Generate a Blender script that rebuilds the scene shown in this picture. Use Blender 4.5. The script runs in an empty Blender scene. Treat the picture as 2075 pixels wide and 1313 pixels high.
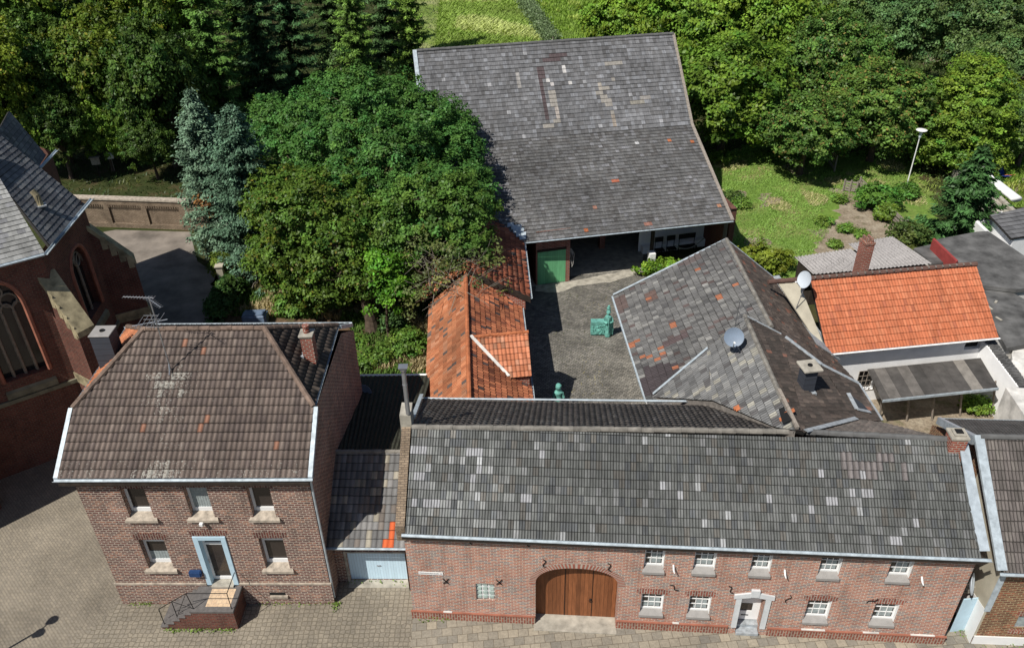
import bpy, bmesh, math, random
import numpy as np
from mathutils import Vector, Matrix, noise, geometry
S = bpy.context.scene
COL = S.collection
# ------------------------------------------------------------------ camera
F, PW, PH = 1665.0, 2075, 1313
TH = math.radians(33.3); ROLL = math.atan2(48, 2534); HC = 28.0
CP = Vector((0, 0, HC))
fwd = Vector((0, math.cos(TH), -math.sin(TH)))
r0 = Vector((1, 0, 0)); u0 = r0.cross(fwd)
RT = r0 * math.cos(-ROLL) + u0 * math.sin(-ROLL)
UP = RT.cross(fwd)
cam = bpy.data.cameras.new('camera'); co = bpy.data.objects.new('camera', cam); COL.objects.link(co)
m = Matrix((RT, UP, -fwd)).transposed().to_4x4(); m.translation = CP
co.matrix_world = m
cam.sensor_fit = 'HORIZONTAL'; cam.sensor_width = 36; cam.lens = F / PW * 36
cam.clip_start = 0.5; cam.clip_end = 2000
S.camera = co
# ------------------------------------------------------------------ light
SUN_AZ, SUN_EL = 46.0, 53.0            # azimuth towards which shadows fall (from +Y to +X), elevation
a, e = math.radians(SUN_AZ), math.radians(SUN_EL)
TOSUN = Vector((-math.sin(a) * math.cos(e), -math.cos(a) * math.cos(e), math.sin(e)))
W = bpy.data.worlds.new('World'); S.world = W; W.use_nodes = True
nt = W.node_tree; bg = nt.nodes['Background']
sky = nt.nodes.new('ShaderNodeTexSky'); sky.sky_type = 'NISHITA'; sky.sun_disc = False
sky.sun_elevation = e; sky.sun_rotation = math.atan2(TOSUN.x, TOSUN.y)
sky.air_density = 1.0; sky.dust_density = 0.6; sky.ozone_density = 1.5
nt.links.new(sky.outputs[0], bg.inputs[0]); bg.inputs[1].default_value = 0.064
sl = bpy.data.lights.new('sun', 'SUN'); sl.energy = 4.8; sl.angle = math.radians(0.53); sl.color = (1.0, 0.955, 0.88)
so = bpy.data.objects.new('sun', sl); COL.objects.link(so); so.rotation_euler = (-TOSUN).to_track_quat('-Z', 'Y').to_euler()
so.location = (-60, -60, 120)
S.view_settings.view_transform = 'Standard'; S.view_settings.look = 'None'
S.view_settings.exposure = 0.10; S.view_settings.gamma = 1.0
S.cycles.max_bounces = 6; S.cycles.transparent_max_bounces = 8

random.seed(7); RNG = np.random.default_rng(7)
# ------------------------------------------------------------------ survey helpers: site measured from the picture
def ray(x, y):
    return (fwd * F + RT * (x - PW / 2) - UP * (y - PH / 2)).normalized()
def P(x, y, z=0.0):
    d = ray(x, y); return CP + d * ((z - HC) / d.z)
def plane(a, b, c):
    n = (b - a).cross(c - a).normalized()
    if n.z < 0: n = -n
    return (a.copy(), n)
def On(px, pl):
    d = ray(*px); return CP + d * ((pl[0] - CP).dot(pl[1]) / d.dot(pl[1]))
def V(*a): return Vector(a)
# ------------------------------------------------------------------ materials
def srgb(h):
    h = h.lstrip('#'); c = [int(h[i:i + 2], 16) / 255 for i in (0, 2, 4)]
    return tuple(((v / 12.92) if v <= .04045 else ((v + .055) / 1.055) ** 2.4) for v in c)
class NT:
    def __init__(s, name):
        s.m = bpy.data.materials.new(name); s.m.use_nodes = True; s.t = s.m.node_tree
        s.b = s.t.nodes['Principled BSDF']; s.out = s.t.nodes['Material Output']
    def n(s, typ, **kw):
        o = s.t.nodes.new('ShaderNode' + typ)
        for k, v in kw.items():
            if k.startswith('i_'):
                o.inputs[k[2:].replace('_', ' ')].default_value = v
            else: setattr(o, k, v)
        return o
    def l(s, a, b): s.t.links.new(a, b)
    def mix(s, fac, a, b, mode='MIX'):
        o = s.n('MixRGB', blend_type=mode)
        for i, v in enumerate((fac, a, b)):
            if hasattr(v, 'links'): s.l(v, o.inputs[i])
            elif isinstance(v, (int, float)): o.inputs[i].default_value = v
            else: o.inputs[i].default_value = (*v[:3], 1)
        return o.outputs[0]
    def ramp(s, fac, stops):
        o = s.n('ValToRGB'); r = o.color_ramp
        while len(r.elements) < len(stops): r.elements.new(0.5)
        for e_, (p, c) in zip(r.elements, stops):
            e_.position = p; e_.color = (*c[:3], 1) if not isinstance(c, (int, float)) else (c, c, c, 1)
        s.l(fac, o.inputs[0]); return o.outputs[0]
    def coord(s, kind='Object'):
        return s.n('TexCoord').outputs[kind]
    def mapping(s, vec, scale=(1, 1, 1), rot=(0, 0, 0), loc=(0, 0, 0)):
        o = s.n('Mapping'); s.l(vec, o.inputs[0]); o.inputs['Scale'].default_value = scale
        o.inputs['Rotation'].default_value = rot; o.inputs['Location'].default_value = loc; return o.outputs[0]
    def noise(s, vec, scale, detail=4, rough=0.6):
        o = s.n('TexNoise'); s.l(vec, o.inputs['Vector']); o.inputs['Scale'].default_value = scale
        o.inputs['Detail'].default_value = detail; o.inputs['Roughness'].default_value = rough; return o.outputs['Fac']
    def bump(s, h, strength=0.5, dist=0.02):
        o = s.n('Bump'); s.l(h, o.inputs['Height']); o.inputs['Strength'].default_value = strength
        o.inputs['Distance'].default_value = dist; s.l(o.outputs[0], s.b.inputs['Normal'])
    def done(s, col, rough=0.8, metal=0.0, spec=0.3):
        if hasattr(col, 'links'): s.l(col, s.b.inputs['Base Color'])
        else: s.b.inputs['Base Color'].default_value = (*col[:3], 1)
        if hasattr(rough, 'links'): s.l(rough, s.b.inputs['Roughness'])
        else: s.b.inputs['Roughness'].default_value = rough
        s.b.inputs['Metallic'].default_value = metal; s.b.inputs['Specular IOR Level'].default_value = spec
        return s.m
def plain(name, col, rough=0.6, metal=0, var=0.15, sc=3.0, spec=.3, fine=0):
    t = NT(name); v = t.coord()
    n = t.noise(v, sc, 6)
    c = t.mix(1.0, col, t.ramp(n, [(0.3, 1 - var), (0.7, 1 + var * .6)]), 'MULTIPLY')
    if fine: t.bump(t.noise(v, fine, 3), 0.3, 0.01)
    return t.done(c, rough, metal, spec)
def attr_mat(name, rough=0.85, streak=0.25, sc=9, spec=.25, moss=None, mosscol=(.30, .29, .24)):
    t = NT(name); atn = t.n('Attribute', attribute_name='col'); at = atn.outputs['Color']
    uv = t.coord('UV')
    n1 = t.noise(t.mapping(uv, (sc, 1.2, 1)), 1.0, 5, .7)
    n2 = t.noise(uv, 34, 3, .6)
    c = t.mix(1.0, at, t.ramp(n1, [(0.25, 1 - streak), (0.75, 1 + streak * .8)]), 'MULTIPLY')
    c = t.mix(1.0, c, t.ramp(n2, [(0.3, .82), (0.7, 1.12)]), 'MULTIPLY')
    n5 = t.noise(t.mapping(uv, (1.1, .30, 1)), 1.0, 6, .72); c = t.mix(1.0, c, t.ramp(n5, [(.30, .70), (.5, 1.0), (.72, 1.10)]), 'MULTIPLY')
    if moss:
        n4 = t.noise(t.mapping(uv, (1, .7, 1)), moss[0], 4, .62)
        sm = t.n('Math', operation='MULTIPLY_ADD'); t.l(atn.outputs['Alpha'], sm.inputs[0]); sm.inputs[1].default_value = .26; t.l(n4, sm.inputs[2])
        f = t.ramp(sm.outputs[0], [(moss[1], 0), (moss[1] + .07, 1)])
        c = t.mix(f, c, mosscol)
    t.bump(n2, .25, .01)
    return t.done(c, rough, 0, spec)
def brick_mat(name, c1, c2, mortar, bw=.25, bh=.098, ms=.016, soot=.35, third=None, vertical=False):
    t = NT(name); uv = t.coord('UV')
    vec = t.mapping(uv, (1, 1, 1), (0, 0, math.pi / 2 if vertical else 0))
    wob = t.n('TexNoise'); t.l(uv, wob.inputs['Vector']); wob.inputs['Scale'].default_value = 2.2
    ad = t.n('VectorMath', operation='MULTIPLY_ADD'); t.l(wob.outputs['Color'], ad.inputs[0]); ad.inputs[1].default_value = (.03, .03, 0); t.l(vec, ad.inputs[2])
    vec = ad.outputs[0]
    b = t.n('TexBrick', offset=.5); t.l(vec, b.inputs['Vector'])
    b.inputs['Scale'].default_value = 1; b.inputs['Brick Width'].default_value = bw; b.inputs['Row Height'].default_value = bh
    b.inputs['Mortar Size'].default_value = ms; b.inputs['Mortar Smooth'].default_value = .3; b.inputs['Bias'].default_value = 0
    b.inputs['Color1'].default_value = (*c1, 1); b.inputs['Color2'].default_value = (*c2, 1); b.inputs['Mortar'].default_value = (*mortar, 1)
    c = b.outputs['Color']
    # third brick tone, chosen per brick by a cell noise of the same lattice
    if third:
        sp = t.n('SeparateXYZ'); t.l(vec, sp.inputs[0])
        ry = t.n('Math', operation='FLOOR'); d1 = t.n('Math', operation='DIVIDE'); t.l(sp.outputs[1], d1.inputs[0]); d1.inputs[1].default_value = bh; t.l(d1.outputs[0], ry.inputs[0])
        mo = t.n('Math', operation='MODULO'); t.l(ry.outputs[0], mo.inputs[0]); mo.inputs[1].default_value = 2
        ab = t.n('Math', operation='ABSOLUTE'); t.l(mo.outputs[0], ab.inputs[0])
        ml = t.n('Math', operation='MULTIPLY'); t.l(ab.outputs[0], ml.inputs[0]); ml.inputs[1].default_value = .5
        d2 = t.n('Math', operation='DIVIDE'); t.l(sp.outputs[0], d2.inputs[0]); d2.inputs[1].default_value = bw
        sm = t.n('Math', operation='ADD'); t.l(d2.outputs[0], sm.inputs[0]); t.l(ml.outputs[0], sm.inputs[1])
        rx = t.n('Math', operation='FLOOR'); t.l(sm.outputs[0], rx.inputs[0])
        cb = t.n('CombineXYZ'); t.l(rx.outputs[0], cb.inputs[0]); t.l(ry.outputs[0], cb.inputs[1])
        wn = t.n('TexWhiteNoise', noise_dimensions='2D'); t.l(cb.outputs[0], wn.inputs['Vector'])
        fac = t.ramp(wn.outputs['Value'], [(.0, 1), (third[1], 1), (third[1] + .01, 0), (1, 0)])
        inv = t.n('Math', operation='SUBTRACT'); inv.inputs[0].default_value = 1; t.l(b.outputs['Fac'], inv.inputs[1])
        f2 = t.mix(1.0, fac, inv.outputs[0], 'MULTIPLY')
        c = t.mix(f2, c, third[0])
    n = t.noise(uv, .7, 6, .65); n2 = t.noise(uv, 16, 3, .6)
    n3 = t.noise(t.mapping(uv, (2.6, .45, 1)), 1.0, 6, .7); c = t.mix(1.0, c, t.ramp(n3, [(.30, .72), (.52, 1.0), (.75, 1.10)]), 'MULTIPLY')
    c = t.mix(1.0, c, t.ramp(n, [(.25, 1 - soot), (.7, 1.12)]), 'MULTIPLY')
    c = t.mix(1.0, c, t.ramp(n2, [(.3, .8), (.7, 1.15)]), 'MULTIPLY')
    inv2 = t.n('Math', operation='SUBTRACT'); inv2.inputs[0].default_value = 1; t.l(b.outputs['Fac'], inv2.inputs[1])
    t.bump(inv2.outputs[0], .6, .012)
    return t.done(c, .88, 0, .2)
M = {}
M['brick_house'] = brick_mat('brown_brick', (.19, .075, .062), (.095, .045, .044), (.46, .38, .31), soot=.25, third=((.33, .15, .10), .22), ms=.021)
M['brick_house_side'] = M['brick_house']
M['brick_long'] = brick_mat('rose_brick', (.50, .195, .125), (.33, .135, .11), (.56, .47, .385), bw=.24, bh=.085, soot=.22, third=((.25, .20, .195), .26), ms=.017)
M['brick_plinth'] = brick_mat('plinth_brick', (.34, .115, .075), (.22, .08, .06), (.40, .32, .25), bw=.26, bh=.11, soot=.3, vertical=True, ms=.02)
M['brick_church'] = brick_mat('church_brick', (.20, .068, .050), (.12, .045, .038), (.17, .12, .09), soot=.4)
M['brick_right'] = brick_mat('tan_brick', (.25, .11, .065), (.15, .065, .045), (.42, .34, .20), bw=.27, bh=.10, third=((.34, .12, .07), .2))
M['brick_grey'] = brick_mat('yard_brick', (.36, .275, .19), (.25, .185, .125), (.17, .13, .10), bh=.09, soot=.5)
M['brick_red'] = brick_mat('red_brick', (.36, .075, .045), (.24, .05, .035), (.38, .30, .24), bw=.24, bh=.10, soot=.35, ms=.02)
M['lintel'] = brick_mat('lintel_brick', (.34, .10, .07), (.21, .075, .06), (.42, .36, .30), bw=.3, bh=.10, vertical=True, ms=.018)
M['lintel_dark'] = brick_mat('lintel_brick_dark', (.19, .065, .05), (.10, .04, .04), (.30, .24, .19), bw=.32, bh=.10, vertical=True, ms=.018)
M['tile'] = attr_mat('roof_tile')
M['tile_lichen'] = attr_mat('roof_tile_lichen', moss=(17, .675), streak=.28, mosscol=(.30, .285, .25))
M['tile_spots'] = attr_mat('roof_tile_spots', moss=(26, .70), streak=.42, mosscol=(.42, .42, .40))
M['tile_mossy'] = attr_mat('roof_tile_mossy', moss=(13, .63), streak=.4, mosscol=(.016, .014, .012))
M['zinc'] = plain('zinc', (.50, .56, .60), .5, .35, .25, 4)
M['zinc_pale'] = plain('zinc_pale', (.44, .50, .54), .5, .1, .3, 5)
M['lead'] = plain('lead_flashing', (.40, .43, .45), .6, .2, .35, 6)
M['white'] = plain('white_paint', (.80, .80, .79), .45, 0, .04, 2)
M['white_wall'] = plain('white_render', (.86, .86, .86), .8, 0, .1, 1.2, fine=30)
M['old_white'] = plain('old_white_render', (.66, .64, .60), .85, 0, .38, 1.6, fine=20)
M['beige'] = plain('beige_render', (.46, .42, .33), .85, 0, .2, 1.5, fine=25)
M['glass'] = plain('window_glass', (.028, .026, .026), .10, 0, .2, 1, spec=.5)
M['glass_dark'] = plain('window_glass_brown', (.040, .032, .028), .12, 0, .2, 1, spec=.5)
M['curtain'] = plain('curtain', (.30, .34, .34), .8, 0, .3, 8)
M['sill'] = plain('sill_stone', (.42, .36, .29), .85, 0, .45, 5, fine=30)
M['sill_grey'] = plain('sill_concrete', (.30, .285, .27), .85, 0, .15, 4, fine=40)
M['concrete'] = plain('concrete', (.40, .37, .31), .9, 0, .4, 2.5, fine=25)
M['step'] = plain('step_stone', (.135, .125, .12), .9, 0, .3, 6, fine=30)
M['blue_trim'] = plain('blue_trim', (.46, .62, .72), .5, 0, .08, 3)
M['blue_door'] = plain('blue_door', (.36, .57, .74), .5, .0, .08, 3)
M['blue_dark'] = plain('blue_plastic', (.02, .055, .15), .35, 0, .2, 3)
M['iron'] = plain('black_iron', (.014, .013, .013), .5, .3, .3, 8)
M['dark_wood'] = plain('dark_wood', (.035, .026, .02), .85, 0, .4, 4)
M['grey_wood'] = plain('grey_wood', (.30, .26, .22), .9, 0, .4, 9)
M['slate_clad'] = plain('slate_cladding', (.055, .062, .078), .5, 0, .15, 3)
M['stone'] = plain('sandstone', (.34, .29, .18), .9, 0, .6, 2.0, fine=20)
M['stone_dark'] = plain('weathered_stone', (.20, .185, .13), .9, 0, .4, 2, fine=20)
M['tracery'] = plain('window_tracery', (.24, .20, .155), .9, 0, .3, 4)
M['felt'] = plain('roofing_felt', (.12, .118, .115), .9, 0, .6, 1.1, fine=60)
M['green'] = plain('green_door', (.14, .43, .20), .6, 0, .3, 2.6)
M['bronze'] = plain('verdigris_bronze', (.16, .42, .36), .75, .1, .45, 5, fine=14)
M['steel'] = plain('steel', (.42, .43, .45), .35, .7, .15, 5)
M['dish'] = plain('dish_grey', (.20, .25, .32), .5, 0, .12, 3)
M['dish_white'] = plain('dish_white', (.52, .57, .62), .5, 0, .06, 3)
M['orange_wood'] = plain('deck_chair_wood', (.50, .18, .07), .7, 0, .2, 8)
M['bark'] = plain('bark', (.10, .072, .052), .95, 0, .55, 5, fine=12)
M['twig'] = plain('twig', (.22, .20, .16), .9, 0, .3, 6)
M['wire'] = plain('wire', (.35, .34, .32), .7, 0, .2, 6)
M['black'] = plain('black', (.012, .012, .012), .8, 0, .2, 6)
M['tan_tile'] = plain('tan_floor_tile', (.60, .44, .29), .7, 0, .1, 4)
def boards(name, c, w=.17, dark=.35, axis=0, v=.25):
    t = NT(name); uv = t.coord('UV'); sp = t.n('SeparateXYZ'); t.l(uv, sp.inputs[0])
    d = t.n('Math', operation='DIVIDE'); t.l(sp.outputs[axis], d.inputs[0]); d.inputs[1].default_value = w
    fr = t.n('Math', operation='FRACT'); t.l(d.outputs[0], fr.inputs[0]); fl = t.n('Math', operation='FLOOR'); t.l(d.outputs[0], fl.inputs[0])
    wn = t.n('TexWhiteNoise', noise_dimensions='1D'); t.l(fl.outputs[0], wn.inputs['W'])
    g = t.ramp(fr.outputs[0], [(0, dark), (.07, 1), (.93, 1), (1, dark)])
    sc = (9, 1, 1) if axis == 0 else (1, 9, 1)
    c2 = t.mix(1, c, t.ramp(wn.outputs['Value'], [(0, 1 - v), (1, 1 + v)]), 'MULTIPLY')
    c2 = t.mix(1, c2, t.ramp(t.noise(t.mapping(uv, sc), 1.5, 5), [(.3, 1 - v), (.7, 1 + v)]), 'MULTIPLY')
    c2 = t.mix(1, c2, g, 'MULTIPLY')
    t.bump(g, .5, .015); return t.done(c2, .65, 0, .3)
M['gate_wood'] = boards('gate_wood', (.225, .082, .032), .155)
M['garage_ribs'] = boards('garage_ribs', (.58, .76, .88), .115, .62, v=.04)
M['green_boards'] = boards('green_boards', (.15, .44, .21), .16, .7, v=.12)
M['fence_boards'] = boards('fence_boards', (.33, .28, .23), .16, .3)
M['clad'] = boards('slate_rows', (.05, .056, .07), .28, .5, axis=1, v=.12)
def corrugated(name, c, w=.16, stain=(.05, .045, .04), f=.5):
    t = NT(name); uv = t.coord('UV')
    n = t.noise(t.mapping(uv, (6, 1, 1)), 1.6, 7, .75); n2 = t.noise(uv, .6, 4)
    c2 = t.mix(t.ramp(n, [(f, 0), (f + .18, 1)]), c, stain)
    c2 = t.mix(1, c2, t.ramp(n2, [(.3, .75), (.7, 1.1)]), 'MULTIPLY')
    t.bump(n, .3, .01); return t.done(c2, .9, 0, .2)
M['corrug'] = corrugated('fibre_cement', (.36, .34, .33), f=.50)
M['corrug_dark'] = corrugated('fibre_cement_dark', (.065, .068, .05), stain=(.028, .026, .02), f=.42)
def felt_strips():
    t = NT('felt_strips'); uv = t.coord('UV'); sp = t.n('SeparateXYZ'); t.l(uv, sp.inputs[0])
    d = t.n('Math', operation='DIVIDE'); t.l(sp.outputs[0], d.inputs[0]); d.inputs[1].default_value = .62
    fl = t.n('Math', operation='FLOOR'); t.l(d.outputs[0], fl.inputs[0]); fr = t.n('Math', operation='FRACT'); t.l(d.outputs[0], fr.inputs[0])
    wn = t.n('TexWhiteNoise', noise_dimensions='1D'); t.l(fl.outputs[0], wn.inputs['W'])
    c = t.ramp(wn.outputs['Value'], [(0, (.06, .056, .052)), (.55, (.085, .078, .072)), (.7, (.17, .155, .14)), (1, (.25, .23, .20))])
    c = t.mix(1, c, t.ramp(t.noise(uv, 1.4, 6, .7), [(.3, .6), (.72, 1.5)]), 'MULTIPLY')
    c = t.mix(1, c, t.ramp(fr.outputs[0], [(0, .5), (.04, 1), (1, 1)]), 'MULTIPLY')
    return t.done(c, .8, 0, .3)
M['felt_strips'] = felt_strips()
def paving(name, c1, c2, mortar, bw, bh, ms, rot=0, offset=.5, dirt=.35, tint=(.9, .8, .65), voro=False, dsc=.25):
    t = NT(name); v = t.coord('Object'); vec = t.mapping(v, (1, 1, 1), (0, 0, math.radians(rot)))
    if voro:
        vo = t.n('TexVoronoi', feature='DISTANCE_TO_EDGE'); t.l(vec, vo.inputs['Vector']); vo.inputs['Scale'].default_value = 1 / bw; vo.inputs['Randomness'].default_value = .35
        vc = t.n('TexVoronoi', feature='F1'); t.l(vec, vc.inputs['Vector']); vc.inputs['Scale'].default_value = 1 / bw; vc.inputs['Randomness'].default_value = .35
        sp = t.n('SeparateColor'); t.l(vc.outputs['Color'], sp.inputs[0])
        cc = t.mix(sp.outputs[0], c1, c2); edge = t.ramp(vo.outputs['Distance'], [(0.0, 0), (ms / bw * 1.3, 1)])
        c = t.mix(edge, mortar, cc); h = edge
    else:
        b = t.n('TexBrick', offset=offset); t.l(vec, b.inputs['Vector']); b.inputs['Scale'].default_value = 1
        b.inputs['Brick Width'].default_value = bw; b.inputs['Row Height'].default_value = bh; b.inputs['Mortar Size'].default_value = ms
        b.inputs['Color1'].default_value = (*c1, 1); b.inputs['Color2'].default_value = (*c2, 1); b.inputs['Mortar'].default_value = (*mortar, 1)
        c = b.outputs['Color']; inv = t.n('Math', operation='SUBTRACT'); inv.inputs[0].default_value = 1; t.l(b.outputs['Fac'], inv.inputs[1]); h = inv.outputs[0]
    n = t.noise(v, dsc, 7, .7); n2 = t.noise(v, 9, 4, .7)
    c = t.mix(1, c, t.ramp(n, [(.3, 1 - dirt), (.68, 1.15)]), 'MULTIPLY')
    c = t.mix(1, c, t.ramp(n2, [(.3, .78), (.7, 1.16)]), 'MULTIPLY')
    t.bump(h, .4, .01); return t.done(c, .9, 0, .25)
M['pave_herring'] = paving('clinker_paving', (.30, .26, .20), (.245, .215, .17), (.16, .14, .11), .22, .11, .008, rot=45, dirt=.45)
M['pave_hex'] = paving('hexagon_paving', (.31, .27, .21), (.25, .22, .175), (.15, .13, .095), .20, .20, .022, voro=True, dirt=.38)
M['pave_slab'] = paving('slab_paving', (.37, .325, .25), (.215, .20, .17), (.15, .125, .09), .40, .36, .01, rot=-5, dirt=.35)
M['pave_cobble'] = paving('cobble_paving', (.30, .28, .245), (.155, .148, .135), (.085, .08, .065), .20, .13, .016, dirt=.55, dsc=.5)
M['pave_path'] = plain('path_asphalt', (.22, .19, .16), .95, 0, .5, .6, fine=20)
def ground(name, stops, sc=1.2, d=8, fine=18, str_=.6, sc2=6):
    t = NT(name); v = t.coord(); n = t.noise(v, sc, d, .68); n2 = t.noise(v, sc2, 5, .7)
    c = t.ramp(n, stops); c = t.mix(1, c, t.ramp(n2, [(.28, .6), (.72, 1.35)]), 'MULTIPLY')
    t.bump(t.noise(v, fine, 4), str_, .06); return t.done(c, 1.0, 0, .1)
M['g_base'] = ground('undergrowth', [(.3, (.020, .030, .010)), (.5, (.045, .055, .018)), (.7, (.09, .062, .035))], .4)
M['g_litter'] = ground('leaf_litter', [(.32, (.05, .07, .022)), (.48, (.13, .085, .05)), (.7, (.24, .155, .10))], .9)
M['g_lawn'] = ground('lawn', [(.30, (.34, .26, .15)), (.42, (.20, .24, .07)), (.54, (.13, .22, .04)), (.75, (.20, .29, .06))], .30, sc2=3)
M['g_meadow'] = ground('meadow', [(.3, (.13, .20, .04)), (.5, (.19, .26, .06)), (.64, (.32, .33, .15)), (.8, (.15, .22, .05))], .16, fine=6)
M['g_green'] = ground('far_lawn', [(.3, (.12, .19, .03)), (.7, (.17, .25, .05))], .3)
M['g_dirt'] = ground('soil', [(.3, (.12, .13, .06)), (.45, (.25, .20, .145)), (.6, (.33, .28, .21)), (.8, (.42, .36, .28))], .9)
def leafmat(name, trans=.18):
    t = NT(name); at = t.n('Attribute', attribute_name='col').outputs['Color']
    oi = t.n('ObjectInfo'); at = t.mix(1, at, t.ramp(oi.outputs['Random'], [(0, (1.0, 1.02, .95)), (.35, (1.42, 1.38, 1.2)), (.7, (1.12, 1.25, 1.25)), (1, (1.62, 1.48, 1.15))]), 'MULTIPLY'); df = t.n('BsdfDiffuse'); tr = t.n('BsdfTranslucent'); gl = t.n('BsdfGlossy'); gl.inputs['Roughness'].default_value = .45
    t.l(at, df.inputs[0]); c2 = t.mix(1, at, (1.25, 1.35, .55), 'MULTIPLY'); t.l(c2, tr.inputs[0])
    m1 = t.n('MixShader'); m1.inputs[0].default_value = trans; t.l(df.outputs[0], m1.inputs[1]); t.l(tr.outputs[0], m1.inputs[2])
    m2 = t.n('MixShader'); m2.inputs[0].default_value = .015; t.l(m1.outputs[0], m2.inputs[1]); t.l(gl.outputs[0], m2.inputs[2])
    t.l(m2.outputs[0], t.out.inputs['Surface']); return t.m
M['leaf'] = leafmat('foliage')
M['needle'] = leafmat('needles', .08)
# ------------------------------------------------------------------ object helpers
def link(o, parent=None):
    COL.objects.link(o)
    if parent is not None:
        o.parent = parent
        o.matrix_parent_inverse = Matrix.Identity(4)
        if o.type == 'MESH': o.location = -world_loc(parent)
    return o
def world_loc(o):
    v = Vector(o.location); p = o.parent
    while p is not None: v += Vector(p.location); p = p.parent
    return v
def tag(o, label=None, cat=None, group=None, kind=None):
    if label: o['label'] = label
    if cat: o['category'] = cat
    if group: o['group'] = group
    if kind: o['kind'] = kind
    return o
def thing(name, loc, label, cat, group=None):
    o = bpy.data.objects.new(name, None); o.location = loc; o.empty_display_size = .3; COL.objects.link(o)
    return tag(o, label, cat, group)
def auto_uv(me):
    n = len(me.loops)
    if not n or me.uv_layers: return
    uvl = me.uv_layers.new(name='UVMap')
    co_ = np.empty(len(me.vertices) * 3, 'f'); me.vertices.foreach_get('co', co_); co_ = co_.reshape(-1, 3)
    li = np.empty(n, 'i'); me.loops.foreach_get('vertex_index', li)
    fn = np.empty(len(me.polygons) * 3, 'f'); me.polygons.foreach_get('normal', fn); fn = fn.reshape(-1, 3)
    lt = np.empty(len(me.polygons), 'i'); me.polygons.foreach_get('loop_total', lt)
    N = np.repeat(fn, lt, axis=0); C_ = co_[li]
    flat = np.abs(N[:, 2]) > .93
    t = np.stack([-N[:, 1], N[:, 0]], 1); ln = np.linalg.norm(t, axis=1); ln[ln == 0] = 1; t /= ln[:, None]
    u = np.where(flat, C_[:, 0], (C_[:, :2] * t).sum(1))
    nz = np.sqrt(np.clip(1 - N[:, 2] ** 2, .05, 1)); v = np.where(flat, C_[:, 1], C_[:, 2] / nz)
    uvl.data.foreach_set('uv', np.stack([u, v], 1).astype('f').ravel())
class MB:
    """collects shapes, then links them as one mesh object"""
    def __init__(s): s.bm = bmesh.new()
    def face(s, pts):
        vs = [s.bm.verts.new(p) for p in pts]
        try: return s.bm.faces.new(vs)
        except ValueError: return None
    def hexa(s, b, t):
        """b, t: 4 bottom and 4 top points"""
        vb = [s.bm.verts.new(p) for p in b]; vt = [s.bm.verts.new(p) for p in t]
        s.bm.faces.new(vb[::-1]); s.bm.faces.new(vt)
        for i in range(4): s.bm.faces.new((vb[i], vb[(i + 1) % 4], vt[(i + 1) % 4], vt[i]))
    def box(s, o, ux, uy, uz):
        """o corner, three edge vectors"""
        o = Vector(o); s.hexa([o, o + ux, o + ux + uy, o + uy], [o + uz, o + ux + uz, o + ux + uy + uz, o + uy + uz])
    def cbox(s, c, sx, sy, sz, rz=0.0):
        ux = V(math.cos(rz), math.sin(rz), 0) * sx; uy = V(-math.sin(rz), math.cos(rz), 0) * sy
        s.box(Vector(c) - ux / 2 - uy / 2, ux, uy, V(0, 0, sz))
    def prism(s, pts, z0, z1):
        b = [V(p[0], p[1], z0) for p in pts]; t = [V(p[0], p[1], z1) for p in pts]
        vb = [s.bm.verts.new(p) for p in b]; vt = [s.bm.verts.new(p) for p in t]; n = len(b)
        s.bm.faces.new(vb[::-1]); s.bm.faces.new(vt)
        for i in range(n): s.bm.faces.new((vb[i], vb[(i + 1) % n], vt[(i + 1) % n], vt[i]))
    def slab(s, pts, th):
        """polygon given a thickness below its plane"""
        n = (pts[1] - pts[0]).cross(pts[2] - pts[0]).normalized()
        if n.z < 0: n = -n; pts = pts[::-1]
        vb = [s.bm.verts.new(p - n * th) for p in pts]; vt = [s.bm.verts.new(p) for p in pts]; k = len(pts)
        s.bm.faces.new(vb[::-1]); s.bm.faces.new(vt)
        for i in range(k): s.bm.faces.new((vb[i], vb[(i + 1) % k], vt[(i + 1) % k], vt[i]))
    def tube(s, pts, r, seg=6, r1=None, cap=True):
        pts = [Vector(p) for p in pts]; n = len(pts); rings = []
        for i, p in enumerate(pts):
            d = (pts[min(i + 1, n - 1)] - pts[max(i - 1, 0)]).normalized()
            a_ = d.orthogonal().normalized(); b_ = d.cross(a_)
            rr = r if r1 is None else r + (r1 - r) * i / max(1, n - 1)
            if isinstance(rr, (list, tuple)): rr = rr[i]
            rings.append([s.bm.verts.new(p + a_ * rr * math.cos(2 * math.pi * k / seg) + b_ * rr * math.sin(2 * math.pi * k / seg)) for k in range(seg)])
        for i in range(n - 1):
            # align rings by nearest vertex
            A, B = rings[i], rings[i + 1]
            sh = min(range(seg), key=lambda q: (A[0].co - B[q].co).length); B = B[sh:] + B[:sh]; rings[i + 1] = B
            for k in range(seg): s.bm.faces.new((A[k], A[(k + 1) % seg], B[(k + 1) % seg], B[k]))
        if cap: s.bm.faces.new(rings[0][::-1]); s.bm.faces.new(rings[-1])
    def lathe(s, c, prof, seg=20, axis=None):
        c = Vector(c); ax = (axis or V(0, 0, 1)).normalized(); a_ = ax.orthogonal().normalized(); b_ = ax.cross(a_); rings = []
        for r, z in prof:
            rings.append([s.bm.verts.new(c + ax * z + (a_ * math.cos(2 * math.pi * k / seg) + b_ * math.sin(2 * math.pi * k / seg)) * max(r, 1e-4)) for k in range(seg)])
        for A, B in zip(rings, rings[1:]):
            for k in range(seg): s.bm.faces.new((A[k], A[(k + 1) % seg], B[(k + 1) % seg], B[k]))
        s.bm.faces.new(rings[0][::-1]); s.bm.faces.new(rings[-1])
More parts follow.
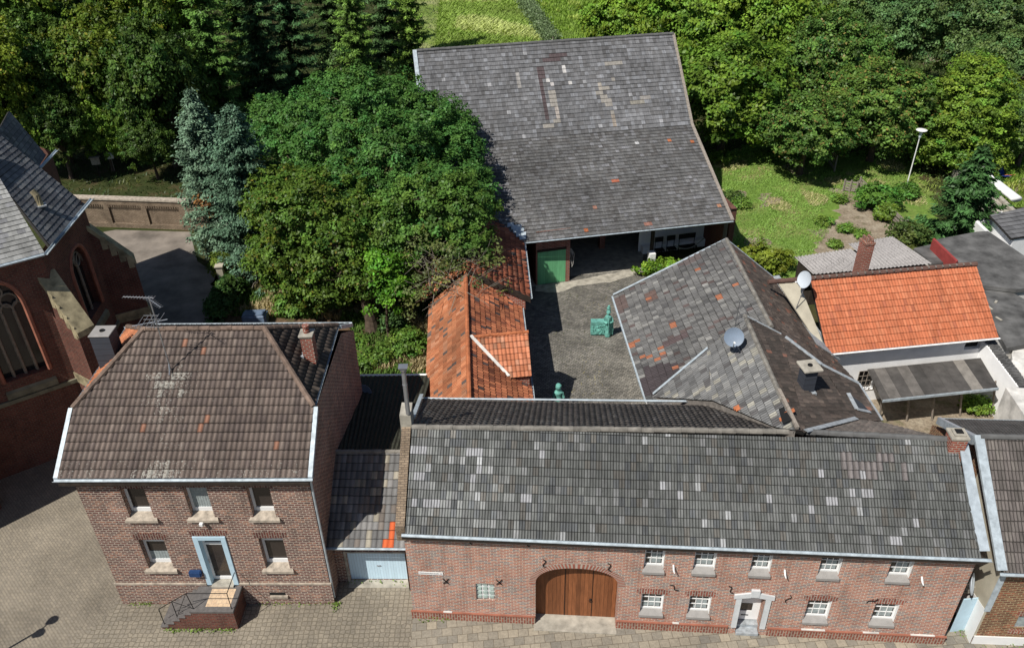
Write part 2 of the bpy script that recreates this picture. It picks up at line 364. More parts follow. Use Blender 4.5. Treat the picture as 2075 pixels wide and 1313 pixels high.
    def holed(s, outer, holes, depth=None):
        """planar polygon with holes; depth vector adds reveals round every hole"""
        loops = [outer] + holes; flat = [p for lp in loops for p in lp]
        vs = [s.bm.verts.new(p) for p in flat]
        for tri in geometry.tessellate_polygon(loops):
            try: s.bm.faces.new([vs[i] for i in tri])
            except ValueError: pass
        if depth is not None:
            for h in holes:
                for i in range(len(h)): s.face([h[i], h[(i + 1) % len(h)], h[(i + 1) % len(h)] + depth, h[i] + depth])
    def bevel(s, w=.01, seg=1):
        bmesh.ops.remove_doubles(s.bm, verts=s.bm.verts, dist=1e-5)
        bmesh.ops.bevel(s.bm, geom=[e for e in s.bm.edges if len(e.link_faces) == 2 and e.calc_face_angle(0) > .6], offset=w, segments=seg, affect='EDGES', clamp_overlap=True)
        return s
    def build(s, name, mat, parent=None, smooth=False, noise_amp=0, label=None, recalc=True):
        if recalc: bmesh.ops.recalc_face_normals(s.bm, faces=s.bm.faces)
        if noise_amp:
            for v in s.bm.verts:
                v.co += noise.noise_vector(v.co * 2.3) * noise_amp
        me = bpy.data.meshes.new(name); s.bm.to_mesh(me); s.bm.free(); auto_uv(me)
        if smooth: me.polygons.foreach_set('use_smooth', [True] * len(me.polygons))
        me.materials.append(M[mat] if isinstance(mat, str) else mat)
        o = bpy.data.objects.new(name, me); link(o, parent)
        if label: o['label'] = label
        return o
def solo(mb, name, mat, label, cat, group=None, loc=None, **kw):
    """one mesh that is a thing of its own, its origin at its base"""
    o = mb.build(name, mat, None, **kw)
    if loc is not None:
        o.data.transform(Matrix.Translation(-Vector(loc))); o.location = loc
    return tag(o, label, cat, group)
# ------------------------------------------------------------------ tiled roofs: every tile is real geometry
PROFL = {  # (position across the tile, height, colour factor of the strip that follows, darker in the grooves)
    'double': [(0, 0, .45), (.09, 1, 1), (.42, .92, .45), (.50, 0, .45), (.58, 1, .96), (.91, .92, .45), (1, 0, 1)],
    'pan': [(0, .05, .5), (.14, .0, .62), (.30, .45, .92), (.48, .95, 1), (.66, 1, 1), (.84, .7, .9), (1, .05, 1)],
    'clean': [(0, .05, .80), (.14, .0, .86), (.30, .45, .96), (.48, .95, 1), (.66, 1, 1), (.84, .7, .94), (1, .05, 1)],
    'flat1': [(0, 0, .6), (.06, 1, 1), (.5, .9, 1), (.94, 1, .6), (1, 0, 1)],
    'fine': [(0, 0, .6), (.07, 1, 1), (.27, 1, .6), (.33, .1, .6), (.40, 1, .97), (.60, 1, .6), (.66, .1, .6), (.73, 1, 1), (.93, 1, .6), (1, 0, 1)],
}
PROF = {
    # pantile: S wave
    'pan': lambda s: .5 - .5 * math.cos(2 * math.pi * s),
    # interlocking tile with a dark side joint
    'flat': lambda s: min(1.0, 9 * min(s, 1 - s)) * (.82 + .18 * math.cos(4 * math.pi * s)),
    # double roll
    'roll': lambda s: .15 + .85 * (math.sin(math.pi * s) ** 2),
    'slate': lambda s: min(1.0, 14 * min(s, 1 - s)),
}
class Roof:
    def __init__(s): s.bm = bmesh.new(); s.col = s.bm.faces.layers.float_color.new('col'); s.uv = s.bm.loops.layers.uv.new('UVMap')
    def plane(s, poly, ud, tw, th, prof, amp, colfn, step=.035, ns=6, jit=.006, seed=1, stagger=0, sag=0.0, deck=(.03, .028, .026), lich=None, top=.35, und=0.0):
        poly = [Vector(p) for p in poly]
        nrm = Vector((0, 0, 0))
        for i in range(1, len(poly) - 1): nrm += (poly[i] - poly[0]).cross(poly[i + 1] - poly[0])
        nrm.normalize()
        if nrm.z < 0: nrm = -nrm; poly = poly[::-1]
        u = (ud - nrm * ud.dot(nrm)).normalized(); v = nrm.cross(u)
        if v.z < 0: u = -u; v = nrm.cross(u)
        cen = sum(poly, Vector((0, 0, 0))) / len(poly); poly = [p - nrm * (p - cen).dot(nrm) for p in poly]
        O = poly[0]; q = [((p - O).dot(u), (p - O).dot(v)) for p in poly]
        umin, umax = min(a_[0] for a_ in q), max(a_[0] for a_ in q); vmin, vmax = min(a_[1] for a_ in q), max(a_[1] for a_ in q)
        n = len(q)
        def inside(x, y, mg):
            for i in range(n):
                x0, y0 = q[i]; x1, y1 = q[(i + 1) % n]
                L = math.hypot(x1 - x0, y1 - y0)
                if L < 1e-6: continue
                if ((x1 - x0) * (y - y0) - (y1 - y0) * (x - x0)) / L < -mg: return False
            return True
        rr = random.Random(seed)
        if prof in PROFL: prf = PROFL[prof]
        else: f = PROF[prof]; prf = [(j / ns, f(j / ns), 1.0) for j in range(ns + 1)]
        smooth_ = prof in ('pan', 'roll')
        bm = bmesh.new(); cl = bm.faces.layers.float_color.new('col'); uvl = bm.loops.layers.uv.new('UVMap')
        rows = int(math.ceil((vmax - vmin) / th)); cols = int(math.ceil((umax - umin) / tw)) + 1
        for k in range(rows):
            v0 = vmin + k * th; off = (tw * .5 if (stagger and k % 2) else 0)
            rj = rr.uniform(-.012, .012)
            for i in range(-1, cols):
                ua = umin + i * tw - off
                if not inside(ua + tw / 2, v0 + th / 2, .5 * math.hypot(tw, th) + .02): continue
                c = colfn(ua + tw / 2 - umin, v0 + th / 2 - vmin, i, k, rr)
                if c is None: continue
                jv = rj + rr.uniform(-jit, jit); jh = rr.uniform(0, jit); am = amp
                if len(c) > 3: am = c[3]
                al = lich(ua + tw / 2 - umin, v0 + th / 2 - vmin) * rr.uniform(.35, 1.25) if lich else 0.0
                lo, mid, up_, tp = [], [], [], []
                sgv = und * noise.noise(V(ua * .22, v0 * .35, seed))
                pr_k = PROFL['pan'] if len(c) > 3 else prf
                for s_, hh, dk_ in pr_k:
                    uu = ua + tw * s_; h = hh * am; sg = sgv
                    q_ = O + u * uu
                    lo.append(bm.verts.new(q_ + v * (v0 + jv) + nrm * (-.02 + sg)))
                    mid.append(bm.verts.new(q_ + v * (v0 + jv) + nrm * (step + h + jh + sg)))
                    up_.append(bm.verts.new(q_ + v * (v0 + th - .03) + nrm * (h * .95 + sg)))
                    tp.append(bm.verts.new(q_ + v * (v0 + th + .03) + nrm * (h * .9 + sg)))
                for j in range(len(pr_k) - 1):
                    f1 = bm.faces.new((lo[j], lo[j + 1], mid[j + 1], mid[j])); f2 = bm.faces.new((mid[j], mid[j + 1], up_[j + 1], up_[j])); f3 = bm.faces.new((up_[j], up_[j + 1], tp[j + 1], tp[j]))
                    g = pr_k[j][2]; f1[cl] = (c[0] * .6, c[1] * .6, c[2] * .6, 0); f2[cl] = (c[0] * g, c[1] * g, c[2] * g, al); f3[cl] = (c[0] * top, c[1] * top, c[2] * top, 0)  # riser and upper strip darkened: joint dirt and shade put into the colour
                    f2.smooth = smooth_
        for i in range(n):
            a_, b_ = poly[i], poly[(i + 1) % n]; d = (b_ - a_)
            if d.length < 1e-5: continue
            bmesh.ops.bisect_plane(bm, geom=bm.verts[:] + bm.edges[:] + bm.faces[:], dist=1e-5, plane_co=a_, plane_no=d.cross(nrm).normalized(), clear_outer=True)
        # the deck beneath the tiles
        dp = [p - nrm * (.03 + und * .6) for p in poly]; db = [p - nrm * (.14 + und * .6) for p in poly]
        vt = [bm.verts.new(p) for p in dp]; vb = [bm.verts.new(p) for p in db]
        fs = [bm.faces.new(vt), bm.faces.new(vb[::-1])] + [bm.faces.new((vb[i], vb[(i + 1) % n], vt[(i + 1) % n], vt[i])) for i in range(n)]
        for fc in fs: fc[cl] = (*deck, 0)
        for fc in bm.faces:
            for lp in fc.loops:
                d = lp.vert.co - O; lp[uvl].uv = (d.dot(u), d.dot(v))
        tmp = bpy.data.meshes.new('tmp'); bm.to_mesh(tmp); bm.free(); s.bm.from_mesh(tmp); bpy.data.meshes.remove(tmp)
        return s
    def build(s, name, mat, parent, label=None):
        me = bpy.data.meshes.new(name); s.bm.to_mesh(me); s.bm.free(); me.materials.append(M[mat])
        o = bpy.data.objects.new(name, me); link(o, parent)
        if label: o['label'] = label
        return o
def palette(cols, patch=0, patch_cols=None, psc=.6, lo=.85, hi=1.15, marks=None, seed=0, band=None):
    """cols: (weight, rgb).. ; marks: {(col,row): rgb}"""
    tot = sum(w for w, _ in cols)
    def fn(u, v, i, k, rr):
        if marks:
            for (mu, mv, ru, rv, c) in marks:
                if abs(u - mu) < ru and abs(v - mv) < rv: return c
        x = rr.random() * tot
        for w, c in cols:
            x -= w
            if x <= 0: break
        g = rr.uniform(lo, hi)
        if patch:
            nn = noise.noise(V(u * psc + seed * 7.3, v * psc * 1.3, seed * 3.1))
            g *= 1 + patch * nn
        return (c[0] * g, c[1] * g, c[2] * g)
    return fn
def ridge(mb, p, q, r=.11, seg=.36, col=None):
    p, q = Vector(p), Vector(q); L = (q - p).length; n = max(1, int(L / seg)); d = (q - p) / n
    for i in range(n):
        a_ = p + d * i; b_ = a_ + d * 1.06; w = random.uniform(-.008, .008)
        mb.tube([a_ + V(0, 0, w), b_ + V(0, 0, w)], r * .93, 8, r1=r * 1.08)
def gutter(mb, p, q, r=.065, drop=.0):
    p, q = Vector(p) - V(0, 0, drop), Vector(q) - V(0, 0, drop); d = (q - p).normalized(); sd = V(0, 0, 1).cross(d).normalized()
    pr = [(math.cos(math.pi + math.pi * k / 6) * r, math.sin(math.pi + math.pi * k / 6) * r) for k in range(7)] + [(r * .88, 0)] + [(math.cos(2 * math.pi - math.pi * k / 6) * r * .85, math.sin(2 * math.pi - math.pi * k / 6) * r * .85) for k in range(1, 6)] + [(-r * .88, 0)]
    A = [mb.bm.verts.new(p + sd * x + V(0, 0, z)) for x, z in pr]; B = [mb.bm.verts.new(q + sd * x + V(0, 0, z)) for x, z in pr]; n = len(pr)
    for i in range(n): mb.bm.faces.new((A[i], A[(i + 1) % n], B[(i + 1) % n], B[i]))
# ------------------------------------------------------------------ facade frame
def each(name, mat, parent, fn, items):
    for it in items:
        mb = MB(); fn(mb, *it); mb.build(name, mat, parent)
class Facade:
    def __init__(s, p, q, z0=0.0):
        s.o = V(p[0], p[1], z0); s.u = (V(q[0], q[1], 0) - V(p[0], p[1], 0)).normalized(); s.out = s.u.cross(V(0, 0, 1)).normalized()
        s.L = (V(q[0], q[1], 0) - V(p[0], p[1], 0)).length; s.pl = (s.o.copy(), s.out)
    def __call__(s, u, z, out=0.0): return s.o + s.u * u + V(0, 0, z) + s.out * out
    def px(s, x, y, out=0.0):
        p = On((x, y), (s.o + s.out * out, s.out)); d = p - s.o; return d.dot(s.u), d.z
    def rect(s, u0, u1, z0, z1, out=0): return [s(u0, z0, out), s(u1, z0, out), s(u1, z1, out), s(u0, z1, out)]
    def box(s, mb, u0, u1, z0, z1, o0, o1):
        mb.hexa([s(u0, z0, o0), s(u1, z0, o0), s(u1, z0, o1), s(u0, z0, o1)], [s(u0, z1, o0), s(u1, z1, o0), s(u1, z1, o1), s(u0, z1, o1)])
def window(fc, parent, u0, u1, z0, z1, depth=.17, nx=0, ny=0, fw=.07, frame='white', pane='glass', sill='sill', sill_w=.12, bar=.03, curtain=None, transom=None, sill_out=.10, lintel=None, lint_h=.26):
    f = MB(); o0, o1 = -depth - .05, -depth
    fb_ = fw * (1.25 if nx else 1.9)
    fc.box(f, u0, u0 + fw, z0, z1, o0, o1); fc.box(f, u1 - fw, u1, z0, z1, o0, o1)
    fc.box(f, u0 + fw, u1 - fw, z0, z0 + fb_, o0, o1 + .012); fc.box(f, u0 + fw, u1 - fw, z1 - fw, z1, o0, o1)
    iu0, iu1, iz0, iz1 = u0 + fw, u1 - fw, z0 + fb_, z1 - fw
    for i in range(1, nx):
        x = iu0 + (iu1 - iu0) * i / nx; fc.box(f, x - bar / 2, x + bar / 2, iz0, iz1, o0 + .01, o1 - .006)
    for i in range(1, ny):
        z = iz0 + (iz1 - iz0) * i / ny; fc.box(f, iu0, iu1, z - bar / 2, z + bar / 2, o0 + .01, o1 - .009)
    if transom: fc.box(f, iu0, iu1, z0 + (z1 - z0) * transom - .04, z0 + (z1 - z0) * transom + .04, o0 + .01, o1 + .01)
    w = f.build('window', frame, parent)
    g = MB(); g.face(fc.rect(u0 + fw * .5, u1 - fw * .5, z0 + fw * .5, z1 - fw * .5, -depth - .035)); g.build('pane', pane, w)
    if curtain:
        g = MB(); n = 14
        for i in range(n):
            a_ = iu0 + (iu1 - iu0) * i / n; b_ = iu0 + (iu1 - iu0) * (i + 1) / n; o = -depth - .012 - .010 * (i % 2); o2 = -depth - .012 - .010 * ((i + 1) % 2)
            zt = iz0 + (iz1 - iz0) * curtain
            g.face([fc(a_, iz0, o), fc(b_, iz0, o2), fc(b_, zt, o2), fc(a_, zt, o)])
        g.build('curtain', 'curtain', w)
    if sill:
        g = MB(); a_, b_ = u0 - .0, u1 + .0
        g.hexa([fc(a_, z0 - .20, -depth), fc(b_, z0 - .20, -depth), fc(b_ + sill_w, z0 - .27, sill_out), fc(a_ - sill_w, z0 - .27, sill_out)],
               [fc(a_, z0 + .01, -depth - .005), fc(b_, z0 + .01, -depth - .005), fc(b_ + sill_w, z0 - .15, sill_out), fc(a_ - sill_w, z0 - .15, sill_out)])
        g.build('sill', sill, w)
    if lintel:
        g = MB(); n = 7; e_ = .14
        pts = [fc(u0 - e_ + (u1 - u0 + 2 * e_) * i / n, z1 + .004 + .05 * math.sin(math.pi * i / n) * 0, .006) for i in range(n + 1)] + [fc(u1 + e_ * 1.5 - (u1 - u0 + 3 * e_) * i / n, z1 + lint_h + .07 * math.sin(math.pi * i / n), .006) for i in range(n + 1)]
        g.face(pts); g.build('lintel', lintel, w)
    return w
def wall_box(mb, pts, z0, z1):
    """vertical walls round a footprint, no top or bottom"""
    n = len(pts)
    for i in range(n):
        a_, b_ = pts[i], pts[(i + 1) % n]; mb.face([V(a_[0], a_[1], z0), V(b_[0], b_[1], z0), V(b_[0], b_[1], z1), V(a_[0], a_[1], z1)])
def chimney(parent, c, w, d, z0, z1, rz, mat, cap='concrete', cap_h=.09, over=.06, flue=True, name='chimney'):
    mb = MB(); mb.cbox((c[0], c[1], z0), w, d, z1 - z0, rz); ch = mb.build(name, mat, parent)
    mb = MB(); mb.cbox((c[0], c[1], z1), w + over * 2, d + over * 2, cap_h, rz); mb.bevel(.012); mb.build('chimney_cap', cap, ch)
    if flue:
        mb = MB(); mb.lathe((c[0], c[1], z1 + cap_h - .01), [(.10, 0), (.10, .05), (.075, .05), (.075, .015)], 14); mb.build('flue', 'black', ch)
    return ch
def dish(loc, face, r, mast_from, label, mat='dish', group=None, arm=True):
    """satellite dish: reflector facing `face`, standing on a mast"""
    face = face.normalized(); t = thing('satellite_dish', mast_from, label, 'satellite dish', group); loc = Vector(loc)
    mb = MB(); n = 9; prof = [(r * i / n, .22 * r * (i / n) ** 2) for i in range(n + 1)]
    prof2 = [(r * i / n, .22 * r * (i / n) ** 2 - .02) for i in range(n, -1, -1)]
    mb.lathe(loc, [(max(a_, .001), b_) for a_, b_ in prof] + [(max(a_, .001), b_) for a_, b_ in prof2], 28, face); mb.build('reflector', mat, t, smooth=False)
    mb = MB(); mb.tube([Vector(mast_from), loc - face * .12 - V(0, 0, .1), loc - face * .03], .028, 8); mb.build('mast', 'steel', t)
    if arm:
        dn = (V(0, 0, -1) - face * V(0, 0, -1).dot(face)).normalized()
        mb = MB(); e_ = loc + dn * r * .98 + face * .1; f_ = loc + face * r * 1.15 + dn * r * .45; mb.tube([e_, f_], .018, 6); a = mb.build('arm', 'wire', t)
        mb = MB(); mb.lathe(f_, [(.04, -.07), (.05, 0), (.05, .05), (.02, .06)], 10, -face); mb.build('receiver', 'white', t)
    return t
# ================================================================== GROUND
def sheet(name, pts, z, mat, kind='structure', rough=0):
    if rough:
        q = []; n = len(pts)
        for i in range(n):
            a_, b_ = Vector(pts[i]).to_3d(), Vector(pts[(i + 1) % n]).to_3d(); k = max(1, int((b_ - a_).length / .35)); s_ = (b_ - a_).orthogonal() if False else V(-(b_ - a_).y, (b_ - a_).x, 0).normalized()
            for j in range(k): p = a_.lerp(b_, j / k); q.append(p + s_ * rough * (noise.noise(p * 1.1) + .6 * noise.noise(p * 3.1)))
        pts = q
    mb = MB(); mb.face([V(p[0], p[1], z) for p in pts]); 
    o = mb.build(name, mat, None, recalc=False)
    if o.data.polygons and o.data.polygons[0].normal.z < 0: o.data.flip_normals()
    return tag(o, kind=kind)
def G(*px): return [P(x, y)[:2] for x, y in px]
sheet('ground', [(-400, -60), (400, -60), (400, 700), (-400, 700)], 0, 'g_base')
sheet('street', [(-60, 5), (-18.5, 19.2), (-16.6, 21.6), (-16.6, 32), (-19, 40), (-25, 43), (-27, 30), (-60, 30)], .004, 'pave_herring')
sheet('street_forecourt', [(-60, 5), (-4.2, 5), (-4.2, 23.2), (-7.6, 23.2), (-7.6, 23.0), (-16.6, 23.0), (-16.6, 21.6), (-18.5, 19.2)], .008, 'pave_hex')
sheet('pavement', [(-4.2, 5), (60, 5), (60, 17.0), (18, 19.9), (16.2, 22.5), (-4.2, 22.5)], .006, 'pave_slab')
sheet('courtyard', [(-.6, 24), (12, 24), (9.8, 50), (9.5, 58), (-4, 56), (-.6, 46)], .006, 'pave_cobble')
sheet('churchyard_path', G((60, 820), (210, 470), (235, 466), (385, 470), (400, 530), (440, 555), (450, 700), (300, 860)), .005, 'pave_path')
sheet('garden_bed', G((430, 560), (560, 500), (900, 560), (870, 800), (440, 800)), .005, 'g_litter', rough=.5)
sheet('lawn', G((1440, 620), (1440, 330), (1530, 285), (1700, 320), (1760, 300), (1830, 300), (1900, 420), (1890, 540), (1620, 580)), .005, 'g_lawn', rough=.8)
sheet('meadow', G((820, 130), (840, -60), (1045, -60), (1125, 110), (1200, 160), (820, 160)), .006, 'g_meadow', rough=1.5)
sheet('far_lawn', G((1125, 110), (1045, -60), (1260, -60), (1260, 110)), .007, 'g_green')
sheet('side_lawn', G((1960, 420), (1960, 240), (2200, 200), (2300, 520), (2075, 420)), .006, 'g_green')
sheet('soil_bed', G((1690, 380), (1740, 400), (1830, 470), (1880, 560), (1660, 540), (1650, 470), (1700, 440)), .009, 'g_dirt', rough=.9)
sheet('courtyard_apron', G((1085, 590), (1085, 578), (1150, 571), (1292, 545), (1292, 556), (1235, 572), (1170, 580), (1130, 594)), .016, 'concrete', rough=.12)
sheet('sand_patch', G((1470, 395), (1500, 385), (1520, 400), (1500, 412), (1478, 408)), .010, 'g_dirt', rough=.5)
sheet('sand_patch', G((1500, 490), (1530, 478), (1560, 488), (1545, 502), (1512, 503)), .010, 'g_dirt', rough=.5)
sheet('sand_patch', G((1580, 340), (1600, 325), (1650, 345), (1620, 358)), .010, 'g_dirt', rough=.6)
sheet('sand_patch', G((1530, 400), (1560, 392), (1580, 408), (1550, 420)), .010, 'g_dirt', rough=.7)
sheet('sand_patch', G((2030, 380), (2100, 350), (2150, 420), (2060, 405)), .010, 'g_dirt')
sheet('bare_ground', G((1870, 130), (1890, 80), (1925, 85), (1905, 125)), .012, 'g_dirt')
sheet('bare_ground', G((1590, 25), (1600, 5), (1680, 5), (1680, 28)), .012, 'g_dirt')
sheet('yard', G((1650, 940), (1780, 830), (2075, 800), (2140, 960)), .010, 'g_dirt')
sheet('threshold', G((1083, 1245), (1262, 1245), (1258, 1275), (1085, 1262)), .012, 'concrete')
sheet('barn_floor', G((1065, 585), (1155, 560), (1300, 545), (1310, 470), (1065, 470)), .012, 'concrete')
# ================================================================== DETACHED BRICK HOUSE
H1 = Facade((-16.22, 22.22), (-7.54, 22.02)); hd = -H1.out          # depth direction
hx = H1.u
house = thing('brick_house', H1(4.3, 0), 'two-storey brown brick house with half-hipped brown pantile roof and blue front door', 'house')
E1 = 7.2; eL = P(117, 970, E1); eR = P(624, 968, E1); D1 = 10.09
dep = (P(708, 657, E1) - eR).normalized()
def h1pt(base, t, z): return V(base.x + dep.x * t, base.y + dep.y * t, z)
ZR = 10.3; zr_t = D1 / 2; sl = (ZR - E1) / zr_t
tf = (8.6 - E1) / sl; hipFL = h1pt(eL, tf, 8.6); hipFR = h1pt(eR, tf, 8.6); hipRL = h1pt(eL, D1 - tf, 8.6); hipRR = h1pt(eR, D1 - tf, 8.6)
rdL = h1pt(eL, zr_t, ZR) + hx * 2.15; rdR = h1pt(eR, zr_t, ZR) - hx * 2.2
bL = h1pt(eL, D1, E1); bR = h1pt(eR, D1, E1)
wins = {}
W_ = [((241, 990), (290.5, 988), (257.5, 1047)), ((369, 987.6), (417, 987), (384, 1046)), ((497.4, 987.6), (545, 987), (510, 1046)),
      ((279.5, 1093), (331, 1092), (298, 1150)), ((523, 1090), (573, 1091), (538, 1150))]
holes = []; spec = []
for tl, tr, bl in W_:
    u0, z1 = H1.px(*tl); u1, _ = H1.px(*tr); _, z0 = H1.px(*bl); z0 += .06
    spec.append((u0, u1, z0, z1)); holes.append(H1.rect(u0, u1, z0 - .17, z1))
du0, dz1 = H1.px(389, 1086); du1, _ = H1.px(456, 1085); _, dz0 = H1.px(440, 1183)
holes.append(H1.rect(du0 + .14, du1 - .14, dz0 - .02, dz1 - .13))
mb = MB(); L1 = H1.L; DW = 9.6
mb.holed([H1(0, 0), H1(L1, 0), H1(L1, 7.05), H1(0, 7.05)], holes, hd * .30)
pr_ = [(0, 7.05), (tf - .45, 8.35), (DW - tf + .1, 8.35), (DW, 7.05)]
for x0 in (0, L1):
    b = H1(x0, 0)
    mb.face([b, b + hd * DW, b + hd * DW + V(0, 0, 7.05), b + hd * (DW - tf + .1) + V(0, 0, 8.35), b + hd * (tf - .35) + V(0, 0, 8.35), b + V(0, 0, 7.05)])
mb.face([H1(0, 0) + hd * DW, H1(L1, 0) + hd * DW, H1(L1, 7.05) + hd * DW, H1(0, 7.05) + hd * DW])
wall = mb.build('wall', 'brick_house', house, recalc=False)
mb = MB(); each('plinth', 'brick_house', house, lambda m, a, b: H1.box(m, a, b, 0, dz0 + .02, 0, .05), ((-.05, du0 - .02), (du1 + .02, L1 + .05)))
each('plinth_band', 'sill', house, lambda m, a, b: H1.box(m, a, b, dz0 + .023, dz0 + .10, 0, .075), ((-.07, du0 - .02), (du1 + .02, L1 + .07)))
for i, (u0, u1, z0, z1) in enumerate(spec):
    window(H1, house, u0, u1, z0, z1, depth=.25, fw=.10, pane='glass_dark', sill='sill', sill_w=.16, curtain=(1.0 if i == 1 else (.35 if i == 3 else None)),
           transom=(.80 if i > 2 else None), sill_out=.12, lintel='lintel_dark', lint_h=.30)
# door
mb = MB(); H1.box(mb, du0, du0 + .20, dz0, dz1, -.28, .05); H1.box(mb, du1 - .20, du1, dz0, dz1, -.28, .05); H1.box(mb, du0 + .2, du1 - .2, dz1 - .20, dz1, -.28, .05)
mb.bevel(.01); dr = mb.build('door_surround', 'blue_trim', house)
mb = MB(); a0, a1 = du0 + .2, du1 - .2; zt = dz1 - .2; o0, o1 = -.27, -.22
H1.box(mb, a0, a0 + .09, dz0 + .06, zt, o0, o1); H1.box(mb, a1 - .09, a1, dz0 + .06, zt, o0, o1); H1.box(mb, a0 + .09, a1 - .09, dz0 + .06, dz0 + .22, o0, o1)
H1.box(mb, a0 + .09, a1 - .09, zt - .08, zt, o0, o1); H1.box(mb, a0 + .09, a1 - .09, zt - .50, zt - .38, o0, o1 + .01)
door = mb.build('door', 'white', house)
mb = MB(); mb.face(H1.rect(a0 + .04, a1 - .04, dz0 + .1, zt - .04, -.25)); mb.build('pane', 'glass_dark', door)
mb = MB(); mb.tube([H1(a0 + .05, dz0 + 1.05, -.2), H1(a0 + .05, dz0 + 1.25, -.2)], .015, 6); mb.build('handle', 'steel', door)
mb = MB(); mb.face([H1(du0 - .05, dz1 + .01, .006), H1(du1 + .05, dz1 + .01, .006), H1(du1 + .12, dz1 + .26, .006), H1((du0 + du1) / 2, dz1 + .36, .006), H1(du0 - .12, dz1 + .26, .006)]); mb.build('lintel', 'lintel_dark', house)
cu, cz = H1.px(563, 1201); mb = MB(); H1.box(mb, cu - .32, cu + .32, cz - .09, cz + .10, .045, .056); mb.build('cellar_vent', 'black', house)
mb = MB(); H1.box(mb, cu - .3, cu + .42, cz - .17, cz - .06, .03, .14); mb.build('vent_sill', 'sill', house)
# roof
brown = [(10, (.158, .122, .104)), (5, (.132, .102, .09)), (3, (.19, .15, .128)), (.03, (.34, .16, .09))]
rf = Roof()
def mk(pl, o, u, spots, col, ru=.16, rv=.18):
    out = []
    for s_ in spots:
        p = On(s_, pl); out.append(p)
    return out
fpl = plane(eL, eR, rdR)
om = []
uF = (eR - eL).normalized(); nF = fpl[1]; vF = nF.cross(uF)
lb_ = On((347, 760), fpl) - eL; lu, lv = lb_.dot(uF), lb_.dot(vF)
def lich1(u, v):
    a_ = math.exp(-((u - lu) / .9) ** 2 - ((v - lv + .3) / .8) ** 2) * .95 + (.45 * math.exp(-((u - lu - .3) / .8) ** 2) if v < lv else 0)
    a_ += .42 * math.exp(-(v / .8) ** 2) + .12
    return min(1, a_) * (.75 + .5 * noise.noise(V(u * 1.7, v * 1.7, 0)))
for s_ in ((375, 693), (417, 713), (289, 870), (421, 850), (405, 873), (560, 902)):
    p = On(s_, fpl) - eL; om.append((p.dot(uF), p.dot(vF), .10, .15, (.30, .15, .10)))
rf.plane([eL, eR, hipFR, rdR, rdL, hipFL], uF, .195, .345, 'pan', .045, palette(brown, .2, marks=om, seed=2, lo=.9, hi=1.1), step=.03, seed=3, lich=lich1, und=.03)
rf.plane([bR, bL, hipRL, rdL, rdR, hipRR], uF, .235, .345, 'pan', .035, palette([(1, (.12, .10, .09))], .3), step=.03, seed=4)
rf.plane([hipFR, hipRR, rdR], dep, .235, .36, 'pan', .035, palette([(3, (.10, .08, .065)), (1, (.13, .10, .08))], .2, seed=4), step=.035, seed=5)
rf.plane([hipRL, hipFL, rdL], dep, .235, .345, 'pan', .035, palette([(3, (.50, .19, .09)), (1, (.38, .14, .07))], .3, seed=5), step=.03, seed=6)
roof1 = rf.build('roof', 'tile_lichen', house)
M['ridge_brown'] = plain('ridge_tile_brown', (.19, .135, .105), .9, 0, .55, 3.2)
M['ridge_grey'] = plain('ridge_tile_grey', (.22, .205, .18), .9, 0, .45, 3.0)
mb = MB(); up = V(0, 0, .06)
each('ridge_tiles', 'ridge_brown', roof1, lambda m, p, q: ridge(m, p + up, q + up, .105, .42), ((rdL, rdR), (hipFL, rdL), (hipFR, rdR), (hipRR, rdR), (hipRL, rdL)))
mb = MB()
def barge(mb, p, q, h=.2, w=.20, up=.05, side=None):
    d = (q - p).normalized(); s_ = side if side is not None else d.cross(V(0, 0, 1)).normalized()
    mb.box(p + V(0, 0, up), q - p, s_ * w, V(0, 0, -h))
each('bargeboard', 'zinc_pale', roof1, lambda m, a, b, s: barge(m, a, b, side=s, w=.16), ((eL, hipFL, -hx), (eR, hipFR, hx), (bR, hipRR, hx), (bL, hipRL, -hx)))
each('gutter', 'zinc_pale', roof1, gutter, ((eL - hx * .16 - dep * .06, eR + hx * .16 - dep * .06, .075, .02), (bL + dep * .06, bR + hx * .1 + dep * .06, .085, -.03), (hipFL - hx * .05, hipRL - hx * .05, .05), (hipFR + hx * .03, hipRR + hx * .03, .05)))
mb = MB(); H1.box(mb, -.35, L1 + .1, 6.93, 7.05, .003, .32); mb.build('soffit', 'dark_wood', roof1)
mb = MB(); c = H1(L1 + .055, 0, -.06); mb.tube([eR + hx * .0 - V(0, 0, .1), c + V(0, 0, 6.75), c + V(0, 0, 1.3), c + V(0, 0, .3)], .045, 8); mb.build('downpipe', 'zinc', house)
# chimneys: foot on the half hips
zc = 8.65
pcl = P(217, 745, 8.5)
def zat(px, y):
    d = ray(*px); return HC + d.z * (y - CP.y) / d.y
hpl_ = plane(hipFL, rdL, hipRL); hpr_ = plane(hipFR, hipRR, rdR)
lb2 = On((212, 744), hpl_); lzt = zat((200, 683), lb2.y); lc = P(200, 683, lzt)
chimney(roof1, (lc.x + .0, lc.y + .36), .76, .72, lb2.z - .6, lzt, 0, 'clad', cap='sill_grey', cap_h=.05, over=.03)
rb2 = On((624, 731), hpr_); rzt = zat((619, 684), rb2.y); rc = P(619, 684, rzt); chimney(roof1, (rc.x + .0, rc.y + .24), .46, .46, rb2.z - .5, rzt, 0, 'brick_red', cap='concrete', cap_h=.08, over=.05, flue=False)
mb = MB(); mb.lathe((rc.x, rc.y + .26, rzt + .07), [(.12, 0), (.13, .12), (.10, .16), (.14, .3), (.14, .34)], 12); mb.build('chimney_pot', 'brick_red', roof1)
mb = MB(); mb.cbox((rb2.x - .28, rb2.y + .1, rb2.z + .12), .25, .35, .12, .2); mb.build('flashing', 'lead', roof1)
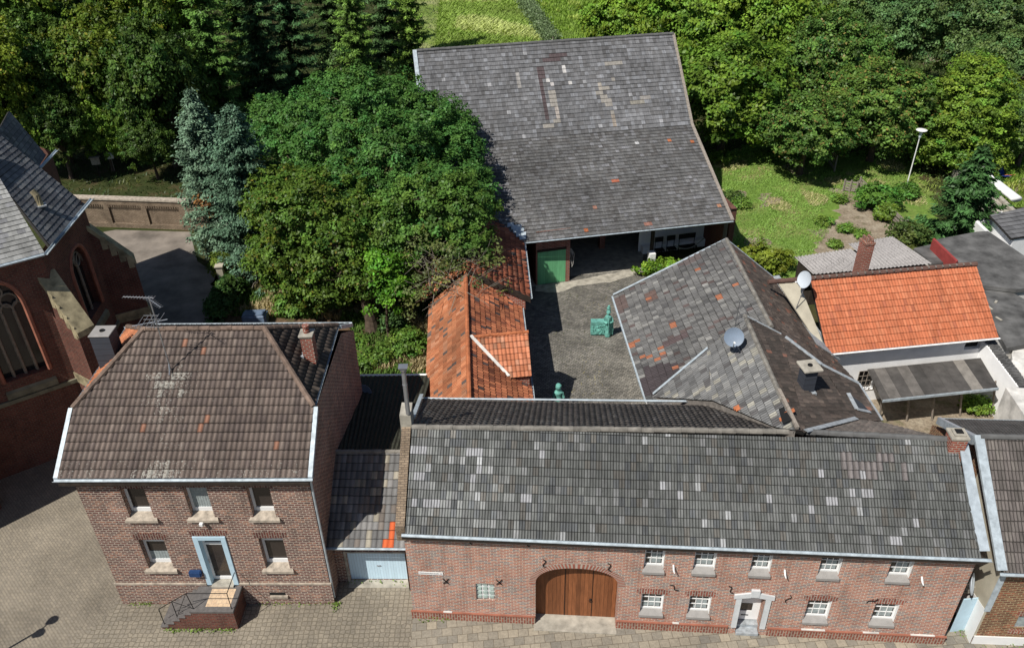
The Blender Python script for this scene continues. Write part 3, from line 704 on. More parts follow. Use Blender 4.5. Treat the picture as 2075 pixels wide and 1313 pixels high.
# antenna
ab = On((347, 752), fpl); at_ = ab + V(0, 0, .0)
ant_h, = [3.35]
ant = thing('tv_antenna', ab, 'tall thin television aerial with two long arms on the brown pantile roof', 'antenna')
top = ab + V(0, 0, ant_h)
mb = MB(); mb.tube([ab - V(0, 0, .2), top], .026, 8); mb.tube([ab + V(.05, -.32, .05), ab + V(0, -.12, .1), ab + V(0, 0, .35)], .03, 6); mb.build('mast', 'steel', ant)
def yagi(name, c, d, L, n, el, w=.35, vert=False):
    mb = MB(); d = d.normalized(); s_ = d.cross(V(0, 0, 1)).normalized() if not vert else V(0, 0, 1)
    mb.tube([c - d * L * .15, c + d * L * .85], .014, 5)
    for i in range(n):
        p = c - d * L * .15 + d * L * i / (n - 1); mb.tube([p - s_ * w / 2 * (1 - .4 * i / n), p + s_ * w / 2 * (1 - .4 * i / n)], .008, 4)
    return mb.build(name, 'steel', ant)
yagi('aerial_arm', top - V(0, 0, .05), V(-1, .1, 0), 1.15, 11, 0, .28)
yagi('aerial_arm', top - V(0, 0, .12), V(.9, -.75, -.1), .85, 9, 0, .28)
mb = MB()
for i, w in enumerate((.55, .62, .62, .55)):
    p = top - V(0, 0, .75 + .17 * i) + V(-.08, -.1, 0); mb.tube([p - hx * w / 2, p + hx * w / 2], .014, 4)
mb.tube([top - V(.08, .1, .65), top - V(.08, .1, 1.35)], .012, 4); mb.build('aerial_panel', 'steel', ant)
mb = MB()
for i in range(5):
    p = rdL + V(-.2 + i * .22, -.05, .22 + .04 * i); mb.tube([p - V(0, .2, 0), p + V(.1, .5, .12)], .010, 4)
mb.tube([rdL + V(-.4, 0, .2), rdL + V(1.0, .1, .42)], .02, 5); mb.build('fallen_aerial', 'steel', ant)
# mailbox & lamp
mu, mz = H1.px(398, 1158); mbx = MB(); 
for w_ in range(1): H1.box(mbx, mu - .24, mu + .24, mz - .12, mz + .16, .003, .20)
mbx.bevel(.03, 2); solo(mbx, 'mailbox', 'blue_dark', 'dark blue letterbox on the brick wall left of the light blue front door', 'mailbox', loc=H1(mu, mz - .12))
mu, mz = H1.px(411, 1056); mbx = MB(); H1.box(mbx, mu - .07, mu + .07, mz - .06, mz + .08, .003, .22); mbx.bevel(.015)
solo(mbx, 'wall_lamp', 'white', 'small white box lamp under the middle upper window of the brown brick house', 'lamp', loc=H1(mu, mz - .06))
# entrance stairs
st = thing('entrance_stairs', P(420, 1262), 'brick entrance stairs with stone treads, tiled landing and black iron railing before the blue door', 'stairs')
zl = dz0 - .04; sx0 = H1.px(440, 1200)[0]; x1 = du1 + .12; x0 = x1 - 1.15; yo = 1.28
lx0 = x1 - 1.75
n = 6; sw = .27; runx = lx0
mb = MB(); H1.box(mb, lx0 + .02, x1 - .03, 0, zl - .13, .055, yo - .02)
for i in range(n - 1):
    z = zl * (i + 1) / n; xx0 = lx0 - sw * (n - 1 - i); H1.box(mb, xx0 + .02, xx0 + sw + .02, 0, z - .06, .055, yo - .03)
mb.build('base', 'brick_church', st)
for i in range(n - 1):
    z = zl * (i + 1) / n; xx0 = lx0 - sw * (n - 1 - i); mb = MB(); H1.box(mb, xx0 - .02, xx0 + sw + .04, z - .058, z, .056, yo); mb.bevel(.012); mb.build('step', 'step', st)
mb = MB(); H1.box(mb, lx0 - .02, x1, zl - .128, zl, .056, yo); mb.bevel(.015); mb.build('landing', 'step', st)
M['tan_tile2'] = paving('landing_tiles', (.62, .46, .30), (.56, .40, .26), (.42, .32, .24), .20, .20, .008, dirt=.1)
mb = MB(); mb.face(H1.rect(0, 0, 0, 0)) if False else mb.face([H1(x0 - .02, zl + .005, yo - .22), H1(x1 - .20, zl + .005, yo - .22), H1(x1 - .20, zl + .005, .2), H1(x0 - .02, zl + .005, .2)]); mb.build('landing_tiles', 'tan_tile2', st)
mb = MB(); H1.box(mb, du0 + .2, du1 - .2, zl, zl + .08, -.25, .16); mb.build('threshold', 'concrete', st)
mb = MB(); r = .017; o = yo - .12; rh = .92
def rp(u, z): return H1(u, z, o)
bot = lx0 - sw * 4.6; zb = zl / n
A = rp(bot, zb + rh); Bp = rp(lx0 + .05, zl + rh); Cc = rp(x1 - .1, zl + rh); Dd = H1(x1 - .1, zl + rh, .15)
mb.tube([A, Bp], r, 6); mb.tube([Bp, Cc], r, 6); mb.tube([Cc, Dd], r, 6)
mb.tube([rp(bot, zb - .05), A], r, 6); mb.tube([rp(lx0 + .15, zl), rp(lx0 + .05, zl + rh)], r, 6); mb.tube([rp(x1 - .1, zl), Cc], r, 6)
m_ = (bot + lx0) / 2; zm = (zb + zl) / 2; mb.tube([rp(m_, zm - .1), rp(m_, zm + rh)], r, 6)
mb.tube([rp(m_, zm), rp(lx0 + .05, zl + rh)], r * .7, 6); mb.tube([rp(m_, zm + rh), rp(lx0 + .15, zl)], r * .7, 6)
mb.build('railing', 'iron', st)
# ================================================================== GARAGE between the houses
gar = thing('garage', P(745, 1178), 'low garage with pale blue ribbed door and dark tiled roof between the two brick houses', 'garage')
GF = Facade(P(680, 1178)[:2], P(829, 1179)[:2]); 
g0, _ = GF.px(712, 1170); g1, _ = GF.px(827, 1170); gz1 = GF.px(705, 1119)[1]
mb = MB(); mb.holed([GF(-.45, 0), GF(GF.L, 0), GF(GF.L, 2.75), GF(-.45, 2.75)], [GF.rect(g0 - .05, g1 - .02, .02, gz1)], -GF.out * .22)
mb.build('wall', 'brick_house', gar, recalc=False)
mb = MB(); GF.box(mb, g0 - .05, g1 - .02, .03, gz1 - .02, -.2, -.14); gd = mb.build('garage_door', 'garage_ribs', gar)
mb = MB(); GF.box(mb, (g0 + g1) / 2 - .08, (g0 + g1) / 2 + .08, .86, .90, -.14, -.10); mb.build('handle', 'steel', gd)
mb = MB(); GF.box(mb, g0 - .14, g0 - .052, .0, gz1 + .07, -.08, .035); GF.box(mb, g0 - .052, g1, gz1 + .002, gz1 + .07, -.08, .035); mb.build('door_frame', 'concrete', gar)
mb = MB(); GF.box(mb, g0 - .1, g1 + .1, .0, .03, -.1, .32); mb.build('apron', 'concrete', gar)
gl, gr = P(664, 1108, 2.85), P(820, 1110, 2.85); kl, kr = P(672, 918, 4.8), P(822, 918, 4.8)
gl.x -= .25; kl.x -= .25; kr.x += .1; gr.x += .12
rf = Roof(); dk = [(6, (.17, .168, .165)), (3, (.23, .225, .22)), (2, (.19, .165, .145)), (.8, (.34, .31, .25))]
gpl = plane(gl, gr, kr); gm = []; uG = (gr - gl).normalized(); vG = gpl[1].cross(uG)
for s_ in ((808, 1058), (806, 1090), (793, 1100), (800, 1100), (808, 1100)):
    p = On(s_, gpl) - gl; gm.append((p.dot(uG), p.dot(vG), .12, .19, (.62, .13, .045)))
rf.plane([gl, gr, kr, kl], uG, .225, .345, 'clean', .035, palette(dk, .2, marks=gm, seed=8), step=.03, seed=11, ns=6)
r_ = rf.build('roof', 'tile', gar)
mb = MB(); gutter(mb, gl + V(0, -.06, 0), gr + V(0, -.06, 0), .055); mb.build('gutter', 'zinc_pale', r_)
mb = MB(); ridge(mb, kl + V(0, .05, .03), kr + V(0, .05, .03), .10, .5); mb.build('ridge_tiles', 'ridge_grey', r_)
# rear corrugated roof
b0, b1 = P(715, 762, 2.9), P(862, 761, 2.9); b0.x -= .8; b1.x += .3
def corr_sheet(mb, pts, rows=120, amp=.03, wl=.17, th=.02):
    """corrugated sheet over a quad a,b,c,d: waves run from ab to dc"""
    a_, b_, c_, d_ = pts; n = (b_ - a_).cross(d_ - a_).normalized(); n = n if n.z > 0 else -n
    L = (b_ - a_).length; k = max(4, int(L / wl * 6)); lo = []; hi = []
    for i in range(k + 1):
        f = i / k; h = amp * math.sin(2 * math.pi * f * L / wl); lo.append(mb.bm.verts.new(a_.lerp(b_, f) + n * h)); hi.append(mb.bm.verts.new(d_.lerp(c_, f) + n * h))
    for i in range(k): mb.bm.faces.new((lo[i], lo[i + 1], hi[i + 1], hi[i]))
mb = MB(); corr_sheet(mb, [kl + V(0, .1, -.02), kr + V(0, .1, -.02), b1, b0]); mb.slab([kl + V(0, .1, -.06), kr + V(0, .1, -.06), b1 - V(0, 0, .05), b0 - V(0, 0, .05)], .05)
mb.build('rear_roof', 'corrug_dark', gar)
mb = MB(); gutter(mb, b0 + V(0, .1, 0), b1 + V(0, .1, 0), .07); mb.build('rear_gutter', 'white', gar)
mb = MB(); wall_box(mb, [(kl.x + .3, GF.o.y + .3), (kr.x - .05, GF.o.y + .3), (b1.x - .15, b1.y - .15), (b0.x + .3, b0.y - .15)], 0, 2.7); mb.build('side_wall', 'brick_grey', gar)
mb = MB()
for s_ in (kr,): mb.face([V(s_.x - .05, gl.y + .1, 0), V(s_.x - .05, b1.y - .2, 0), V(s_.x - .05, b1.y - .2, 2.7), V(s_.x - .05, s_.y, 4.65), V(s_.x - .05, gl.y + .1, 2.75)])
mb.build('gable', 'brick_grey', gar)
# ================================================================== LONG FARMHOUSE
LF = Facade(P(839, 1250)[:2], P(1907, 1303)[:2]); ln = -LF.out
farm = thing('farmhouse', LF(LF.L / 2, 0), 'long rose brick farmhouse with arched wooden gate, white windows and dark grey tiled roof', 'farmhouse')
LE = 5.1; e0, e1 = P(822, 1081, LE), P(1988, 1131, LE); q0, q1 = P(835, 868, 7.7), P(1935, 893, 7.7)
PF = plane(e0, e1, q1); q0 = On((835, 868), PF)
UPW = [((1308, 1111.5), (1349, 1111.5), (1304.7, 1151)), ((1409.6, 1115.3), (1454, 1116.8), (1405.4, 1154)), ((1526.7, 1119.5), (1567.6, 1121), (1521, 1158)), ((1666.4, 1127.4), (1709.4, 1128.3), (1657, 1163.5)), ((1809.5, 1130.6), (1855.3, 1132.4), (1796.9, 1170))]
LOW = [((1300.4, 1202), (1346, 1203), (1296.8, 1238)), ((1398, 1206.5), (1442.5, 1207), (1391.6, 1242)), ((1638.5, 1215.3), (1685.9, 1218.3), (1631, 1253)), ((1775, 1222), (1823, 1225), (1765, 1258.5))]
holes = []; spec = []
for tl, tr, bl in UPW + LOW:
    u0, z1 = LF.px(*tl); u1, _ = LF.px(*tr); _, z0 = LF.px(*bl); z0 += .05; spec.append((u0, u1, z0, z1)); holes.append(LF.rect(u0, u1, z0 - .13, z1))
gu0, gz1 = LF.px(963.4, 1181.4); gu1, _ = LF.px(1001.6, 1181.4); _, gz0 = LF.px(966, 1214.7); holes.append(LF.rect(gu0, gu1, gz0, gz1))
# gate arch
A0, _ = LF.px(1085, 1258); A1, _ = LF.px(1247, 1262); Az = LF.px(1165, 1151)[1]; As = LF.px(1080, 1182)[1]
def arch(u0, u1, zs, zt, k=14, p=2.3):
    c = (u0 + u1) / 2; r = (u1 - u0) / 2; return [(c + r * math.copysign(abs(math.cos(t)) ** (2 / p), math.cos(t)), zs + (zt - zs) * abs(math.sin(t)) ** (2 / p)) for t in [math.pi * i / k for i in range(k + 1)]]
ar = [(A1, 0.02)] + arch(A0, A1, As, Az) + [(A0, 0.02)]
holes.append([LF(u, z) for u, z in ar][::-1])
DU0 = LF.px(1503, 1212)[0]; DU1 = LF.px(1552, 1214)[0]; DZ1 = LF.px(1527, 1208)[1]; DZs = LF.px(1503, 1212)[1]
dr = [(DU1, 0.02), (DU1, DZs - .04), ((DU0 + DU1) / 2, DZ1), (DU0, DZs - .04), (DU0, 0.02)]
holes.append([LF(u, z) for u, z in dr][::-1])
mb = MB(); mb.holed([LF(0, 0), LF(LF.L, 0), LF(LF.L, 5.0), LF(0, 5.0)], holes, ln * .55)
BW = 7.0
b = LF(0, 0); mb.face([b, b + ln * BW, b + ln * BW + V(0, 0, 5.0), b + ln * 2.95 + V(0, 0, 7.55), b + V(0, 0, 5.0)])
b = LF(LF.L, 0); mb.face([b, b + ln * 3.2, b + ln * 3.2 + V(0, 0, 7.3), b + ln * 2.95 + V(0, 0, 7.5), b + V(0, 0, 5.0)])
mb.face([LF(0, 0) + ln * BW, LF(13, 0) + ln * BW, LF(13, 4.8) + ln * BW, LF(0, 4.8) + ln * BW]); mb.face([LF(13, 0) + ln * BW, LF(LF.L, 0) + ln * 3.2, LF(LF.L, 7.2) + ln * 3.2, LF(13, 4.8) + ln * BW])
mb.build('wall', 'brick_long', farm, recalc=False)
ph = .42
each('plinth', 'brick_plinth', farm, lambda m, a, b: LF.box(m, a, b, 0, ph, 0, .055), ((-.06, A0 - .02), (A1 + .02, DU0 - .32), (DU1 + .30, LF.L + .05)))
mb = MB(); LF.box(mb, A0 - .05, A1 + .05, 0, .035, -.5, .34); mb.build('threshold', 'concrete', farm)
M['terra'] = plain('brick_ledge', (.33, .13, .085), .9, 0, .3, 2.5)
each('plinth_ledge', 'terra', farm, lambda m, a, b: LF.box(m, a, b, ph + .002, ph + .05, 0, .08), ((-.08, A0 - .02), (A1 + .02, DU0 - .32), (DU1 + .30, LF.L + .07)))
for i, (u0, u1, z0, z1) in enumerate(spec):
    w = window(LF, farm, u0, u1, z0, z1, depth=.14, nx=3, ny=3, fw=.06, bar=.028, pane='glass', sill='sill_grey', sill_w=.05, sill_out=.10, lintel='lintel', lint_h=.24)
    mb = MB(); n = 10
    for k in range(n):
        if i % 2 == 0 and k < 2: continue
        a_ = u0 + .1 + (u1 - u0 - .2) * k / n; b_ = u0 + .1 + (u1 - u0 - .2) * (k + 1) / n; zt = z0 + (z1 - z0) * (.62 if k > 2 else .3)
        mb.face([LF(a_, z0 + .12, -.172), LF(b_, z0 + .12, -.172), LF(b_, zt, -.172), LF(a_, zt, -.172)])
    mb.build('curtain', 'curtain', w)
# white jambs of the openings
each('window_reveal', 'white', farm, lambda m, u0, u1, z0, z1: LF.box(m, u1 - .015, u1 + .002, z0, z1, -.14, .004), spec)
# glass blocks
M['block'] = plain('glass_block', (.42, .52, .48), .25, 0, .35, 5, spec=.6)
mb = MB(); gb = MB(); gw = (gu1 - gu0) / 3; gh = (gz1 - gz0) / 4
LF.box(mb, gu0, gu1, gz0, gz1, -.16, -.10); w = mb.build('window', 'white', farm)
for i in range(3):
    for j in range(4):
        LF.box(gb, gu0 + gw * i + .025, gu0 + gw * (i + 1) - .025, gz0 + gh * j + .03, gz0 + gh * (j + 1) - .03, -.099, -.06)
gb.bevel(.02, 2); gb.build('glass_blocks', 'block', w)
# gate
mb = MB(); pts = [(A1 + .02, 0.03)] + arch(A0 - .02, A1 + .02, As, Az + .02) + [(A0 - .02, 0.03)]
mb.face([LF(u, z, -.44) for u, z in pts]); gt = mb.build('gate', 'gate_wood', farm)
mb = MB()
for f in (.36, .70): LF.box(mb, A0 + (A1 - A0) * f - .012, A0 + (A1 - A0) * f + .012, .03, Az - .12, -.44, -.428)
mb.build('gate_joint', 'iron', gt)
mb = MB(); hu = A0 + (A1 - A0) * .68; mb.lathe(LF(hu, 1.1, -.43), [(.03, 0), (.05, .03), (.03, .05)], 10, LF.out); mb.tube([LF(hu + .05 * math.cos(t), 1.02 + .07 * math.sin(t), -.39) for t in [i * math.pi / 5 for i in range(11)]], .012, 5); mb.build('knocker', 'iron', gt)
# brick ring round the arch
mb = MB(); k = 28; inn = arch(A0, A1, As, Az, k); ou = arch(A0 - .26, A1 + .26, As, Az + .26, k); ou2 = arch(A0 - .33, A1 + .33, As, Az + .33, k); in2 = arch(A0 - .275, A1 + .275, As, Az + .275, k)
M['arch_a'] = plain('arch_brick', (.34, .115, .08), .9, 0, .35, 6); M['arch_b'] = plain('arch_mortar', (.42, .35, .29), .9, 0, .2, 5)
for i in range(k): mb.face([LF(*inn[i], .004), LF(*inn[i + 1], .004), LF(*ou[i + 1], .004), LF(*ou[i], .004)])
arc_o = mb.build('arch', 'arch_b', farm)
mb = MB(); K = 84; inn = arch(A0 + .0, A1 - .0, As, Az, K); ou = arch(A0 - .25, A1 + .25, As, Az + .25, K)
for i in range(K):
    if i % 2: mb.face([LF(*inn[i], .012), LF(*inn[i + 1], .012), LF(*ou[i + 1], .012), LF(*ou[i], .012)])
mb.build('arch_bricks', 'arch_a', arc_o)
# farmhouse door
a_, b_ = DU0, DU1
mb = MB()
LF.box(mb, a_ - .20, a_, .40, DZs + .02, -.02, .05); LF.box(mb, b_, b_ + .20, .40, DZs + .02, -.02, .06); c = (a_ + b_) / 2
mb.hexa([LF(a_ - .30, DZs + .02, -.02), LF(c, DZ1 + .02, -.02), LF(c, DZ1 + .02, .07), LF(a_ - .30, DZs + .02, .07)], [LF(a_ - .30, DZs + .24, -.02), LF(c, DZ1 + .27, -.02), LF(c, DZ1 + .27, .07), LF(a_ - .30, DZs + .24, .07)])
mb.hexa([LF(c, DZ1 + .02, -.02), LF(b_ + .30, DZs + .02, -.02), LF(b_ + .30, DZs + .02, .07), LF(c, DZ1 + .02, .07)], [LF(c, DZ1 + .27, -.02), LF(b_ + .30, DZs + .24, -.02), LF(b_ + .30, DZs + .24, .07), LF(c, DZ1 + .27, .07)])
LF.box(mb, c - .16, c + .16, DZ1 + .05, DZ1 + .42, -.02, .10)
mb.build('door_surround', M.setdefault('grey_stone_paint', plain('grey_stone_paint', (.60, .62, .63), .6, 0, .12, 4)), farm)
mb = MB(); o = -.42; LF.box(mb, a_, a_ + .10, .35, DZ1 - .05, o - .05, o); LF.box(mb, b_ - .28, b_, .35, DZ1 - .05, o - .05, o); LF.box(mb, a_ + .1, b_ - .28, .35, .85, o - .05, o); LF.box(mb, a_ + .1, b_ - .28, 1.32, 1.62, o - .05, o); LF.box(mb, a_ + .1, b_ - .28, DZ1 - .12, DZ1 - .05, o - .05, o)
door = mb.build('door', 'white', farm)
mb = MB(); mb.face(LF.rect(a_ + .05, b_ - .2, .8, DZ1 - .07, o - .03)); mb.build('pane', 'glass_dark', door)
mb = MB(); LF.box(mb, c - .22, c + .06, .60, .635, o, o + .02); mb.build('letter_slot', 'iron', door)
mb = MB(); LF.box(mb, a_, b_, .02, .30, -.5, -.2); LF.box(mb, a_ + .02, b_ - .02, .02, .15, -.198, .10); mb.build('doorstep', 'lead', farm)
# anchors
def s_iron(u, z, r=.16, rot=0):
    pts = []
    for i in range(13):
        t = i / 12 * 2 - 1; x, y = r * .45 * math.sin(t * math.pi), r * 1.35 * t
        c_, s__ = math.cos(rot), math.sin(rot); pts.append(LF(u + x * c_ - y * s__, z + x * s__ + y * c_, .03))
    mb = MB(); mb.tube(pts, .019, 6); return mb.build('wall_anchor', 'iron', farm)
for x, y, ro in ((1103, 1140, .2), (1235, 1148, .3), (1366, 1189, .9), (1481, 1193, .5), (1597, 1212, -.2), (1767, 1216, -.9), (955, 1093, .1), (1071, 1098, .2), (1275, 1102, .2), (1598, 1115, .1)):
    u, z = LF.px(x, y); s_iron(u, z, rot=ro)
for x, y in ((903.7, 1176), (1011.5, 1178)):
    u, z = LF.px(x, y); mb = MB()
    for sg in (1, -1): mb.tube([LF(u - .11, z - .15 * sg, .03), LF(u, z, .045), LF(u + .11, z + .15 * sg, .03)], .018, 6)
    mb.build('wall_anchor', 'iron', farm)
for x, y in ((1365, 1147), (1590, 1157), (1867, 1171)):
    u, z = LF.px(x, y); mb = MB(); mb.tube([LF(u - .02, z + .12, .02), LF(u - .01, z - .02, .16), LF(u + .02, z - .1, .24)], [.035, .035, .02], 8); mb.build('flag_holder', 'white', farm)
for x, y, w_ in ((908, 1241, .35), (1369, 1260, .25), (1648, 1271, .9), (1765, 1277, .6), (1870, 1282, .9)):
    u, z = LF.px(x, y); mb = MB(); LF.box(mb, u - w_ / 2, u + w_ / 2, ph + .052, ph + .085, .0, .07); mb.build('ledge_repair', 'old_white', farm)
# roof
rf = Roof()
gry = [(16, (.122, .126, .120)), (7, (.145, .148, .143)), (4, (.105, .110, .112)), (3, (.130, .124, .112)), (1.8, (.19, .192, .19)), (.35, (.33, .335, .335))]
uL = (e1 - e0).normalized(); vL = PF[1].cross(uL); marks = []
for y_, xs in ((921, range(1712, 1812, 11)), (938, range(1696, 1846, 11)), (956, list(range(1730, 1846, 11)))):
    for x_ in xs:
        if y_ == 956 and x_ == 1752: continue
        p = On((x_, y_), PF) - e0; marks.append((p.dot(uL), p.dot(vL), .06, .17, (.20, .18, .175, .085)))
for s_ in ((845, 1020), (872, 1020), (884, 1020), (955, 920), (970, 920), (960, 975), (975, 950), (1072, 1005), (1103, 918), (1665, 953), (1690, 1022), (1730, 1002), (1760, 1002), (1772, 1002), (1820, 1095), (1565, 1005), (1380, 1000), (1860, 1065), (845, 905), (860, 905), (845, 960), (855, 958), (1345, 975), (1650, 1030), (1750, 960)):
    p = On(s_, PF) - e0; marks.append((p.dot(uL), p.dot(vL), .14, .17, (.36, .36, .37)))
def lh(u, v, i, k, rr, base=palette(gry, .35, psc=.35, seed=12)):
    c = None
    for (mu, mv, ru, rv, cc) in marks:
        if abs(u - mu) < ru and abs(v - mv) < rv: return cc
    c = base(u, v, i, k, rr); g = 1 + max(0, .40 - u * .05) * (2.2 if rr.random() < .3 else .3)
    if rr.random() < .5: lh.last = getattr(lh, 'last', 1) ; 
    return (c[0] * g, c[1] * g, c[2] * g)
rf.plane([e0, e1, q1, q0], uL, .212, .325, 'double', .030, lh, step=.022, seed=21, jit=.007, und=.05, lich=lambda u, v: .12)
# rear slope
RE = P(1435, 815, 5.1); PLR = plane(q0, q1, RE)
rp_ = [(835, 866), (855, 808.5), (1445, 815), (1480, 830), (1540, 853), (1575, 868), (1600, 874)]
rearpts = [On(p, PLR) for p in ((833, 868), (855, 808.5), (1445, 815))] + [On((1572, 866), PLR), On((1612, 874), PLR)]
mossc = palette([(3, (.165, .142, .122)), (2, (.14, .12, .105)), (1, (.19, .17, .15))], .25, seed=14)
rf2 = Roof()
ex1 = On((1600, 826), PLR); ex2 = On((1606, 876), PLR)
rf2.plane([rearpts[0], ex2, ex1, rearpts[1]], uL, .225, .345, 'pan', .028, mossc, step=.02, seed=22, lich=lambda u, v: .35)
rr2 = [On(p, PLR) for p in ((1612, 874), (1935, 893), (1786, 856), (1735, 850))]
rf2.plane(rr2, uL, .22, .2, 'flat', .018, palette([(3, (.15, .13, .115)), (1, (.19, .16, .14))], .3, seed=15), step=.02, seed=23, ns=4, stagger=1)
roofL = rf.build('roof', 'tile_spots', farm); rf2.build('rear_roof', 'tile_mossy', roofL)
mb = MB(); ridge(mb, q0 + V(0, .04, .03), On((1625, 877), PLR) + V(0, 0, .05), .115, .5); mb.build('ridge_tiles', 'ridge_grey', roofL, noise_amp=.012)
M['ridge_dark'] = plain('ridge_tile_dark', (.12, .12, .118), .85, 0, .3, 3)
mb = MB(); ridge(mb, On((1625, 877), PLR) + V(0, 0, .05), q1 + V(0, 0, .05), .12, .42); mb.build('ridge_tiles', 'ridge_dark', roofL)
mb = MB(); gutter(mb, e0 + V(-.06, -.07, 0) - uL * .1, e1 + V(0, -.07, 0) + uL * .35, .07); mb.build('gutter', 'zinc_pale', roofL)
mb = MB(); gutter(mb, rearpts[1] + V(0, .05, .02), rearpts[2] + V(0, .05, .02), .06); mb.build('gutter', 'zinc', roofL)
mb = MB(); LF.box(mb, 0, LF.L + .1, 4.86, 5.0, .003, .30); mb.build('soffit', 'dark_wood', roofL)
mb = MB(); mb.box(rearpts[0] + V(-.1, .75, -.15), (rearpts[1] - rearpts[0]) * .85, V(.16, 0, 0), V(0, 0, .06)) ; mb.build('bargeboard', 'zinc_pale', roofL)
# parapet of bricks at the left verge
mb = MB(); d_ = (q0 - e0); s_ = V(-.34, 0, 0); mb.hexa([e0 + V(-.04, .15, -.5), e0 + V(-.04, .15, -.5) + s_, q0 + V(-.04, .35, -.7) + s_, q0 + V(-.04, .35, -.7)], [e0 + V(-.04, .15, .22), e0 + V(-.04, .15, .22) + s_, q0 + V(-.04, .35, .28) + s_, q0 + V(-.04, .35, .28)])
mb.build('parapet', 'brick_grey', farm, noise_amp=.02)
mb = MB(); mb.cbox((q0.x - .22, q0.y + .45, 7.4), .42, .8, .75); pc = mb.build('parapet_head', 'concrete', farm, noise_amp=.02)
# steel flue
fb = P(827, 838, 8.2); fh = 1.95
mb = MB(); mb.tube([fb, fb + V(0, 0, fh)], .085, 12); mb.tube([fb + V(0, 0, fh * .7), fb + V(0, 0, fh * .72)], .10, 12); fl = mb.build('flue_pipe', 'steel', farm)
mb = MB(); mb.lathe(fb + V(0, 0, fh), [(.09, 0), (.16, .16), (.16, .18)], 12); mb.cbox(fb + V(0, 0, fh + .24), .34, .30, .03); mb.build('flue_cap', 'steel', fl)
# brick chimney at the right end
rc = P(1940, 884, 8.0)
mb = MB(); mb.cbox((rc.x, rc.y, 7.0), .55, .55, 1.05, -.08); ch = mb.build('chimney', 'brick_red', roofL)
mb = MB(); mb.cbox((rc.x, rc.y, 8.05), .64, .62, .10, -.08); mb.cbox((rc.x, rc.y, 8.153), .42, .40, .08, -.08); mb.bevel(.012); mb.build('chimney_cap', 'concrete', ch)
mb = MB(); mb.cbox((rc.x, rc.y, 8.23), .26, .24, .03, -.08); mb.build('flue', 'black', ch)
# zinc flashing down the right verge, pale party roof strip
zl0 = P(1950, 897, 7.75); zl1 = P(1992, 1116, 5.25)
mb = MB(); mb.slab([zl0 + V(-.12, 0, 0), zl0 + V(.22, 0, 0), zl1 + V(.24, 0, 0), zl1 + V(-.20, 0, 0)], .05); mb.build('verge_flashing', 'zinc', roofL, noise_amp=.015)
# ================================================================== RIGHT NEIGHBOUR
RF = Facade((17.55, 19.6), (30, 18.75)); rn = -RF.out
nb = thing('neighbour_house', RF(3, 0), 'tan brick house with a roller shutter, cut off at the lower right corner', 'house')
n0 = P(2033, 1160, 4.4); nd = RF.u; n1 = n0 + nd * 12; m0 = P(1985, 886, 7.6); m1 = m0 + nd * 12
mb = MB(); wu, wz1 = RF.px(2065, 1248); _, wz0 = RF.px(2062, 1274)
mb.holed([RF(0, 0), RF(12, 0), RF(12, 4.3), RF(0, 4.3)], [RF.rect(wu, wu + 1.3, wz0, wz1)], rn * .2)
dpt = (m0 - n0).y * 2
mb.face([RF(0, 0), RF(0, 0) + rn * 7.5, RF(0, 4.6) + rn * 7.5, RF(0, 7.2) + rn * 3.4, RF(0, 4.3)]); mb.build('wall', 'brick_right', nb, recalc=False)
mb = MB(); RF.box(mb, -.05, 12, 0, .45, 0, .04); mb.build('plinth', 'white', nb)
mb = MB(); RF.box(mb, wu, wu + 1.3, wz0, wz1, -.19, -.12); w = mb.build('window', 'white', nb)
mb = MB()
for i in range(9): RF.box(mb, wu + .06, wu + 1.24, wz0 + .05 + i * (wz1 - wz0 - .1) / 9, wz0 + .03 + (i + 1) * (wz1 - wz0 - .1) / 9, -.12, -.10)
mb.build('shutter', 'curtain', w)
mb = MB(); RF.box(mb, wu - .15, wu + 1.4, wz0 - .22, wz0 - .02, -.1, .05); mb.build('sill', 'brick_plinth', w)
mb = MB(); mb.face([RF(wu - .1, wz1 + .01, .006), RF(wu + 1.4, wz1 + .01, .006), RF(wu + 1.4, wz1 + .3, .006), RF(wu - .1, wz1 + .3, .006)]); mb.build('lintel', 'brick_plinth', w)
rf = Roof(); rf.plane([n0, n1, m1, m0], nd, .25, .36, 'double', .02, palette([(4, (.155, .135, .125)), (2, (.13, .115, .105)), (1, (.175, .155, .14))], .2, seed=31), step=.025, seed=31)
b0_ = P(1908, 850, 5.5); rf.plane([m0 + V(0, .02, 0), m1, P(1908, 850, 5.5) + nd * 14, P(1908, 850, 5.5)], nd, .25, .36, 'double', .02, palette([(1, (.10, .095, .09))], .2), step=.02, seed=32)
nr = rf.build('roof', 'tile_spots', nb)
mb = MB(); mb.slab([n0 + V(-.22, 0, .12), n0 + V(.12, 0, .12), m0 + V(.12, 0, .12), m0 + V(-.22, 0, .12)], .10); mb.build('verge_flashing', 'zinc_pale', nr)
mb = MB(); each('gutter', 'zinc', nr, gutter, ((n0 + V(-.1, -.05, -.02), n1 + V(0, -.05, -.02), .075), (b0_ + V(-.1, .05, 0), b0_ + nd * 14, .07)))
mb = MB(); ridge(mb, m0 + V(0, 0, .05), m1 + V(0, 0, .05), .11, .4); mb.build('ridge_tiles', 'ridge_dark', nr)
mb = MB(); mb.hexa([b0_ + V(-.12, .1, -.3), b0_ + V(.0, .1, -.3), m0 + V(.0, 0, -.35), m0 + V(-.2, 0, -.35)], [b0_ + V(-.12, .1, .05), b0_ + V(0, .1, .05), m0 + V(.0, 0, .05), m0 + V(-.2, 0, .05)]); mb.build('bargeboard', 'zinc', nr)
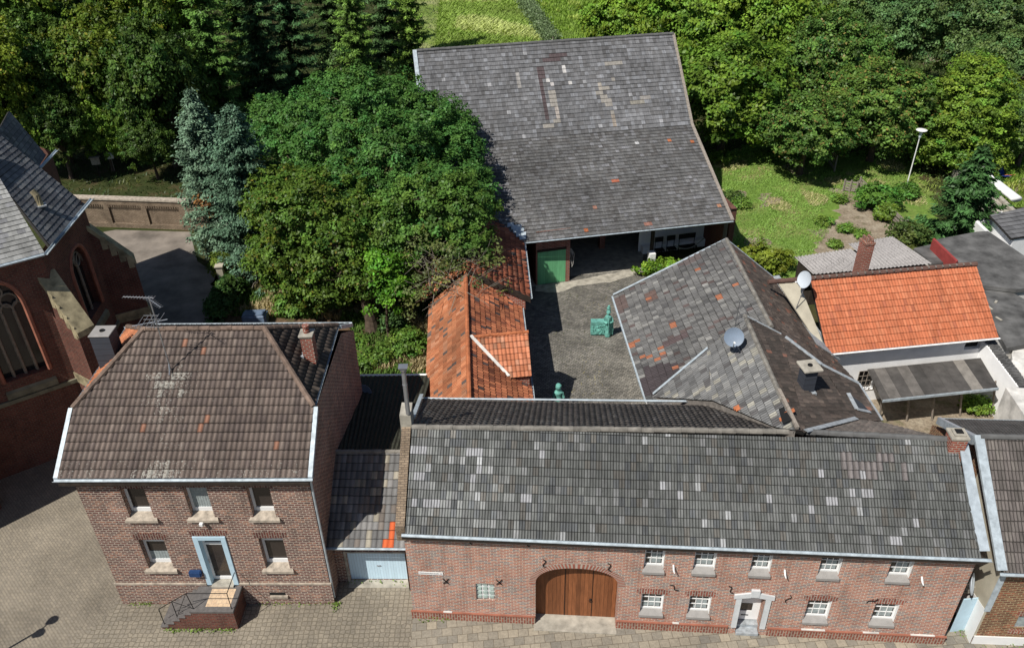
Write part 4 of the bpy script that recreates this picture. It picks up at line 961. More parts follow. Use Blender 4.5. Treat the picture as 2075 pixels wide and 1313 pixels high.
mb = MB(); mb.hexa([RF(-.10, .4, .0), RF(-.003, .4, 0), RF(-.003, .4, 0) + rn * 3.4, RF(-.10, .4, 0) + rn * 3.4], [RF(-.10, 4.25, 0), RF(-.003, 4.25, 0), RF(-.003, 7.1, 0) + rn * 3.3, RF(-.10, 7.1, 0) + rn * 3.3]); mb.build('side_render', 'beige', nb)
mb = MB(); RF.box(mb, -.12, .09, 1.9, 4.3, -.01, .03); mb.build('corner_trim', 'zinc_pale', nb)
mb = MB(); mb.hexa([RF(-.115, .0, .02), RF(-.101, .0, .02), RF(-.101, 0, 0) + rn * 2.0, RF(-.115, 0, 0) + rn * 2.0], [RF(-.115, 2.0, .02), RF(-.101, 2.0, .02), RF(-.101, 1.6, 0) + rn * 2.0, RF(-.115, 1.6, 0) + rn * 2.0]); mb.build('side_paint', 'white', nb)
# narrow gate leaf in the gap
gg = MB(); ga, gb_ = P(1925, 1280), P(1963, 1276)
gd_ = (gb_ - ga); gg.box(ga, gd_, V(0, .05, 0), V(0, 0, 1.95)); gg.bevel(.01)
solo(gg, 'alley_gate', 'blue_trim', 'pale blue metal gate closing the narrow alley right of the farmhouse', 'gate', loc=ga)
mb = MB()
for i in range(9): mb.cbox((ga.x + .15 + .16 * (i % 4), ga.y + .55 + .25 * (i // 4), 1.9 + .06 * (i % 3)), .32, .26, .07, random.uniform(-1, 1))
mb.box(ga + V(0, .4, 1.8), V(.95, 0, 0), V(0, 1.2, 0), V(0, 0, .08))
solo(mb, 'alley_lean_to', 'concrete', 'broken pale tiles and rubble on the small roof behind the alley gate', 'rubble', loc=ga + V(0, .4, 0))
dl = P(1966, 1182, 2.9); dish(dl, V(.75, -.5, .25), .42, dl + V(-.35, .25, -.1), 'white satellite dish in the alley between the farmhouse and the right neighbour', 'dish_white', arm=False)
# ================================================================== BARN
EB = 3.65
bRl, bRr = P(839, 103, 12), P(1363, 70, 12); bEr = P(1483, 448, EB); bEm = P(1065, 491, EB)
ub = (bEr - bEm).normalized(); bEl = bEr - ub * 19.5
bBr = P(1401, 253, 6.9); bRl = bRr - ub * 19.35; bEl = bEr - ub * 19.4; bBl = bBr - ub * 19.38
barn = thing('barn', (5, 55, 0), 'large barn with a huge patched grey tiled roof at the end of the courtyard', 'barn')
rf = Roof()
gryb = [(12, (.18, .18, .186)), (7, (.205, .206, .214)), (4, (.150, .148, .150)), (3.6, (.25, .255, .27)), (.25, (.36, .36, .37))]
upl = plane(bBl, bBr, bRr); lpl = plane(bEl, bEr, bBr)
def marks_on(pl, origin, ud, lst, out):
    u = (ud - pl[1] * ud.dot(pl[1])).normalized(); v = pl[1].cross(u)
    if v.z < 0: v = -v
    for (x, y, ru, rv, c) in lst:
        p = On((x, y), pl) - origin; out.append((p.dot(u), p.dot(v), ru, rv, c))
    return out
cream = (.36, .335, .30); plum = (.115, .088, .090); orng = (.50, .17, .075)
ml = [(1244, 129, .5, .17, cream), (1252, 125, .3, .15, cream), (1232, 133, .25, .15, cream), (1130, 112, .6, .14, plum), (1118, 122, .75, .14, plum),
      (1097, 148, .16, .5, plum), (1100, 175, .16, .6, plum), (1103, 205, .16, .6, plum), (1107, 232, .18, .55, plum),
      (1140, 140, .12, .2, (.6, .58, .56)), (1112, 160, .12, .2, (.6, .58, .56)), (1120, 170, .12, .2, (.55, .52, .5)), (1153, 168, .12, .3, (.6, .58, .56)), (1116, 187, .25, .17, cream), (1122, 205, .16, .5, cream), (1128, 228, .2, .5, (.45, .40, .36)), (1112, 254, .5, .17, cream), (1130, 246, .2, .2, cream),
      (1052, 155, .14, .2, (.42, .40, .38)), (1054, 170, .14, .3, (.38, .36, .34)), (1216, 190, .25, .17, cream), (1228, 182, .25, .2, cream), (1222, 200, .25, .2, cream), (1232, 208, .2, .2, cream), (1216, 176, .12, .3, (.42, .38, .33)), (1240, 165, .14, .2, cream), (1243, 225, .14, .17, cream), (1245, 245, .12, .5, (.36, .31, .26)), (1290, 205, .5, .12, (.30, .28, .24)), (1310, 200, .4, .12, (.32, .30, .28))]
mu_ = marks_on(upl, bBl, ub, ml, [])
def band(base, f0, f1, dark, wt):
    def fn(u, v, i, k, rr):
        c = base(u, v, i, k, rr); n_ = noise.noise(V(u * .35, v * .5, 9.1)); g = 1.0
        if f0 < v + n_ * 1.2 < f1: g = dark
        return tuple(x * g for x in c[:3])
    return fn
bmk = palette(gryb, .25, psc=.4, marks=mu_, seed=41)
rf.plane([bBl, bBr, bRr, bRl], ub, .27, .33, 'fine', .024, bmk, step=.028, seed=41, und=.06)
ml2 = [(1354, 285, .14, .14, orng), (1402, 288, .14, .14, orng), (1247, 367, .14, .15, (.45, .15, .09)), (1204, 422, .13, .15, (.36, .19, .14)), (1189, 466, .14, .15, orng), (1458, 420, .14, .14, (.5, .25, .15)), (1314, 455, .22, .28, (.34, .17, .13)), (1060, 470, .12, .15, (.4, .2, .13)), (1288, 290, .08, .15, (.6, .6, .6))]
# origin of the lower plane is its first point
lm = marks_on(lpl, bEl, ub, ml2, [])
lo_gry = [(12, (.155, .153, .151)), (7, (.18, .179, .181)), (5, (.128, .123, .120)), (1.8, (.23, .23, .24))]
blo = palette(lo_gry, .35, psc=.3, marks=lm, seed=43)
rf.plane([bEl, bEr, bBr, bBl], ub, .27, .33, 'fine', .024, blo, step=.028, seed=42, und=.06)
perp = V(-ub.y, ub.x, 0)
bk0, bk1 = bRl + perp * 9 - V(0, 0, 7), bRr + perp * 9 - V(0, 0, 7)
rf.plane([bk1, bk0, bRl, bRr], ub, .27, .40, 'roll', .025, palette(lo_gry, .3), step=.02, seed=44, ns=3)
broof = rf.build('roof', 'tile_spots', barn)
mb = MB(); ridge(mb, bRl + V(0, 0, .05), bRr + V(0, 0, .05), .12, .4); mb.build('ridge_tiles', 'ridge_dark', broof)
mb = MB()
mb.slab([bRl + V(0, 0, .12), bRl - ub * .28 + V(0, 0, .12), bBl - ub * .28 + V(0, 0, .12), bBl + V(0, 0, .12)], .3)
mb.build('verge_flashing', 'zinc_pale', broof)
mb = MB(); mb.slab([bRr - ub * .05 + V(0, 0, .08), bRr + ub * .16 + V(0, 0, .08), bBr + ub * .16 + V(0, 0, .08), bBr - ub * .05 + V(0, 0, .08)], .12); mb.slab([bBr - ub * .05 + V(0, 0, .08), bBr + ub * .16 + V(0, 0, .08), bEr + ub * .16 + V(0, 0, .08), bEr - ub * .05 + V(0, 0, .08)], .12); mb.build('bargeboard', 'grey_wood', broof)
mb = MB(); gutter(mb, P(1062, 491.5, EB) - perp * .07, bEr - perp * .07 + ub * .1, .065); mb.build('gutter', 'zinc_pale', broof)
BF = Facade(P(1060, 582)[:2], P(1468, 527)[:2])       # front line of the bays
bn = -BF.out
gx0, _ = BF.px(1089, 545); gx1, _ = BF.px(1146, 545); gzt = BF.px(1090, 511)[1]
mb = MB(); mb.holed([BF(gx0 - .1, 0), BF(gx1 + .28, 0), BF(gx1 + .28, 4.0), BF(gx0 - .1, 4.0)], [BF.rect(gx0, gx1, .02, gzt)], bn * .3)
BF.box(mb, gx1 + .0, gx1 + .28, 0, 3.95, -.55, -.302)
mb.build('front_wall', 'brick_red', barn, recalc=False)
mb = MB(); BF.box(mb, gx0 + .01, gx1 - .01, .03, gzt - .02, -.06, .01); gd = mb.build('barn_door', 'green_boards', barn)
mb = MB(); BF.box(mb, gx0 - .02, gx1 + .02, gzt - .02, gzt + .14, -.02, .05); mb.build('door_lintel', 'dark_wood', barn)
ex, _ = BF.px(1483, 525); by = 6.2
# interior back and side walls
mb = MB(); px0 = BF.px(1318, 545)[0]; 
mb.face([BF(-5, 0, -by), BF(px0 + .1, 0, -by), BF(px0 + .1, 5.7, -by), BF(-5, 5.7, -by)])
mb.face([BF(gx0 - .1, 0, 0), BF(gx0 - .1, 0, -by), BF(gx0 - .1, 5.5, -by), BF(gx0 - .1, 3.7, 0)])
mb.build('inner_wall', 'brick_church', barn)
deep = by; by = 2.7
mb = MB(); mb.face([BF(px0 + .1, 0, -by + .02), BF(ex - .5, 0, -by + .02), BF(ex - .5, 4.5, -by + .02), BF(px0 + .1, 4.5, -by + .02)])
mb.face([BF(ex - .5, 0, -by), BF(ex - .5, 0, -.3), BF(ex - .5, 3.7, -.3), BF(ex - .5, 4.5, -by)]); mb.build('white_inner_wall', 'white_wall', barn)
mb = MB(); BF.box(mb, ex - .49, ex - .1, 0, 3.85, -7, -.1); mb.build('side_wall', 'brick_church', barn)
mb = MB(); BF.box(mb, px0 - .05, px0 + .15, 0, 3.9, -.3, -.1);  mb.tube([BF(px0 + .05, 2.9, -.2), BF(px0 + 1.0, 3.7, -.2)], .08, 6)
BF.box(mb, 2.0, ex - .1, 3.62, 3.82, -.28, -.1)
mb.build('post', 'dark_wood', barn)
mb = MB(); k0 = BF.px(1250, 520)[0]; BF.box(mb, k0 + .1, k0 + .5, 0, 3.8, -4.2, -3.8); mb.build('inner_pillar', 'brick_red', barn)
mb = MB(); BF.box(mb, k0 + .9, k0 + 2.5, .0, 3.6, -deep + .03, -deep + .1); mb.build('barn_door', 'green', barn)
mb = MB(); mb.tube([BF(ex - .55, 3.7, -2.4), BF(ex - .6, 2.2, -.9)], .09, 6); mb.build('brace', 'dark_wood', barn)
# outer shell so that daylight stays out
mb = MB(); a_, b_ = bEl + ub * .3 + perp * .8, bEr - ub * .12 + perp * .8; c_, d_ = bk1 - ub * .4 - perp * .3, bk0 + ub * .4 - perp * .3
for p, q in ((b_, c_), (c_, d_), (d_, a_)):
    mb.face([V(p.x, p.y, 0), V(q.x, q.y, 0), V(q.x, q.y, q.z - .1 if q.z > 4 else 3.4), V(p.x, p.y, p.z - .1 if p.z > 4 else 3.4)])
for r_, b__, e_, k_ in ((bRl + ub * .35, bBl + ub * .35, a_, d_), (bRr - ub * .15, bBr - ub * .15, b_, c_)):
    mb.face([V(e_.x, e_.y, 0), V(e_.x, e_.y, 3.5), b__ - V(0, 0, .2), r_ - V(0, 0, .25), k_ - V(0, 0, .1), V(k_.x, k_.y, 0)])
mb.build('outer_wall', 'brick_red', barn)
pp = P(1313, 545); mb = MB(); mb.cbox((BF(px0 - .05, 0, .12)), .42, .5, 1.45, .17); mb.bevel(.015)
solo(mb, 'white_pillar', 'white_wall', 'short sunlit white pillar at the barn front beside the courtyard hedge', 'pillar', loc=BF(px0 - .05, 0, .12))
# shelf bench with chairs
mb = MB(); BF.box(mb, px0 + .3, ex - .9, .0, .55, -by + .05, -by + .45); solo(mb, 'low_wall_ledge', 'white_wall', 'low white ledge along the white back wall of the barn bay', 'ledge', loc=BF(px0 + 2, 0, -by + .2), recalc=True)
def bench(u, w, label, cat='bench'):
    t = thing('bench', BF(u, 0, -by + .8), label, cat, 'dark benches along the white barn wall')
    mb = MB(); BF.box(mb, u, u + w, .95, 1.32, -by + .62, -by + .68); mb.build('backrest', 'black', t)
    mb = MB(); BF.box(mb, u, u + w, .42, .48, -by + .68, -by + 1.12); mb.build('seat', 'black', t)
    for uu in (u + .03, u + w - .07):
        mb = MB(); BF.box(mb, uu, uu + .04, 0, .95, -by + .63, -by + .67); BF.box(mb, uu, uu + .04, 0, .42, -by + 1.06, -by + 1.10); mb.build('leg', 'black', t)
bench(px0 + 1.05, .62, 'dark garden chair nearest the barn post, against the white wall', 'chair'); bench(px0 + 1.95, .62, 'dark garden chair in the middle, against the white barn wall', 'chair'); bench(px0 + 2.85, 1.25, 'wide dark garden bench at the right end of the white barn wall')
h0, h1 = On((1367, 498), (BF(0, 0, -1.2), BF.out)), On((1427, 483), (BF(0, 0, -1.2), BF.out))
mb = MB(); mb.tube([h0.lerp(h1, i / 12) - V(0, 0, .5 * math.sin(math.pi * i / 12)) for i in range(13)], .03, 6)
solo(mb, 'hanging_rope', 'wire', 'pale rope sagging across the white bay of the barn', 'rope', loc=h0)
r0_ = On((1154, 503), (BF(0, 0, -.1), BF.out)); mb = MB()
for i in range(3): mb.tube([r0_ + V(.05 * i, -.02 * i, 0), r0_ + V(.12 + .1 * i, 0, -.45), r0_ + V(.02 + .12 * i, 0, -.8 - .2 * i), r0_ + V(.18, 0, -1.1 - .15 * i)], .025, 5)
solo(mb, 'hanging_hose', 'wire', 'tangle of pale rope hanging at the brick pillar right of the green barn door', 'rope', loc=r0_)
# ================================================================== ORANGE SHED
shed = thing('tiled_shed', (-1.8, 35, 0), 'low outbuilding left of the courtyard with an orange tiled gable roof and small dormer', 'shed')
sz, se = 5.0, 2.8
s0, s1 = P(951, 803, sz), P(944, 552, sz); su = (s1 - s0).normalized(); s0 = s0 - su * 2.5
er0, er1 = P(1079, 806, se), P(1056, 615, se); er0 = er0 - (er1 - er0).normalized() * 2.0
el0, el1 = P(863, 805, se), P(869, 628, se); el0 = el0 - (el1 - el0).normalized() * 2.0; el1 = el1 + (el1 - el0).normalized() * .6
SR = plane(er0, er1, s0); SL = plane(el0, el1, s0)
rf = Roof()
oran = [(8, (.46, .165, .080)), (5, (.36, .12, .06)), (2, (.23, .08, .045)), (1.0, (.085, .06, .055))]
orl = [(10, (.47, .185, .090)), (5, (.42, .15, .070)), (2, (.50, .23, .13)), (1.0, (.15, .115, .10))]
def swirl(base, sc=.5):
    def fn(u, v, i, k, rr):
        c = base(u, v, i, k, rr); n_ = noise.noise(V(i * .13, k * .5, 4.4)); g = 1 + .5 * n_; return tuple(x * g for x in c[:3])
    return fn
rf.plane([er1, er0, s0, s1], su, .215, .335, 'clean', .035, swirl(palette(oran, .3, seed=51)), step=.03, seed=51, ns=6, jit=.012)
pe = On((958, 563), SR)
rf.plane([el0, el1, s1, s0], su, .235, .335, 'double', .02, swirl(palette(orl, .2, seed=52)), step=.025, seed=52, ns=4, jit=.012)
# upper shed roof, running under the barn roof
ua, ub_ = P(1075, 604, 3.5), P(1061.5, 490, 3.62); ud_ = (ub_ - ua).normalized(); ub2 = ua + ud_ * 11.0
uc = P(944, 548, 5.15); ue = uc + ud_ * 11.0
rf.plane([ub2, ua, uc, ue], ud_, .215, .335, 'pan', .04, swirl(palette([(8, (.33, .105, .055)), (5, (.27, .085, .05)), (2, (.38, .15, .09)), (.8, (.09, .075, .07))], .35, seed=53)), step=.03, seed=53, ns=6, jit=.012)
# west slope of the upper part
uw = uc + V(-2.7, .3, -2.2); rf.plane([uw, uw + ud_ * 10, ue, uc], ud_, .235, .335, 'flat', .02, swirl(palette(orl, .2, seed=54)), step=.025, seed=54, ns=3)
sroof = rf.build('roof', 'tile', shed)
M['ridge_orange'] = plain('ridge_tile_orange', (.42, .14, .06), .9, 0, .4, 3)
mb = MB(); ridge(mb, s0 + V(0, 0, .05), s1 + V(0, 0, .05), .11, .38); mb.build('ridge_tiles', 'ridge_orange', sroof)
mb = MB(); mb.hexa([ua + V(0, -.02, -.32), uc + V(0, -.02, -.32), uc + V(0, .12, -.32), ua + V(0, .12, -.32)], [ua + V(0, -.02, .05), uc + V(0, -.02, .05), uc + V(0, .12, .05), ua + V(0, .12, .05)]); mb.build('gable_edge', 'dark_wood', sroof)
each('gutter', 'zinc_pale', sroof, gutter, ((er0 + V(.06, 0, 0), er1 + V(.06, 0, 0), .06), (ua + V(.06, 0, 0), ub_ + V(.06, 0, 0), .06)))
# dormer
d0, d1 = P(957, 684, sz - .05), P(1070, 674, sz - .05); db = On((1034, 766), SR); dzb = db.z; db1 = P(1077, 762, dzb)
rf = Roof(); dcol = palette([(6, (.56, .22, .12)), (4, (.50, .18, .09)), (2, (.60, .29, .18)), (1, (.36, .17, .10))], .25, seed=55)
rf.plane([db, db1, d1, d0], (db1 - db), .20, .31, 'clean', .04, dcol, step=.03, seed=55, top=.45)
rf.plane([d0, d1, d1 + V(.05, 1.5, -1.5), db + (d0 - db) + V(.6, 1.5, -1.5)], (db1 - db), .225, .31, 'pan', .04, dcol, step=.03, seed=56, ns=4)
dm = rf.build('dormer', 'tile', shed)
mb = MB(); ex_ = V(d1.x - .08, 0, 0)
mb.face([V(db1.x - .1, db1.y + .1, 1.6), V(d1.x - .1, d1.y + 1.4, 1.6), V(d1.x - .1, d1.y + 1.4, d1.z - 1.45), V(d1.x - .1, d1.y, d1.z - .1), V(db1.x - .1, db1.y + .05, db1.z - .1)])
mb.face([V(db1.x - .1, db1.y + .1, 0), V(db.x, db.y + .1, 0), V(db.x, db.y + .1, db.z - .1), V(db1.x - .1, db1.y + .1, db1.z - .1)])
mb.build('dormer_wall', 'brick_red', dm)
mb = MB(); mb.box(d0 + V(-.14, 0, .08), db - d0, V(.14, .06, .02), V(0, 0, .04)); mb.build('flashing', 'old_white', dm)
mb = MB(); ridge(mb, d0 + V(.1, 0, .05), d1 + V(0, 0, .05), .09, .3); mb.build('ridge_tiles', 'ridge_orange', dm)
mb = MB()
w0, w1, w2, w3 = (er0.x - .35, er0.y), (er1.x - .35, er1.y), (el1.x + .3, el1.y), (el0.x + .3, el0.y)
wall_box(mb, [w0, w1, w2, w3], 0, 2.75)
for a_, b_, r__ in ((w1, w2, s1), (w0, w3, s0)): mb.face([V(a_[0], a_[1], 2.75), V(b_[0], b_[1], 2.75), V(r__.x, r__.y, sz - .15)])
mb.face([V(ua.x - .3, ua.y + .1, 0), V(ua.x - .3, 56, 0), V(ua.x - .3, 56, 3.4), V(ua.x - .3, ua.y + .1, 3.4)])
mb.face([V(ua.x - .3, ua.y + .1, 0), V(uc.x, uc.y + .1, 0), V(uc.x, uc.y + .1, 4.9), V(ua.x - .3, ua.y + .1, 3.3)])
mb.build('wall', 'brick_red', shed)
# white limewashed patch at the valley
mb = MB()
for x_, y_ in ((1036, 468), (1044, 467), (1040, 475), (1049, 474), (1046, 483), (1053, 482), (1053, 489), (1028, 463)):
    p = On((x_, y_), lpl) + V(0, 0, .09); mb.box(p, ub * .42, V(0, .3, .13), V(0, -.01, .03))
mb.build('lime_patch', 'zinc_pale', sroof)
# ================================================================== BACK WINGS
wing = thing('back_wing', (10, 34, 0), 'two joined gable roofs with grey and dark brown tiles right of the courtyard', 'house wing')
za, ze_ = 7.0, 3.85
a0_, a1_ = P(1242, 599, ze_), P(1309, 808, ze_); ar0, ar1 = P(1472, 486, za), P(1563, 663, za)
PA = plane(a0_, a1_, ar0); uA = (a1_ - a0_).normalized()
are0, are1 = P(1695, 733, 3.5), P(1790, 853, 3.5)
PRp = plane(ar0, ar1, are0)
rf = Roof()
wg = [(10, (.165, .162, .158)), (6, (.125, .123, .122)), (5, (.20, .197, .19)), (2, (.28, .275, .26)), (1.2, (.13, .10, .095))]
mA = marks_on(PA, On((1242, 599), PA), uA, [], [])
orig_A = a0_
rfA = [On(p, PA) for p in ((1242, 599), (1309, 808), (1322, 805), (1433, 709), (1510, 655), (1563, 663), (1472, 486))]
def spots(pl, origin, ud, lst):
    n = pl[1]; u = (ud - n * ud.dot(n)).normalized(); v = n.cross(u)
    if v.z < 0: u = -u; v = n.cross(u)
    return u, v
# polygon is planar: cells addressed from its own lower-left corner
def mk_marks(poly, ud, pl, lst):
    u, v = spots(pl, poly[0], ud, lst); O = poly[0]
    umin = min((p - O).dot(u) for p in poly); vmin = min((p - O).dot(v) for p in poly)
    return [((On((x, y), pl) - O).dot(u) - umin, (On((x, y), pl) - O).dot(v) - vmin, ru, rv, c) for x, y, ru, rv, c in lst]
og = (.40, .155, .085); sA = [(x, y, .14, .16, og) for x, y in ((1415, 548), (1488, 583), (1454, 607), (1371, 658), (1297, 691), (1287, 700), (1277, 700), (1344, 704), (1348, 719), (1321, 721), (1306, 721), (1337, 729), (1374, 745), (1320, 605))]
sA += [(1322, 598, .5, .3, (.17, .115, .10)), (1262, 612, .6, .3, (.15, .11, .10)), (1400, 525, .5, .5, (.14, .115, .11)), (1370, 690, .3, .6, (.12, .09, .09))]
sA += [(x, y, .22, .16, (.075, .062, .066)) for x in range(1310, 1380, 8) for y in range(748, 800, 7)]
polyA = [a0_, a1_, On((1325, 850), PA), On((1540, 800), PA), ar1 + (ar1 - ar0) * .2, ar0]
polyA = [p for p in polyA]
polyA[2] = a1_ + uA * 1.5; polyA[3] = ar1 + (ar1 - ar0).normalized() * 3
polyA = [a0_, a1_ + uA * 1.5, ar1 + (ar1 - ar0).normalized() * 3, ar0]
rf.plane(polyA, uA, .235, .33, 'double', .024, palette(wg, .25, psc=.5, seed=61, marks=mk_marks(polyA, uA, PA, sA)), step=.03, seed=61, ns=5, jit=.014)
# A right slope
brn = [(6, (.105, .082, .068)), (4, (.085, .068, .058)), (2, (.14, .11, .09)), (.5, (.21, .10, .07))]
pr0 = On((1566, 562), PRp)
polyR = [ar0, pr0, On((1662, 700), PRp), On((1697, 733), PRp), On((1742, 778), PRp), On((1665, 741), PRp), On((1579, 686), PRp), ar1]
# split in convex pieces
rf.plane([ar0, ar1 + V(0, 0, -.0), On((1579, 686), PRp), On((1665, 741), PRp), On((1662, 700), PRp), pr0], (ar1 - ar0), .22, .30, 'flat', .02, palette(brn, .4, psc=.8, seed=62), step=.03, seed=62, ns=4, stagger=1) if False else None
for tri in ((ar0, ar1, pr0), (pr0, ar1, On((1662, 700), PRp)), (ar1, On((1590, 692), PRp), On((1662, 700), PRp)), (On((1590, 692), PRp), On((1668, 743), PRp), On((1662, 700), PRp)), (On((1662, 700), PRp), On((1668, 743), PRp), On((1697, 733), PRp)), (On((1697, 733), PRp), On((1668, 743), PRp), On((1740, 779), PRp))):
    rf.plane(list(tri), (ar1 - ar0), .22, .28, 'flat', .018, palette(brn, .45, psc=.9, seed=62), step=.028, seed=62, ns=4, stagger=1)
# wing B
bz = 8.1
apx = P(1509, 641, bz); low = P(1612, 872, 7.72); uB = (low - apx).normalized()
lfoot = On((1322, 805), PA) + V(0, 0, .10); PBL = plane(apx, low, lfoot)
PBR = plane(apx, low, On((1735, 852), PLR))
polyB = [apx, low, On((1572, 866), PBL), On((1445, 812), PBL), On((1322, 805), PBL), On((1433, 709), PBL)]
wb = [(8, (.20, .20, .198)), (5, (.155, .155, .155)), (5, (.25, .248, .24)), (2, (.33, .315, .27)), (1.5, (.12, .115, .115))]
rf.plane([polyB[0], polyB[1], polyB[2], polyB[3], polyB[5]], uB, .235, .34, 'double', .024, palette(wb, .2, psc=.5, seed=63), step=.03, seed=63, ns=5, jit=.014)
rf.plane([polyB[5], polyB[3], polyB[4]], uB, .235, .34, 'double', .024, palette(wb, .2, psc=.5, seed=64), step=.03, seed=64, ns=5, jit=.014)
e1_ = On((1583, 679), PBR); e2_ = On((1665, 741), PBR); e3_ = On((1740, 779), PBR); e4_ = On((1787, 854), PBR); e5_ = On((1735, 851), PBR); e6_ = On((1632, 877), PBR)
sB = [(1700, 765, .8, .2, (.20, .09, .06)), (1705, 800, .4, .3, (.26, .12, .08)), (1660, 785, .25, .3, (.22, .10, .07))]
brb = [(6, (.088, .070, .060)), (4, (.070, .058, .050)), (1.5, (.115, .09, .075)), (.25, (.22, .11, .08))]
fB = palette(brb, .4, psc=.9, seed=65)
for tri in ((apx, low, e6_, e1_), (e1_, e6_, e5_, e2_), (e2_, e5_, e4_, e3_)):
    rf.plane(list(tri), uB, .22, .28, 'flat', .02, fB, step=.03, seed=65, ns=4, stagger=1, jit=.012)
wroof = rf.build('roof', 'tile_spots', wing)
M['valley'] = plain('mortar_valley', (.20, .18, .16), .95, 0, .5, 4)
mb = MB()
for pa, pb in (((1322, 806), (1445, 813)), ((1445, 813), (1572, 867)), ((1572, 867), (1612, 873))):
    A_, B_ = On(pa, PBL), On(pb, PBL); dn = V(0, 0, -.9); mb.face([A_ - V(0, 0, .02), B_ - V(0, 0, .02), B_ + dn + V(0, -.05, 0), A_ + dn + V(0, -.05, 0)])
mb.build('valley_mortar', 'valley', wroof)
each('ridge_tiles', 'ridge_grey', wroof, ridge, ((ar0 + V(0, 0, .04), ar1 + V(0, 0, .04), .10, .36), (apx + V(0, 0, .04), On((1585, 812), PBL) + V(0, 0, .05), .10, .36)))
mb = MB(); mb.tube([apx.lerp(low, .70) + V(0, 0, .12), low + V(.05, 0, .12)], .09, 4); mb.build('ridge_board', 'grey_wood', wroof)
mb = MB(); p_ = On((1586, 845), PBL); 
mb.box(p_ + V(-.15, -.5, .06), V(.35, 0, .22), V(.1, .9, 0), V(0, 0, .03)); mb.build('roof_hole', 'black', wroof)
mb = MB()
for i, (x_, y_) in enumerate(((1584, 853), (1590, 848), (1580, 859), (1487, 836), (1491, 838))): p_ = On((x_, y_), PBL) + V(0, 0, .11); mb.box(p_, V(.34, .0, .22), V(0, .19, 0), V(0, 0, .03))
mb.build('loose_tiles', 'ridge_orange', wroof)
def strip(mb, p, q, w, th=.03, side=None, up=.06):
    d = q - p; s_ = side if side is not None else d.cross(V(0, 0, 1)).normalized() * w; mb.box(p - s_ / 2 + V(0, 0, up), d, s_, V(0, 0, th))
each('verge_flashing', 'zinc_pale', wroof, lambda m, a, b, w, u: strip(m, a, b, w, up=u), ((lfoot, polyB[5], .13, .10), (a0_, ar0, .13, .05), (ar0, pr0, .08, .04)))
mb = MB(); strip(mb, e2_ - (e2_ - e1_) * .9, e2_, .16); strip(mb, e2_, e3_, .16); strip(mb, e3_, e4_, .08); strip(mb, e6_, e5_, .20, up=.09); strip(mb, apx, e1_, .06, up=.05)
mb.slab([pr0 + V(-.1, 0, .06), pr0 + V(.38, .12, .06), On((1672, 700), PRp) + V(.2, 0, .1), On((1700, 732), PRp) + V(.05, 0, .1), On((1655, 700), PRp) + V(0, 0, .08)], .05)
mb.build('flashing', 'lead', wroof, noise_amp=.01)
mb = MB(); gutter(mb, a0_ + V(-.06, 0, 0), a1_ + uA * .2 + V(-.06, 0, 0), .055); mb.build('gutter', 'zinc_pale', wroof)
mb = MB(); x0_, y0_, y1_ = a0_.x + 1.25, a0_.y - .2, 27.5
mb.face([V(x0_, y0_, 0), V(x0_ + .5, y1_, 0), V(x0_ + .5, y1_, 3.7), V(x0_, y0_, 3.7)])
mb.face([V(x0_, y0_, 0), V(x0_, y0_, 3.7), ar0 + V(0, -.3, -.2), V(pr0.x - .1, pr0.y - .3, pr0.z - .2), V(pr0.x - .1, pr0.y - .3, 0)])
mb.face([V(are0.x - .2, pr0.y, 0), V(are1.x - .3, are1.y, 0), V(are1.x - .3, are1.y, 3.3), V(are0.x - .2, pr0.y, 3.4)])
mb.face([polyB[5] - V(0, .05, .1), apx - V(0, .08, .1), e1_ - V(0, .08, .1), V(e1_.x, e1_.y, 4.5), V(polyB[5].x, polyB[5].y, 4.5)])
mb.face([V(e3_.x - .15, e3_.y, 0), V(e4_.x - .15, e4_.y, 0), V(e4_.x - .15, e4_.y, e4_.z - .15), V(e3_.x - .15, e3_.y, e3_.z - .15)])
mb.build('wall', 'white_wall', wing)
# slate clad chimney, base at (1632,770)..(1660,795)
cbp = On((1645, 797), PBR); czt = zat((1645, 752), cbp.y); cp = V(P(1645, 752, czt).x, cbp.y + .27, czt); ch = chimney(wroof, (cp.x, cp.y), .52, .52, cbp.z - .6, czt, .15, 'clad', cap='concrete', cap_h=.09, over=.13)
cb = On((1635, 790), PBR); mb = MB(); mb.cbox((cp.x, cp.y - .05, cbp.z - .22), .70, .66, .26, .15); mb.build('chimney_flashing', 'lead', ch)
# roof window
rw = [On(p, PBR) + V(0, 0, .08) for p in ((1718, 800), (1746, 820), (1763, 838), (1735, 832))]
mb = MB(); mb.slab([rw[0], rw[1], rw[2] , rw[3]], .06); mb.build('roof_window', 'glass_dark', wroof); mb = MB(); strip(mb, rw[0], rw[3], .16, up=.0); strip(mb, rw[3], rw[2], .16, up=.0); mb.build('window_flashing', 'lead', wroof)
dq = P(1487, 683, 8.15); dish(dq, V(-.15, -.78, .42), .42, On((1500, 712), PBL), 'dark grey satellite dish on the light grey tiles near the apex of the back wing', 'dish')
dm_ = P(1497, 655, 8.2); an = thing('tv_antenna', dm_, 'small grid television aerial behind the apex of the back wing roof', 'antenna')
mb = MB(); mb.tube([On((1489, 662), PBL), P(1489, 662, 8.2) + V(.05, 0, 1.3)], .02, 6); mb.build('mast', 'steel', an)
mb = MB(); g0_ = P(1489, 662, 8.2) + V(.12, 0, .3)
for i in range(9): mb.tube([g0_ + V(-.02, 0, .12 * i), g0_ + V(.26, .0, .12 * i)], .008, 4)
for j in (0, .24): mb.tube([g0_ + V(j, 0, 0), g0_ + V(j, 0, 1.1)], .008, 4)
mb.build('grid', 'steel', an)
